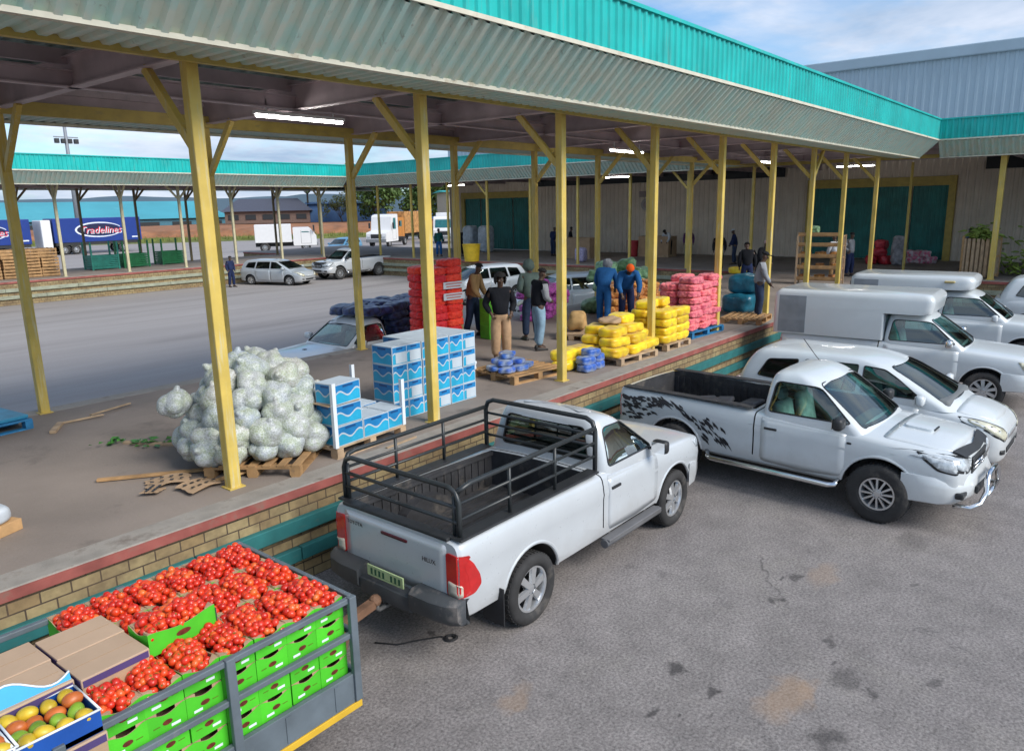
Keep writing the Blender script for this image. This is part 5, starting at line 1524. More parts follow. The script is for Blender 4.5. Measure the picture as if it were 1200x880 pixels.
def fill(x, y, z, rz=0, L=.215, W=.435, domed=.030, n=(5, 9)):
    ca, sa = math.cos(rz), math.sin(rz)
    for lay_, (nx, ny, hz) in enumerate(((n[0], n[1], .0), (n[0] - 1, n[1] - 1, .036), (n[0] - 2, n[1] - 3, .056))):
        for i in range(nx):
            for j in range(ny):
                u = ((i + .5) / nx - .5); v2 = ((j + .5) / ny - .5)
                if lay_ and (abs(u) > .46 or abs(v2) > .47): continue
                px = u * L * (1, .92, .7)[lay_] + r5.uniform(-.014, .014); py = v2 * W * (1, .93, .75)[lay_] + r5.uniform(-.013, .013)
                pz = z + hz * .86 + domed * (1 - 3.0 * u * u - 2.6 * v2 * v2) + r5.uniform(-.012, .014)
                tomspots.append((x + px * ca - py * sa, y + px * sa + py * ca, pz, r5.uniform(.64, .90)))
gt = 'open green crates of tomatoes on top of the trailer load'
for i in range(14):
    for j in range(3):
        x = TX1 - .155 - CX * i; y = TY0 + .03 + CY * (j + .5) + .02
        top_open = (j == 0 and i < 7) or (j == 1 and i < 7) or (j == 2 and i < 6)
        if j == 0 or i == 0: ks = range(4)
        elif top_open: ks = (3,)
        else: continue
        for k in ks:
            if k == 3 and not top_open: 
                if x < .2: continue
            if x < .55 and k < 4: 
                if x < -.3: continue
            isopen = k == 3 and top_open
            o = put('tomato_crate', TC, (x + r5.uniform(-.004, .004), y + r5.uniform(-.006, .006), BZ + .003 + CH * k), PI * r5.randrange(2) + r5.uniform(-.02, .02),
                'open green crate heaped with red tomatoes on top of the trailer load' if isopen else 'green tomato crate stacked behind the trailer side rails', 'tomato crate', gt if isopen else 'green tomato crates stacked behind the trailer rails')
            if isopen: fill(x, y, BZ + CH * 3 + .118)
# one crate set crossways on top
o = put('tomato_crate', TC, (1.98, 4.46, BZ + CH * 4 + .01), (0, R(2), PI / 2 + .06), 'raised green crate with a grey end standing on top of the other tomatoes', 'tomato crate')
bm = bmesh.new(); box(bm, -.131, .131, -.2275, -.2265, .005, .128)
g = link('grey_end', bm, GREYC, o)
fill(1.98, 4.46, BZ + CH * 4 + .125, PI / 2 + .06)
# tomatoes: the largest 300 one by one, the rest as one mass
_b = bmesh.new(); bmesh.ops.create_icosphere(_b, subdivisions=3, radius=1); _b.verts.ensure_lookup_table()
ICV = [v.co.copy() for v in _b.verts]; ICF = [[v.index for v in f.verts] for f in _b.faces]; _b.free()
bm = bmesh.new(); bmesh.ops.create_icosphere(bm, subdivisions=3, radius=.0345)
for v in bm.verts:
    d = math.hypot(v.co.x, v.co.y) / .0345
    v.co.z *= .88
    if v.co.z > 0: v.co.z -= .006 * math.exp(-(d / .25) ** 2)
a_ = 0
for k in range(5):
    a_ = 2 * PI * k / 5
    f = bm.faces.new([bm.verts.new(p) for p in ((0, 0, .0265), (.006 * math.cos(a_ - .4), .006 * math.sin(a_ - .4), .0285), (.017 * math.cos(a_), .017 * math.sin(a_), .0300), (.006 * math.cos(a_ + .4), .006 * math.sin(a_ + .4), .0285))]); f.material_index = 1
tme = bpy.data.meshes.new('tomato'); bm.to_mesh(tme); bm.free(); tme.materials.append(TOM); tme.materials.append(LEAF)
for p in tme.polygons: p.use_smooth = True
tomspots.sort(key=lambda p: p[0]**2 + p[1]**2 + (4.05 - p[2])**2)
vis = [p for p in tomspots]
for x, y, z, s in vis[:298]:
    put('tomato', tme, (x, y, z), (r5.uniform(-1, 1), r5.uniform(-1, 1), r5.uniform(0, 6)), 'ripe red tomato heaped in a crate at the near end of the tomatoes', 'tomato', 'tomatoes in the near crates', s)
tv, tf = [], []
for x, y, z, s in vis[298:]:
    M = Matrix.Translation((x, y, z)) @ Matrix.Rotation(x * 31 + y * 17, 4, 'Z') @ Matrix.Rotation(x * 53, 4, 'X') @ Matrix.Diagonal((.0345 * s, .0345 * s, .030 * s, 1))
    n0 = len(tv); tv += [M @ p for p in ICV]; tf += [[n0 + i for i in f] for f in ICF]
tm_ = bpy.data.meshes.new('tomatoes'); tm_.from_pydata(tv, [], tf); tm_.materials.append(TOM)
tm_.polygons.foreach_set('use_smooth', [True] * len(tf)); tm_.update()
to_ = bpy.data.objects.new('tomatoes', tm_); COL.objects.link(to_)
tag(to_, 'red tomatoes filling the farther green crates on the trailer', 'tomatoes', kind='stuff')
# brown cartons and mango trays
def carton(x, y, z, L, W, H, label, rz=0, band=True):
    r = empty('carton', (x, y, z), rz); tag(r, label, 'carton')
    bm = bmesh.new(); box(bm, -L / 2, L / 2, -W / 2, W / 2, 0, H, 0, .004); link('body', bm, CARD, r)
    bm = bmesh.new(); box(bm, -L / 2 - .004, L / 2 + .004, -W / 2 - .004, W / 2 + .004, H * .62, H + .006, 0, .005); link('lid', bm, CARDL, r)
    bm = bmesh.new()
    for s in (-1, 1):
        box(bm, -L / 2 + .005, L / 2 - .005, s * (W / 2 + .0045) - .0012, s * (W / 2 + .0045) + .0012, H * .66, H * .96)
        box(bm, s * (L / 2 + .0045) - .0012, s * (L / 2 + .0045) + .0012, -W / 2 + .005, W / 2 - .005, H * .66, H * .96)
    link('purple_band', bm, PURPLE, r)
    bm = bmesh.new(); box(bm, -L * .46, L * .46, -.002, .002, H + .0062, H + .0075); link('lid_seam', bm, CARD, r)
    return r
z4 = BZ + CH * 4 - .02
for j in range(2):
    for i in range(2):
        carton(1.535 - .41 * i, 4.42 + .325 * j + .03 * i, z4, .385, .305, .135, ('brown lidded carton with a purple band, nearest the open tomato crates', 'brown lidded carton beside the mango trays, before the dock wall', 'brown lidded carton at the back of the load beside the teal bumper', 'brown lidded carton at the back left corner of the load')[j * 2 + i], R(2))
for j in range(2):                                     # what the upper cartons stand on
    for i in range(2): carton(1.535 - .41 * i, 4.42 + .325 * j + .03 * i, z4 - .15, .385, .305, .135, 'brown carton under the top layer of purple banded cartons, %s' % ('front right', 'front left', 'back right', 'back left')[j * 2 + i], R(2))
def tray(x, y, z, rz, label, fruits, lid):
    r = empty('fruit_tray', (x, y, z), rz); tag(r, label, 'fruit tray')
    L, W, H = .34, .40, .13
    bm = bmesh.new()
    for a in ((-L / 2, -L / 2 + .006, -W / 2, W / 2), (L / 2 - .006, L / 2, -W / 2, W / 2), (-L / 2 + .0062, L / 2 - .0062, -W / 2, -W / 2 + .006), (-L / 2 + .0062, L / 2 - .0062, W / 2 - .006, W / 2)): box(bm, *a, 0, H)
    box(bm, -L / 2 + .007, L / 2 - .007, -W / 2 + .007, W / 2 - .007, .001, .012); link('tray_walls', bm, TRAYB, r)
    bm = bmesh.new()
    for s in (-1, 1):
        tube(bm, [(s * (L / 2), -W / 2, H), (s * (L / 2), W / 2, H)], .007, 6); tube(bm, [(-L / 2, s * W / 2, H), (L / 2, s * W / 2, H)], .007, 6)
    link('white_edge', bm, WHITEC, r)
    if lid:
        bm = bmesh.new(); N = 12
        top = [(-W / 2 + W * k / N, .10 + .05 * math.sin(k / N * 2 * PI * .9 + .3)) for k in range(N + 1)]
        poly = [(-W / 2, 0)] + [(W / 2, 0)] + top[::-1]
        Mx = Matrix.Translation((-L / 2 - .012, 0, H)) @ Matrix.Rotation(R(-24), 4, 'Y')
        prism(bm, poly, lambda a, b: Mx @ Vector((0, a, b)), lambda a, b: Mx @ Vector((.005, a, b))); lo = link('cyan_lid', bm, TRAYC, r)
        bm = bmesh.new(); tube(bm, [Mx @ Vector((.006, a, b - .006)) for a, b in top], .006, 6); link('white_edge', bm, WHITEC, lo)
    FM = (MANGOY, MANGOG, MANGOY, MANGOR, MANGOY, MANGOG)
    for k in range(fruits):
        i, j = k % 4, k // 4
        fx = -.115 + .077 * i + r5.uniform(-.01, .01); fy = -.14 + .092 * j + r5.uniform(-.01, .01)
        me = MANGO[(k * 5 + j) % 3]
        ca, sa = math.cos(rz), math.sin(rz)
        put('mango', me, (x + fx * ca - fy * sa, y + fx * sa + fy * ca, z + .105 + r5.uniform(-.01, .02)), (r5.uniform(-.4, .4), r5.uniform(-.4, .4), r5.uniform(0, 6)), 'yellow and green mango lying in a blue tray', 'mango', 'mangoes in the blue trays')
    return r
def mango(m, i):
    bm = bmesh.new(); bmesh.ops.create_icosphere(bm, subdivisions=3, radius=1)
    for v in bm.verts:
        p = v.co; v.co = Vector((p.x * .054 + .008 * p.y * p.y, p.y * .042, p.z * .040))
    me = bpy.data.meshes.new('mango'); bm.to_mesh(me); bm.free(); me.materials.append(m)
    for p in me.polygons: p.use_smooth = True
    return me
MANGO = [mango(MANGOY, 0), mango(MANGOG, 1), mango(MANGOR, 2)]
tray(1.12, 4.13, z4 - .02, R(-90), 'blue tray of yellow green mangoes with a wavy cyan lid folded up', 16, True)
tray(.74, 4.16, z4 - .02, R(90), 'blue mango tray at the left edge with its lid off', 16, False)
tray(.76, 4.60, z4 - .02, R(92), 'blue mango tray at the left edge beside the brown cartons', 16, False)
for x, y in ((1.12, 4.13), (.74, 4.16), (.76, 4.6)):
    for k in range(2): carton(x, y, z4 - .17 - .15 * k, .36, .42, .14, 'plain brown carton stacked under the blue mango trays', R(90))['group'] = 'brown cartons under the mango trays'
# ================================================================== PEOPLE
SKIN = mat('dark_skin', (.085, .045, .028), .5, var=.12, vs=8, sub=.1)
HAIR = mat('black_hair', (.012, .010, .010), .85, var=.3, vs=40, bump=.6, bs=120)
EYEW = mat('eye_white', (.55, .52, .48), .3)
def cloth(name, c): return mat('cloth_' + name, c, .9, var=.22, vs=5, bump=.5, bs=16, spec=.15)
CBLACK = cloth('black', (.014, .015, .019)); CKHAKI = cloth('khaki', (.42, .27, .16)); CTAN = cloth('tan', (.33, .20, .09)); CDENIM = cloth('dark_denim', (.03, .045, .085)); CJEANS = cloth('pale_denim', (.24, .36, .46))
CGREY = cloth('grey', (.26, .27, .29)); CGREEN = cloth('grey_green', (.12, .16, .14)); CBLUE = cloth('blue_overall', (.025, .12, .32)); CWHITE = cloth('white', (.58, .60, .63)); CNAVY = cloth('navy', (.02, .03, .08)); CRED = cloth('red', (.45, .03, .03)); CORNG = cloth('orange_beanie', (.75, .11, .02)); CTEAL = cloth('teal', (.02, .12, .11)); CPURP = cloth('purple', (.12, .05, .12))
SHOE = mat('shoe', (.02, .018, .018), .6)

def skinned(pts, edges, root=0, sub=2):
    """continuous tapering surface grown along a skeleton; pts: name -> (pos, radius)"""
    names = list(pts); ix = {n: i for i, n in enumerate(names)}
    me = bpy.data.meshes.new('sk'); me.from_pydata([pts[n][0] for n in names], [(ix[a], ix[b]) for a, b in edges], [])
    o = bpy.data.objects.new('sk', me); COL.objects.link(o)
    md = o.modifiers.new('s', 'SKIN'); md.use_smooth_shade = True
    sl_ = me.skin_vertices[0].data
    for n in names:
        r = pts[n][1]; sl_[ix[n]].radius = r if isinstance(r, tuple) else (r, r)
        sl_[ix[n]].use_root = (n == names[root])
    m2 = o.modifiers.new('d', 'SUBSURF'); m2.levels = sub; m2.render_levels = sub
    res = evalmesh(o); bpy.data.objects.remove(o, do_unlink=True); bpy.data.meshes.remove(me)
    return res

def V(*a): return Vector(a)
def pose_stand(h=1.72, lean=0.0, arms='down', stride=.0, turn=0, female=False):
    k = h / 1.72
    J = {}
    J['pelvis'] = V(0, 0, .94); J['waist'] = V(.0, 0, 1.08); J['chest'] = V(-.01, 0, 1.28); J['neck'] = V(.0, 0, 1.46); J['head'] = V(.03, 0, 1.60)
    for s, n in ((1, 'L'), (-1, 'R')):
        J['hip' + n] = V(0, s * .095, .90); J['knee' + n] = V(.03 + s * stride * .5, s * .105, .49); J['ankle' + n] = V(-.01 + s * stride, s * .115, .085); J['toe' + n] = V(.15 + s * stride, s * .14, .035)
        J['sho' + n] = V(-.01, s * .185, 1.40)
        if arms == 'down': J['elb' + n] = V(-.03, s * .25, 1.12); J['wri' + n] = V(.07, s * .24, .88)
        elif arms == 'pockets': J['elb' + n] = V(-.08, s * .29, 1.13); J['wri' + n] = V(.07, s * .20, .96)
        elif arms == 'front': J['elb' + n] = V(.02, s * .25, 1.12); J['wri' + n] = V(.24, s * .07, 1.06)
        elif arms == 'hips': J['elb' + n] = V(-.12, s * .36, 1.14); J['wri' + n] = V(.05, s * .20, 1.02)
        elif arms == 'work': J['elb' + n] = V(.14, s * .26, 1.12); J['wri' + n] = V(.36, s * .14, .98)
    if lean:
        pv = J['pelvis'].copy(); M = Matrix.Translation(pv) @ Matrix.Rotation(lean, 4, 'Y') @ Matrix.Translation(-pv)
        for n in list(J):
            if n[:3] not in ('hip', 'kne', 'ank', 'toe', 'pel'):
                w_ = .5 if n == 'waist' else 1
                J[n] = J[n].lerp(M @ J[n], w_)
        if arms == 'work':
            for s, n in ((1, 'L'), (-1, 'R')): J['elb' + n] = J['sho' + n] + V(.06, s * .07, -.27); J['wri' + n] = J['elb' + n] + V(.14, -s * .06, -.20)
    for n in J: J[n] = J[n] * k
    return J, k

PEOPLE = {}
def person(label, loc, rz, J, k, top, legs, head='hair', headm=None, detail=True, vest=None, cat='person', hood=None):
    r = empty('person', loc, rz); tag(r, label, cat)
    P = {}; E = []
    def add(n, p, rad): P[n] = (p, rad * k if not isinstance(rad, tuple) else (rad[0] * k, rad[1] * k))
    add('pelvis', J['pelvis'], .115); add('waist', J['waist'], .105); add('chest', J['chest'], .115); add('neck', J['neck'], .055)
    E += [('pelvis', 'waist'), ('waist', 'chest'), ('chest', 'neck')]
    hd = (J['head'] - J['neck']).normalized()
    fwd = (J['head'] - J['neck']) ; 
    lat = V(0, 1, 0); face = lat.cross(hd).normalized()
    add('jaw', J['neck'] + hd * .075 * k + face * .03 * k, .058); add('skull', J['head'] + hd * .01 * k, .082); add('crown', J['head'] + hd * .075 * k - face * .01 * k, .070)
    E += [('neck', 'jaw'), ('jaw', 'skull'), ('skull', 'crown')]
    for n in 'LR':
        s = 1 if n == 'L' else -1
        add('hip' + n, J['hip' + n], .085); add('knee' + n, J['knee' + n], .056); add('ankle' + n, J['ankle' + n], .040); add('toe' + n, J['toe' + n], .034)
        E += [('pelvis', 'hip' + n), ('hip' + n, 'knee' + n), ('knee' + n, 'ankle' + n), ('ankle' + n, 'toe' + n)]
        add('sho' + n, J['sho' + n], .055); add('elb' + n, J['elb' + n], .042); add('wri' + n, J['wri' + n], .027)
        E += [('chest', 'sho' + n), ('sho' + n, 'elb' + n), ('elb' + n, 'wri' + n)]
        d = (J['wri' + n] - J['elb' + n]).normalized()
        pal = J['wri' + n] + d * .07 * k
        add('palm' + n, pal, .030); E.append(('wri' + n, 'palm' + n))
        if detail:
            side = d.cross(V(1, .2, 0)); side = side.normalized() if side.length > .1 else V(1, 0, 0)
            bend = side.cross(d).normalized()
            for f in range(4):
                o = (f - 1.5) * .019 * k; L = (.065, .075, .07, .055)[f] * k
                add('f%d%s' % (f, n), pal + side * o + d * .02 * k, .0105); add('g%d%s' % (f, n), pal + side * o * 1.1 + d * (.02 * k + L * .55) + bend * .008 * k, .0095); add('h%d%s' % (f, n), pal + side * o * 1.1 + d * (.02 * k + L * .9) + bend * .028 * k, .008)
                E += [('palm' + n, 'f%d%s' % (f, n)), ('f%d%s' % (f, n), 'g%d%s' % (f, n)), ('g%d%s' % (f, n), 'h%d%s' % (f, n))]
            add('t0' + n, J['wri' + n] + d * .03 * k - side * .032 * k + bend * .012 * k, .012); add('t1' + n, J['wri' + n] + d * .075 * k - side * .052 * k + bend * .03 * k, .0095)
            E += [('wri' + n, 't0' + n), ('t0' + n, 't1' + n)]
    me = skinned(P, E)
    me.materials.append(SKIN); me.materials.append(EYEW); me.materials.append(HAIR)
    bm = bmesh.new(); bm.from_mesh(me)
    hc = J['head'] + hd * .005 * k
    def blob(c, sx, sy, sz, mi):
        M = Matrix.Translation(c) @ Matrix((( face.x, lat.x, hd.x, 0), (face.y, lat.y, hd.y, 0), (face.z, lat.z, hd.z, 0), (0, 0, 0, 1))) @ Matrix.Diagonal((sx * k, sy * k, sz * k, 1))
        rr_ = bmesh.ops.create_icosphere(bm, subdivisions=2, radius=1, matrix=M)
        for v in rr_['verts']:
            for f in v.link_faces: f.material_index = mi; f.smooth = True
    blob(hc + face * .088 * k - hd * .02 * k, .022, .016, .026, 0)
    for s in (-1, 1):
        blob(hc + lat * s * .032 * k + face * .076 * k + hd * .012 * k, .010, .014, .009, 1); blob(hc + lat * s * .032 * k + face * .083 * k + hd * .012 * k, .006, .006, .006, 2)
        blob(hc + lat * s * .084 * k - face * .005 * k - hd * .005 * k, .020, .010, .030, 0)
        blob(hc + lat * s * .034 * k + face * .080 * k + hd * .034 * k, .008, .020, .005, 2)
    blob(hc + face * .078 * k - hd * .062 * k, .014, .026, .010, 0)
    bm.to_mesh(me); bm.free()
    b = bpy.data.objects.new('body', me); COL.objects.link(b); b.parent = r
    # trousers
    P = {}; E = [('pelvis', 'waist')]
    add('pelvis', J['pelvis'], .150); add('waist', J['waist'] - V(0, 0, .03), .135)
    for n in 'LR':
        w_ = 1.18 if legs is CKHAKI else 1
        add('hip' + n, J['hip' + n], .120 * w_); add('mid' + n, J['hip' + n].lerp(J['knee' + n], .5), .106 * w_); add('knee' + n, J['knee' + n], .090 * w_); add('cuff' + n, J['ankle' + n] + V(0, 0, .02), .078 * w_)
        E += [('pelvis', 'hip' + n), ('hip' + n, 'mid' + n), ('mid' + n, 'knee' + n), ('knee' + n, 'cuff' + n)]
    me = skinned(P, E); me.materials.append(legs); o = bpy.data.objects.new('trousers', me); COL.objects.link(o); o.parent = r
    # jacket with sleeves
    def jacket(nm, m, ex, sl=True, low=.0):
        nonlocal P, E
        P = {}; E = [('hem', 'waist'), ('waist', 'chest'), ('chest', 'col')]
        add('hem', J['pelvis'] - V(0, 0, .07 - low), .175 + ex); add('waist', J['waist'], .160 + ex); add('chest', J['chest'] + V(0, 0, .02), .168 + ex); add('col', J['neck'] - hd * .005, .085 + ex)
        for n in 'LR':
            add('sho' + n, J['sho' + n] - V(0, 0, .01), .092 + ex); E.append(('chest', 'sho' + n))
            if sl:
                add('elb' + n, J['elb' + n], .074 + ex); add('wri' + n, J['wri' + n].lerp(J['elb' + n], .06), .054 + ex)
                add('upa' + n, J['sho' + n].lerp(J['elb' + n], .4), .084 + ex)
                E += [('sho' + n, 'upa' + n), ('upa' + n, 'elb' + n), ('elb' + n, 'wri' + n)]
            else: add('arm' + n, J['sho' + n].lerp(J['elb' + n], .12), .07 + ex); E.append(('sho' + n, 'arm' + n))
        me = skinned(P, E); me.materials.append(m); o = bpy.data.objects.new(nm, me); COL.objects.link(o); o.parent = r
    jacket('jacket', top, 0)
    if vest: jacket('vest', vest, .016, False, .02)
    # shoes
    for n in 'LR':
        bm = bmesh.new(); a = J['ankle' + n]; t = J['toe' + n]; d = (t - a); d.z = 0; d.normalize(); sd_ = V(-d.y, d.x, 0)
        rows = []
        for u, w_, hh in ((-.075, .03, .06), (-.05, .04, .085), (.03, .042, .09), (.10, .048, .06), (.17, .045, .045), (.205, .025, .03)):
            c_ = V(a.x, a.y, 0) + d * u * k
            rows.append([c_ + sd_ * (x * w_ * k) + V(0, 0, z * hh * k) for x, z in ((-1, .02), (1, .02), (1.05, .35), (.7, .9), (0, 1), (-.7, .9), (-1.05, .35))])
        loft(bm, rows); link('shoe', bm, SHOE, r, smooth=60)
    # hair, cap or hood
    Mh = Matrix.Translation(hc + hd * .018 * k) @ Matrix(((face.x, lat.x, hd.x, 0), (face.y, lat.y, hd.y, 0), (face.z, lat.z, hd.z, 0), (0, 0, 0, 1)))
    bm = bmesh.new(); bmesh.ops.create_icosphere(bm, subdivisions=4, radius=1)
    for v in bm.verts:
        c_ = v.co.normalized(); rr_ = .104
        if head == 'hood': rr_ = .128 + .01 * mnoise.noise(c_ * 3)
        if head == 'bushy': rr_ = .128 + .012 * mnoise.noise(c_ * 6)
        v.co = Vector((c_.x * rr_ * 1.02, c_.y * rr_ * .93, c_.z * rr_ * (1.02 if head != 'bushy' else 1.1))) * k
    cut = {'hair': (.35, .02), 'cap': (.0, .035), 'beanie': (.0, .02), 'hood': (.55, -.16), 'bushy': (.55, -.10)}[head]
    kill = [v for v in bm.verts if v.co.z / k < cut[1] + max(0, v.co.x / k) * cut[0] * (1 if head in ('hair',) else 0) or (head in ('hood', 'bushy') and v.co.x / k > .045 and abs(v.co.y) / k < .085 and v.co.z / k < .062)]
    bmesh.ops.delete(bm, geom=kill, context='VERTS')
    if head == 'cap':
        box(bm, .06 * k, .19 * k, -.07 * k, .07 * k, .035 * k, .047 * k, 0, .004)
    bmesh.ops.transform(bm, matrix=Mh, verts=bm.verts)
    o = link({'hair': 'hair', 'bushy': 'hair', 'cap': 'cap', 'beanie': 'beanie', 'hood': 'hood'}[head], bm, headm or HAIR, r, smooth=60)
    sm = o.modifiers.new('s', 'SOLIDIFY'); sm.thickness = .012 * k; sm.offset = 0
    return r

J, k = pose_stand(1.70, arms='pockets', female=True)
person('person in a black jacket and loose khaki trousers standing behind the packet pallet', (11.05, 9.30, DZ), R(-128), J, k, CBLACK, CKHAKI, 'bushy')
J, k = pose_stand(1.70, lean=.10, arms='front', stride=.06)
person('man in a dark vest over grey sleeves and pale jeans', (12.42, 9.42, DZ), R(-20), J, k, CGREY, CJEANS, 'hair', vest=CBLACK)
J, k = pose_stand(1.72, lean=.22, arms='work', stride=.12)
person('man in a tan jacket and dark jeans leaning beside the red sacks', (12.95, 11.75, DZ), R(-70), J, k, CTAN, CDENIM, 'hair')
J, k = pose_stand(1.78, lean=.12, arms='front', stride=.05)
person('person in a grey green hooded coat standing behind the man in the vest', (13.25, 10.25, DZ), R(60), J, k, CGREEN, CDENIM, 'hood', CGREEN)
J, k = pose_stand(1.76, lean=.75, arms='work', stride=.05)
person('man in a blue jacket and orange beanie bending over the yellow bags', (16.2, 9.55, DZ), R(-140), J, k, CBLUE, CNAVY, 'beanie', CORNG)
J, k = pose_stand(1.74, lean=.62, arms='work', stride=.08)
person('person in blue overalls with a grey hood beside the man in the orange beanie', (15.95, 10.05, DZ), R(20), J, k, CBLUE, CBLUE, 'hood', CGREY)
J, k = pose_stand(1.72, lean=.1, arms='work')
person('man in a grey top and dark cap standing behind the box canopy', (18.9, 7.25, DZ), R(-60), J, k, CGREY, CDENIM, 'cap', CBLACK)
for lab, x, y, rz, top, legs, head, hm, arms, lean in (
    ('man in a white shirt by the crate stand before the wide green door', 29.7, 8.55, 60, CWHITE, CTAN, 'hair', None, 'work', .1),
    ('man in a grey shirt with hands on his hips before the wide green door', 31.6, 8.55, -100, CGREY, CNAVY, 'hair', None, 'hips', 0),
    ('man in dark clothes and a pink cap behind the teal bales', 25.4, 9.75, -110, CBLACK, CBLACK, 'beanie', cloth('pale_pink', (.55, .33, .36)), 'work', .3),
    ('crouching figure in black between two columns behind the teal bales', 23.9, 9.6, 30, CBLACK, CNAVY, 'hair', None, 'down', .3),
    ('man all in black beside a yellow column near the warehouse wall', 31.4, 13.9, 200, CBLACK, CBLACK, 'hair', None, 'down', 0),
    ('man in navy with a white cap near the warehouse wall', 35.2, 14.8, 120, CNAVY, CDENIM, 'cap', CWHITE, 'work', .1),
    ('person in purple and teal sitting low by the warehouse wall', 37.0, 18.1, -150, CPURP, CTEAL, 'hair', None, 'down', .25),
    ('man in dark green standing right of the red drum', 38.6, 21.3, -90, CTEAL, CNAVY, 'hair', None, 'down', 0),
    ('man in black and white bending over the right brown carton bin', 38.9, 20.2, 170, CWHITE, CBLACK, 'hair', None, 'work', .7),
    ('man in black standing left of the left brown carton bin', 37.4, 25.9, -60, CBLACK, CBLACK, 'hair', None, 'down', 0),
    ('man in dark blue beside the dark man by the left brown carton bin', 37.0, 26.9, 0, CNAVY, CDENIM, 'hair', None, 'work', .2),
    ('man in a bright blue jacket by the crate of green maize', 36.4, 5.35, -90, CBLUE, CNAVY, 'hair', None, 'work', .15),
    ('man in navy overalls standing in the courtyard left of the silver car', 22.6, 38.4, -80, CNAVY, CNAVY, 'hair', None, 'down', 0),
    ('man in a teal coat near the yellow bin at the far end', 34.0, 33.5, -120, CTEAL, CBLUE, 'hair', None, 'down', 0),
    ('man in black near the yellow bin at the far end', 34.6, 32.2, 100, CBLACK, CBLACK, 'hair', None, 'work', .1)):
    J, k = pose_stand(1.70, lean=lean, arms=arms, stride=.05)
    person(lab, (x, y, 0 if 'courtyard' in lab else DZ), R(rz), J, k, top, legs, head, hm, detail=False)
# ================================================================== MORE VEHICLES
c = cfg_pickup(mirror_mat=WHITEP, details=nose2(HEADL) + [('bonnet_mark', 'top', [(1.64, -.06), (1.72, -.06), (1.72, .06), (1.64, .06)], BLK, .006)])
p5, bv, bc = vehicle('pickup_truck', 'white pickup in the courtyard with navy bags piled over its roof', 'pickup', (11.66, 14.20, 0), R(180), c)
front_trim(p5, bv, WHITEP, False, False); p5.scale = (1, 1, .89)
NB = [sackmesh('navy_bag', .62, .46, .2, i + 110, NAVYNET, .03, 8) for i in range(4)]
gn = 'navy bags loaded on the courtyard pickup'
for k in range(6):
    for i in range(3):
        for j in range(3):
            if 0 < i < 2 and j == 1 and k < 4: continue
            put('navy_bag', NB[r5.randrange(4)], (12.35 + .58 * i + r5.uniform(-.05, .05), 13.74 + .46 * j + r5.uniform(-.03, .03), .82 + .185 * k), (r5.uniform(-.1, .1), r5.uniform(-.1, .1), r5.uniform(-.15, .15)), 'navy blue plastic bag in the load of the courtyard pickup', 'bag', gn)
for i in range(3):
    for j in range(3): put('navy_bag', NB[r5.randrange(4)], (11.5 + .40 * i, 13.74 + .46 * j, 1.68 + .06 * r5.random()), (r5.uniform(-.1, .1), r5.uniform(-.2, .1), r5.uniform(-.3, .3)), 'navy blue plastic bag in the load of the courtyard pickup', 'bag', gn)
sil = dup(mpv, (25.0, 37.5, 0), R(-72), 'silver estate car parked nose out against the far dock')
def repaint(root, m):
    for o in root.children:
        for q in [o] + list(o.children):
            if q.type == 'MESH' and any(s_ and s_.name == 'white_car_paint' for s_ in q.data.materials):
                q.data = q.data.copy()
                for i, s_ in enumerate(q.data.materials):
                    if s_ and s_.name == 'white_car_paint': q.data.materials[i] = m
repaint(sil, SILV2); sil.scale = (.97, .94, .86)
frd = dup(p2, (30.0, 37.2, 0), R(178), 'grey white pickup parked beside the silver estate car')
for o in list(frd.children):
    if o.name.split('.')[0] in ('side_decal', 'aerial', 'nudge_bar', 'lettering'):
        bpy.data.objects.remove(o, do_unlink=True)
repaint(frd, SILVP)
dup(mpv, (24.9, 22.0, 0), R(165), 'white hatchback in the courtyard behind the person in black')
dup(mpv, (23.0, 16.2, 0), R(150), 'white car in the courtyard behind the magenta sacks')
dup(mpv, (26.75, .60, 0), R(-88), 'white estate car cut off by the right edge of the picture', scale=1.1)
blu = dup(mpv, (44.5, 56.0, 0), R(200), 'bright blue car beyond the far dock among the trucks'); repaint(blu, BLUEP)

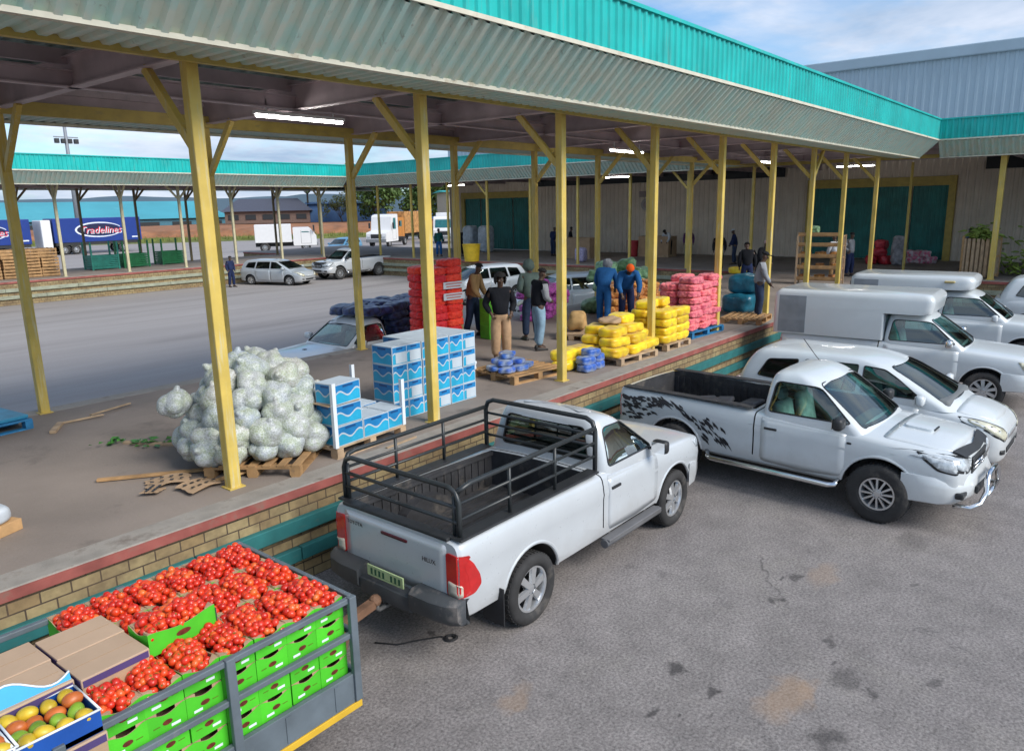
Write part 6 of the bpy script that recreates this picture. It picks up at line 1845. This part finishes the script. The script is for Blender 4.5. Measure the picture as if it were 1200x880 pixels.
# ---- lorries
TRBLUE = mat('trailer_blue', (.010, .038, .22), .4, var=.08, vs=1); TRRED = mat('logo_red', (.62, .03, .06), .5); TRWHITE = mat('logo_white', (.70, .74, .80), .5); TRDARK = mat('logo_dark', (.006, .01, .05), .5)
def lorry_trailer(x0, x1, y, label, cab=True, word='Tradelines'):
    r = empty('lorry_trailer', ((x0 + x1) / 2, y, 0)); tag(r, label, 'lorry trailer')
    L = x1 - x0
    bm = bmesh.new(); box(bm, -L / 2, L / 2, -1.25, 1.25, 1.25, 3.75, 0, .03); link('box_body', bm, TRBLUE, r)
    bm = bmesh.new(); box(bm, -L / 2 + .1, L / 2 - .1, -1.2, 1.2, .95, 1.24); link('chassis', bm, BLK, r)
    # logo: white open ring, dark inner field, red word
    bm = bmesh.new(); N = 40; cx = .0; a, b = L * .27, .80
    ring = [(cx + a * math.cos(t), 2.5 + b * math.sin(t)) for t in [R(20) + R(320) * k / N for k in range(N + 1)]]
    for k in range(N):
        w0 = .06 + .10 * abs(math.sin(PI * k / N)); w1 = .06 + .10 * abs(math.sin(PI * (k + 1) / N))
        (x_, z_), (x2, z2) = ring[k], ring[k + 1]
        f0 = 1 - w0 / .8; f1 = 1 - w1 / .8
        vs_ = [bm.verts.new(p) for p in ((x_, -1.262, z_), (x2, -1.262, z2), (cx + (x2 - cx) * (1 - (1 - f1) * .4), -1.262, 2.5 + (z2 - 2.5) * f1), (cx + (x_ - cx) * (1 - (1 - f0) * .4), -1.262, 2.5 + (z_ - 2.5) * f0))]
        bm.faces.new(vs_)
    link('logo_ring', bm, TRWHITE, r)
    bm = bmesh.new(); bm.faces.new([bm.verts.new((cx + a * .93 * math.cos(t), -1.256, 2.5 + b * .78 * math.sin(t))) for t in [2 * PI * k / 32 for k in range(32)]]); link('logo_field', bm, TRDARK, r)
    if word:
        textobj('lettering', word, L * .115, basis((cx + .15, -1.275, 2.45), (1, 0, 0), (0, 0, 1)), TRRED, r, .004, .25)
        textobj('lettering_shadow', word, L * .115, basis((cx + .22, -1.268, 2.38), (1, 0, 0), (0, 0, 1)), TRWHITE, r, .002, .25)
    bm = bmesh.new(); box(bm, L * .38, L * .47, -1.262, -1.255, 1.55, 1.68); link('small_print', bm, TRWHITE, r)
    for xx in (-L / 2 + .9, -L / 2 + 2.0, L / 2 - 2.1): 
        for s in (-1, 1): wheel(r, xx, s * 1.05, .5, s, 'plain', .28, .28)
    if cab:
        bm = bmesh.new(); box(bm, -L / 2 - 1.1, -L / 2 - .15, -1.15, 1.15, .7, 3.6, 0, .1); link('white_bulkhead', bm, WHITEM, r)
    return r
lorry_trailer(31.6, 40.6, 88, 'blue lorry trailer with a red word inside a white ring, behind the green crates')
lorry_trailer(21.0, 29.6, 88.4, 'blue lorry trailer at the left edge with a pale swoosh on its side', False)
def tractor(loc, rz, label, body, L=6.0, H=3.3, load=None, bull=False):
    r = empty('truck', loc, rz); tag(r, label, 'truck')
    bm = bmesh.new()
    prof = [(L / 2, .6), (L / 2, 1.6), (L / 2 - .15, 1.75), (L / 2 - .45, H - .2), (L / 2 - .7, H), (L / 2 - 2.3, H), (L / 2 - 2.3, .6)]
    if bull: prof = [(L / 2, .6), (L / 2, 1.45), (L / 2 - .1, 1.6), (L / 2 - 1.3, 1.75), (L / 2 - 1.6, H - .25), (L / 2 - 1.8, H - .1), (L / 2 - 2.6, H), (L / 2 - 3.4, H), (L / 2 - 3.4, .6)]
    prism(bm, roundpoly(prof, .1, 3), lambda a, b: Vector((a, -1.15, b)), lambda a, b: Vector((a, 1.15, b))); link('cab', bm, body, r)
    x0 = L / 2 - (1.6 if bull else .3)
    bm = bmesh.new()
    q = [(-.95, 1.85), (.95, 1.85), (.9, H - .35), (-.9, H - .35)]
    for s in (1,): prism(bm, q, lambda a, b: Vector((x0 + .12 - (b - 1.8) * .22, a, b)), lambda a, b: Vector((x0 + .17 - (b - 1.8) * .22, a, b)))
    link('windscreen', bm, mat('lorry_glass', (.03, .16, .17), .1, var=.2), r)
    for s in (-1, 1):
        bm = bmesh.new(); q = [(x0 - .3, 1.9), (x0 - 1.15, 1.9), (x0 - 1.15, H - .4), (x0 - .55, H - .4)]
        prism(bm, q, lambda a, b: Vector((a, s * 1.151, b)), lambda a, b: Vector((a, s * 1.165, b))); link('side_window', bm, mat('lorry_glass', (.03, .16, .17), .1), r)
        bm = bmesh.new(); box(bm, x0 + .05, x0 + .15, s * 1.4 - .1, s * 1.4 + .1, 2.0, 2.6, 0, .03); link('mirror', bm, BLK, r)
    bm = bmesh.new(); box(bm, -L / 2, L / 2 - .1, -.5, .5, .55, .95); link('chassis', bm, BLK, r)
    bm = bmesh.new(); box(bm, L / 2 - .02, L / 2 + .03, -.62, .62, .98, 1.42, 0, .02)
    link('grille', bm, BLK, r)
    for s in (-1, 1):
        bm = bmesh.new(); box(bm, L / 2 - .02, L / 2 + .04, s * .88 - .16, s * .88 + .16, 1.0, 1.2, 0, .02); link('headlight', bm, HEADL, r)
        bm = bmesh.new(); zt = H - .3
        for xa in (x0 - .25, x0 - 1.22): box(bm, xa - .012, xa + .012, s * 1.151 - .004, s * 1.151 + .004, .8, zt)
        box(bm, x0 - 1.22, x0 - .25, s * 1.151 - .004, s * 1.151 + .004, .78, .80); link('door_gap', bm, BLK, r)
    bm = bmesh.new(); box(bm, L / 2 - .05, L / 2 + .12, -1.15, 1.15, .55, .9, 0, .04); link('bumper', bm, mat('grey_bumper', (.2, .21, .22), .5), r)
    for xx in (L / 2 - 1.1, -L / 2 + .9):
        for s in (-1, 1): wheel(r, xx, s * .98, .48, s, 'plain', .28, .27)
    if load:
        bm = bmesh.new(); box(bm, -L / 2, L / 2 - (3.5 if bull else 2.45), -1.2, 1.2, .96, load[0], 0, .04); link('load_body', bm, load[1], r)
    return r
tractor((57.5, 64.5, 0), R(205), 'white bonneted truck tractor beyond the courtyard', WHITEM, 6.5, 3.5, None, True)
tractor((46.3, 67.5, 0), R(-35), 'small white box truck beyond the far dock', WHITEM, 6.0, 2.4, (2.75, WHITEM))
tractor((66.0, 63.5, 0), R(215), 'white truck with a teal windscreen near the green trees', WHITEM, 6.5, 3.1, (3.5, WHITEM))
tractor((68.5, 74.0, 0), R(205), 'lorry loaded with brown and orange crates', mat('orange_cab', (.5, .2, .04), .5), 9, 3.0, (3.7, mat('crate_load', (.42, .21, .07), .8, var=.5, vs=2.5)))

# ================================================================== GOODS FARTHER OFF
def wcrate():
    bm = bmesh.new(); L, W, H = .78, .55, .46
    for z in (.04, .19, .34):
        for s in (-1, 1):
            box(bm, -L / 2, L / 2, s * W / 2 - .01, s * W / 2 + .01, z, z + .10); box(bm, s * L / 2 - .01, s * L / 2 + .01, -W / 2 + .011, W / 2 - .011, z, z + .10)
    for sx in (-1, 1):
        for sy in (-1, 1): box(bm, sx * (L / 2 - .035) - .022, sx * (L / 2 - .035) + .022, sy * (W / 2 - .035) - .022, sy * (W / 2 - .035) + .022, 0, H)
    box(bm, -L / 2 + .012, L / 2 - .012, -W / 2 + .012, W / 2 - .012, .01, .03)
    me = bpy.data.meshes.new('wooden_crate'); bm.to_mesh(me); bm.free(); me.materials.append(WOODP); return me
WC = wcrate()
for k in range(3):
    for i in range(4):
        for j in range(2): put('wooden_crate', WC, (12.3 + .84 * i + r5.uniform(-.04, .04), 42.0 + .62 * j, DZ + .003 + .465 * k), r5.uniform(-.05, .05), 'brown slatted crate in the block on the far dock at the left', 'crate', 'brown slatted crates on the far dock')
def meshbin(x, y, label, m):
    r = empty('mesh_bin', (x, y, DZ)); tag(r, label, 'bin')
    bm = bmesh.new()
    for sx in (-1, 1):
        for sy in (-1, 1): box(bm, sx * .7 - .04, sx * .7 + .04, sy * .5 - .04, sy * .5 + .04, 0, 1.5)
    link('corner_frame', bm, m, r)['kind'] = 'stuff'
    bm = bmesh.new()
    for k in range(7):
        z = .1 + .10 * k
        for s in (-1, 1): box(bm, -.7, .7, s * .5 - .015, s * .5 + .015, z, z + .07); box(bm, s * .7 - .015, s * .7 + .015, -.5, .5, z, z + .07)
    box(bm, -.7, .7, -.5, .5, .05, .08); link('slats', bm, m, r)
GM = mat('green_plastic_bin', (.008, .15, .05), .5, var=.25)
GM2 = mat('teal_plastic_bin', (.02, .22, .17), .5, var=.25)
meshbin(18.3, 44.2, 'teal green bin on the far dock, left one of the pair before the blue trailer', GM2)
meshbin(20.0, 44.2, 'dark green bin on the far dock, right one of the pair before the blue trailer', GM)
meshbin(22.4, 44.6, 'low green bin holding brown scraps on the far dock', GM)
def tub(x, y, r_, h, m, label, nm='bin', cat='bin'):
    bm = bmesh.new(); lathe(bm, [(r_ * .8, 0), (r_, h), (r_ * 1.05, h), (r_ * 1.05, h - .04), (r_ * .96, h - .05), (r_ * .76, .03), (.0, .03)], 24, 'z'); o = link(nm, bm, m, smooth=40); o.location = (x, y, DZ + .002); return tag(o, label, cat)
tub(31.6, 28.6, .5, .95, mat('yellow_bin', (.62, .42, .02), .5, var=.2), 'round yellow bin near the far warehouse door')
tub(38.5, 22.3, .32, .9, mat('red_drum', (.42, .03, .04), .5, var=.2), 'red drum between the two brown carton bins', 'drum', 'drum')
WRAP = mat('wrapped_goods', (.42, .48, .55), .35, var=.3, vs=4, bump=.4, bs=8)
for x, y, lab in ((38.6, 35.0, 'left pale wrapped stack before the far green door'), (38.6, 33.6, 'right pale wrapped stack before the far green door')):
    o = put('wrapped_stack', sackmesh('wrapped_stack', .9, .9, 1.75, int(y), WRAP, .03, 5, .05), (x, y, DZ + .88), 0, lab, 'stack')
def cbin(x, y, lab):
    r = empty('carton_bin', (x, y, DZ)); tag(r, lab, 'bin')
    bm = bmesh.new()
    for a in ((-.5, -.48, -.95, .95), (.48, .5, -.95, .95), (-.479, .479, -.95, -.93), (-.479, .479, .93, .95)): box(bm, *a, .12, 1.15)
    box(bm, -.478, .478, -.928, .928, .125, .9); link('walls', bm, CARD, r)
    bm = bmesh.new(); box(bm, -.5, .5, -.95, .95, 0, .115); link('base', bm, WOODB, r)
cbin(36.2, 24.4, 'large brown carton bin by the wall left of the red drum'); cbin(39.0, 21.0, 'large brown carton bin by the wall right of the red drum')
put('chequered_bag', sackmesh('chequered_bag', .5, .6, .75, 131, mat('lilac_check', (.40, .36, .52), .6, var=.4, vs=12), .02, 5, .05), (33.6, 22.6, DZ + .39), 0, 'lilac and white bag standing on the dock before the left carton bin', 'bag')
# crate stand, heaps and maize at the right
st_ = empty('crate_stand', (28.1, 8.6, DZ), R(8)); tag(st_, 'wooden crate stand with shelves of orange fruit beside a yellow column', 'stand')
bm = bmesh.new()
for sx in (-1, 1):
    for sy in (-1, 1): box(bm, sx * .3 - .03, sx * .3 + .03, sy * .75 - .03, sy * .75 + .03, 0, 1.75)
link('frame', bm, WOODB, st_)['kind'] = 'stuff'
for z in (.15, .55, .95, 1.35, 1.70):
    bm = bmesh.new(); box(bm, -.29, .29, -.74, .74, z, z + .03); box(bm, -.31, -.28, -.74, .74, z + .031, z + .14); link('shelf', bm, WOODP, st_)
for k, (y, z) in enumerate([(y, z) for z in (.22, .62, 1.02) for y in (-.5, 0, .5)]):
    a = R(8); put('orange_sack', OR[k % 2], (28.1 - y * math.sin(a), 8.6 + y * math.cos(a), DZ + z + .07), r5.uniform(0, 3), 'orange net bag on the shelves of the crate stand', 'orange sack', 'orange net bags on the crate stand', .72)
put('green_sack', GR[0], (28.1, 8.9, DZ + 1.92), .3, 'pale green net sack on top of the crate stand', 'green sack', None, .8)
put('yellow_block', sackmesh('yellow_block', .5, .9, .3, 140, YELNET, .02, 5, .05), (30.6, 12.6, DZ + .16), 0, 'yellow bundle at the foot of a column near the warehouse', 'bundle')
RH = [sackmesh('red_bag', .6, .5, .4, i + 150, mat('red_plastic_bag', (.5, .03, .05), .4, var=.3, bump=.4, bs=10), .05, 6) for i in range(2)]
for k, (x, y, z) in enumerate(((38.0, 9.3, .2), (38.1, 8.75, .2), (38.0, 9.0, .55), (38.1, 8.95, .9))): put('red_bag', RH[k % 2], (x, y, DZ + z), k, 'red plastic bag in the pile before the wide green door', 'bag', 'red bags before the wide door')
PW = [sackmesh('pink_white_bag', .5, .4, .3, i + 160, netmat('pink_white_net', (.72, .18, .30), (.66, .60, .62), vors=7), .05, 8) for i in range(2)]
for k in range(9): put('pink_white_bag', PW[k % 2], (39.4 + .1 * (k % 2), 8.3 - .30 * (k % 5), DZ + .15 + (.27 if k > 4 else 0)), k * .7, 'pink and white net bag in the low row before the wide green door', 'bag', 'pink and white bags before the wide door')
put('grey_bag', sackmesh('grey_bag', .5, .6, 1.3, 170, mat('grey_white_bag', (.30, .29, .31), .6, var=.5, vs=5), .06, 5, .1), (37.6, 8.1, DZ + .66), .3, 'tall grey bundle standing right of the red bag pile', 'bundle')
def tallcrate(x, y, label):
    r = empty('tall_crate', (x, y, DZ), R(-6)); tag(r, label, 'crate')
    bm = bmesh.new()
    for k in range(7):
        for s in (-1, 1): box(bm, s * .5 - .012, s * .5 + .012, -.5 + .15 * k, -.40 + .15 * k, .05, 1.45); box(bm, -.48 + .15 * k, -.40 + .15 * k, s * .5 - .012, s * .5 + .012, .05, 1.45)
    link('slats', bm, WOODB, r)
    bm = bmesh.new()
    for sx in (-1, 1):
        for sy in (-1, 1): box(bm, sx * .5 - .035, sx * .5 + .035, sy * .5 - .035, sy * .5 + .035, 0, 1.55)
    for z in (.06, .75, 1.38):
        for s in (-1, 1): box(bm, -.46, .46, s * .515 - .012, s * .515 + .012, z, z + .08)
    link('frame', bm, WOODP, r)['kind'] = 'stuff'
tallcrate(33.3, 4.35, 'tall slatted crate heaped with green maize beside the right hand column')
MZ = mat('maize_leaf', (.22, .30, .05), .6, var=.4, vs=4, rnd=.2)
def maize(x, y, z, n, sx, sy, sz, label):
    bm = bmesh.new(); rr2 = random.Random(int(x * 10))
    for k in range(n):
        p = V(x + rr2.gauss(0, sx), y + rr2.gauss(0, sy), z + abs(rr2.gauss(0, sz))); a = rr2.uniform(0, 6.3); d = V(math.cos(a), math.sin(a), rr2.uniform(-.6, .5)).normalized()
        tube(bm, [p, p + d * .14, p + d * .30 - V(0, 0, .03)], .035, 6, radii=[.03, .042, .012])
    tag(link('maize_heap', bm, MZ), label, 'maize', kind='stuff')
maize(33.3, 4.35, DZ + 1.45, 110, .25, .25, .18, 'heap of green maize cobs in the tall slatted crate')
maize(34.6, 2.6, DZ + .1, 260, .45, .8, .55, 'loose heap of pale green cabbages and leaves right of the column')

# ================================================================== BEYOND THE MARKET
EARTH = mat('orange_earth', (.30, .13, .06), .9, var=.35, vs=.5, bump=.5, bs=2, stain=.52, stainc=(.20, .13, .08), stains=(.5, .5, 1.5))
GRASSM = mat('verge_grass', (.13, .15, .03), .9, var=.4, vs=.8)
CYANR = mat('cyan_roof', (.05, .30, .36), .5, var=.18, vs=.08, stain=.6, stainc=(.10, .42, .48), stains=(.4, .4, .4), stainsc=.3)
# bank of earth along the far edge of the yard
A = V(-10, 154, 0); B = V(160, 27, 0); d = (B - A).normalized(); nrm = V(-d.y, d.x, 0) if V(-d.y, d.x, 0).dot(V(1, 1, 0)) > 0 else V(d.y, -d.x, 0)
bm = bmesh.new(); rows = []
L = (B - A).length; n = 60
for k in range(n + 1):
    p = A + d * (L * k / n); w1 = mnoise.noise(V(k * .7, 0, 0)) * .5
    rows.append([p + nrm * a + V(0, 0, b) for a, b in ((0, -.2), (.6, .55), (2.2 + w1, 1.35), (4 + w1, 1.7 + w1 * .4), (60, 1.9), (60, -.5))])
loft(bm, rows, close=False, caps=False); o = link('earth_bank', bm, EARTH, smooth=60); o['kind'] = 'structure'
bm = bmesh.new(); rows = []
for k in range(n + 1):
    p = A + d * (L * k / n); w1 = mnoise.noise(V(k * 1.7, 3, 0)) * .5
    rows.append([p + nrm * a + V(0, 0, b) for a, b in ((-1.8 - w1, .01), (-.5, .18), (.3, .50 + w1 * .3), (.6, .62 + w1 * .3), (.75, .55))])
loft(bm, rows, close=False, caps=False); o = link('verge_grass', bm, GRASSM); tag(o, 'strip of yellow green grass at the foot of the earth bank', 'grass', kind='stuff')
bm = bmesh.new()
r8 = random.Random(9)
for k in range(2600):
    p = A + d * (L * r8.random()) + nrm * r8.uniform(-1.4, 1.0); p.z = .05 + max(0, .2 + .4 * 0)
    a = r8.uniform(0, 6.3); h = r8.uniform(.25, .6); w_ = .06
    q = V(math.cos(a) * w_, math.sin(a) * w_, 0)
    bm.faces.new([bm.verts.new(x) for x in (p - q, p + q, p + V(r8.uniform(-.1, .1), r8.uniform(-.1, .1), h + .3))])
tag(link('grass_tufts', bm, GRASSM, norm=False), 'tufts of long grass along the earth bank', 'grass', kind='stuff')
def shed(name, label, c, L, W, H, rh, rz, roofm, wallm, cat='shed', hip=False, post=0):
    r = empty(name, c, R(rz)); tag(r, label, cat)
    bm = bmesh.new(); box(bm, -L / 2, L / 2, -W / 2, W / 2, -.5, H); link('wall', bm, wallm, r)
    k = L * .18 if hip else 0
    bm = bmesh.new()
    e = .6
    pts = [V(-L / 2 - e, -W / 2 - e, H - .1), V(L / 2 + e, -W / 2 - e, H - .1), V(L / 2 + e, W / 2 + e, H - .1), V(-L / 2 - e, W / 2 + e, H - .1), V(-L / 2 - e + k, 0, H + rh), V(L / 2 + e - k, 0, H + rh)]
    v = [bm.verts.new(p) for p in pts]
    for f in ((0, 1, 5, 4), (2, 3, 4, 5), (0, 4, 3), (1, 2, 5), (0, 3, 2, 1)): bm.faces.new([v[i] for i in f])
    link('roof', bm, roofm, r)
    for i in range(post):
        for s in (-1,):
            bm = bmesh.new(); x = -L / 2 + L * (i + .5) / post; box(bm, x - L / post * .3, x + L / post * .3, s * (W / 2 + .05) - .06, s * (W / 2 + .05) + .06, .2, H - .7); link('window', bm, DARK, r)
    return r
SHW = mat('shed_wall', (.05, .16, .22), .6, var=.2); BRW = mat('brown_wall', (.15, .10, .08), .8, var=.2); DKR = mat('dark_roof', (.07, .075, .10), .6); BLW = mat('blue_shed', (.05, .12, .27), .6, var=.15); BEIW = mat('beige_wall', (.42, .36, .27), .7, var=.12)
shed('market_shed', 'very long low shed with a bright cyan roof beyond the earth bank', (42, 158, 0), 86, 26, 3.2, 3.3, -4, CYANR, SHW, 'shed', False, 14)
shed('hip_roofed_house', 'small dark hip roofed building right of the cyan shed', (84.5, 128, 2.4), 15, 9, 1.8, 2.2, -37, DKR, BRW, 'building', True, 5)
shed('blue_shed', 'flat blue shed between the hip roofed building and the trees', (100, 124, 2.2), 15, 10, 3.2, .3, -37, BLW, BLW, 'shed', False, 0)
shed('blue_shed', 'square blue building behind the white bonneted truck', (118, 116, 1.0), 14, 10, 3.6, .3, -37, BLW, BLW, 'building', False, 0)
shed('beige_store', 'beige store with a turquoise band beyond the far corner of the market', (86, 74, 0), 14, 10, 6.3, .2, -37, TURQ, BEIW, 'building', False, 0)
bm = bmesh.new(); v_ = []
N = 70
for k in range(N + 1):
    a = R(35 + 75 * k / N); D = 1500
    h = 34 + 16 * mnoise.noise(V(k * .11, 5, 0)) + 5 * mnoise.noise(V(k * .5, 1, 0))
    v_.append([V(math.cos(a) * D, math.sin(a) * D, -10), V(math.cos(a) * D, math.sin(a) * D, h), V(math.cos(a) * (D + 400), math.sin(a) * (D + 400), h * .8), V(math.cos(a) * (D + 400), math.sin(a) * (D + 400), -10)])
loft(bm, v_, close=True, caps=True); o = link('distant_hills', bm, mat('hill_blue', (.085, .13, .17), .95, var=.15, vs=.01)); o['kind'] = 'structure'
# floodlight mast
ms = empty('floodlight_mast', (44, 112, 0)); tag(ms, 'tall floodlight mast with two cross arms behind the far canopy', 'mast')
MASTM = mat('mast_steel', (.20, .22, .25), .5)
bm = bmesh.new(); tube(bm, [(0, 0, 0), (0, 0, 19.2)], .3, 8, radii=[.36, .18])
link('pole', bm, MASTM, ms)
for z, w_ in ((14.2, 1.5), (16.6, 1.7), (18.6, 1.8)):
    bm = bmesh.new(); box(bm, -w_, w_, -.08, .08, z - .07, z + .07); link('cross_arm', bm, MASTM, ms)
for k in range(4):
    bm = bmesh.new(); x = -1.2 + .8 * k; box(bm, x - .26, x + .26, -.3, .2, 13.4, 14.0, 0, .05); link('floodlight', bm, BLK, ms)
# trees
BARK = mat('bark', (.10, .075, .055), .9, var=.3)
def leafmat(name, c):
    m, t, out = newmat(name)
    g = t.n('ShaderNodeNewGeometry'); v = t.n('ShaderNodeTexCoord').outputs['Object']
    c1 = t.ramp(t.math('ADD', t.math('MULTIPLY', g.outputs['Random Per Island'], .6), t.math('MULTIPLY', t.noise(v, .5, 3), .5)), [(.2, tuple(x * .55 for x in c)), (.8, tuple(min(1, x * 1.5) for x in c))])
    p = t.n('ShaderNodeBsdfPrincipled', {'Base Color': c1, 'Roughness': .6}); tl = t.n('ShaderNodeBsdfTranslucent', {'Color': c1})
    mx = t.n('ShaderNodeMixShader', {0: .25, 1: p.outputs[0], 2: tl.outputs[0]}); t.t.links.new(mx.outputs[0], out.inputs[0]); return m
LF1 = leafmat('leaf_green', (.075, .13, .03)); LF2 = leafmat('leaf_olive', (.10, .12, .045)); LF3 = leafmat('leaf_dark', (.05, .085, .035))
def tree(x, y, h, cr, seed, lm, label, flat=1.0, leaves=3600, base=.35, z0=0, trunks=1):
    r2 = random.Random(seed); r = empty('tree', (x, y, z0)); tag(r, label, 'tree', 'trees beyond the market')
    bm = bmesh.new(); ends = []
    top = V(r2.uniform(-.3, .3), r2.uniform(-.3, .3), h * base)
    tube(bm, [(0, 0, -.3), (top.x * .4, top.y * .4, h * base * .5), top], .2, 8, radii=[.05 * h * .5, .03 * h * .6, .022 * h * .6])
    for k in range(9):
        a = 2 * PI * k / 9 + r2.uniform(-.3, .3); e = top + V(math.cos(a) * cr * r2.uniform(.4, .8), math.sin(a) * cr * r2.uniform(.4, .8), (h - h * base) * r2.uniform(.3, .8) * (1 if flat >= 1 else .8))
        tube(bm, [top - V(0, 0, .3), top.lerp(e, .5) + V(0, 0, .3), e], .06, 6, radii=[.012 * h * .6, .008 * h * .6, .02]); ends.append(e)
    link('trunk', bm, BARK, r)
    bm = bmesh.new()
    cl = []
    for e in ends:
        for q in range(3): cl.append((e + V(r2.gauss(0, cr * .28), r2.gauss(0, cr * .28), r2.gauss(0, cr * .22 * flat)), cr * r2.uniform(.20, .40)))
    cl.append((top + V(0, 0, (h - h * base) * .7), cr * .4))
    for k in range(leaves):
        c_, rad = cl[r2.randrange(len(cl))]
        dd = V(r2.gauss(0, 1), r2.gauss(0, 1), r2.gauss(0, 1)).normalized() * rad * (r2.random() ** .4); dd.z *= flat
        p = c_ + dd
        s = r2.uniform(.20, .45) * h / 9; u = V(r2.gauss(0, 1), r2.gauss(0, 1), r2.gauss(0, 1)).normalized(); w_ = u.cross(V(r2.gauss(0, 1), r2.gauss(0, 1), 1)).normalized()
        bm.faces.new([bm.verts.new(q) for q in (p - u * s, p + w_ * s * .5, p + u * s, p - w_ * s * .5)])
    link('crown', bm, lm, r, norm=False)
tree(96, 110, 10.5, 5.6, 1, LF1, 'broad mid green tree behind the white bonneted truck', 1, 3000, .28)
tree(103, 104, 10.2, 5.4, 2, LF1, 'round green tree right of the broad one', 1, 3000, .28)
tree(108, 98, 9.6, 5.0, 3, LF2, 'olive green tree behind the orange crate lorry', 1, 3000, .25)
tree(114, 91, 9.4, 4.8, 4, LF1, 'bushy green tree behind the white truck with a teal windscreen', 1, 3000, .25)
tree(119, 84, 10.0, 5.2, 5, LF3, 'dark green tree left of the beige store', 1, 3000, .25)
tree(92, 126, 12.0, 6.0, 6, LF3, 'flat topped dark thorn tree above the blue shed', .35, 2600, .62)
tree(104, 119, 12.2, 5.5, 7, LF3, 'second flat topped thorn tree beside the pale tower blocks', .35, 2400, .64)
tree(93, 117, 5.2, 2.6, 8, LF2, 'low yellow green bush tree before the blue shed', 1, 1400, .2, 1.8)
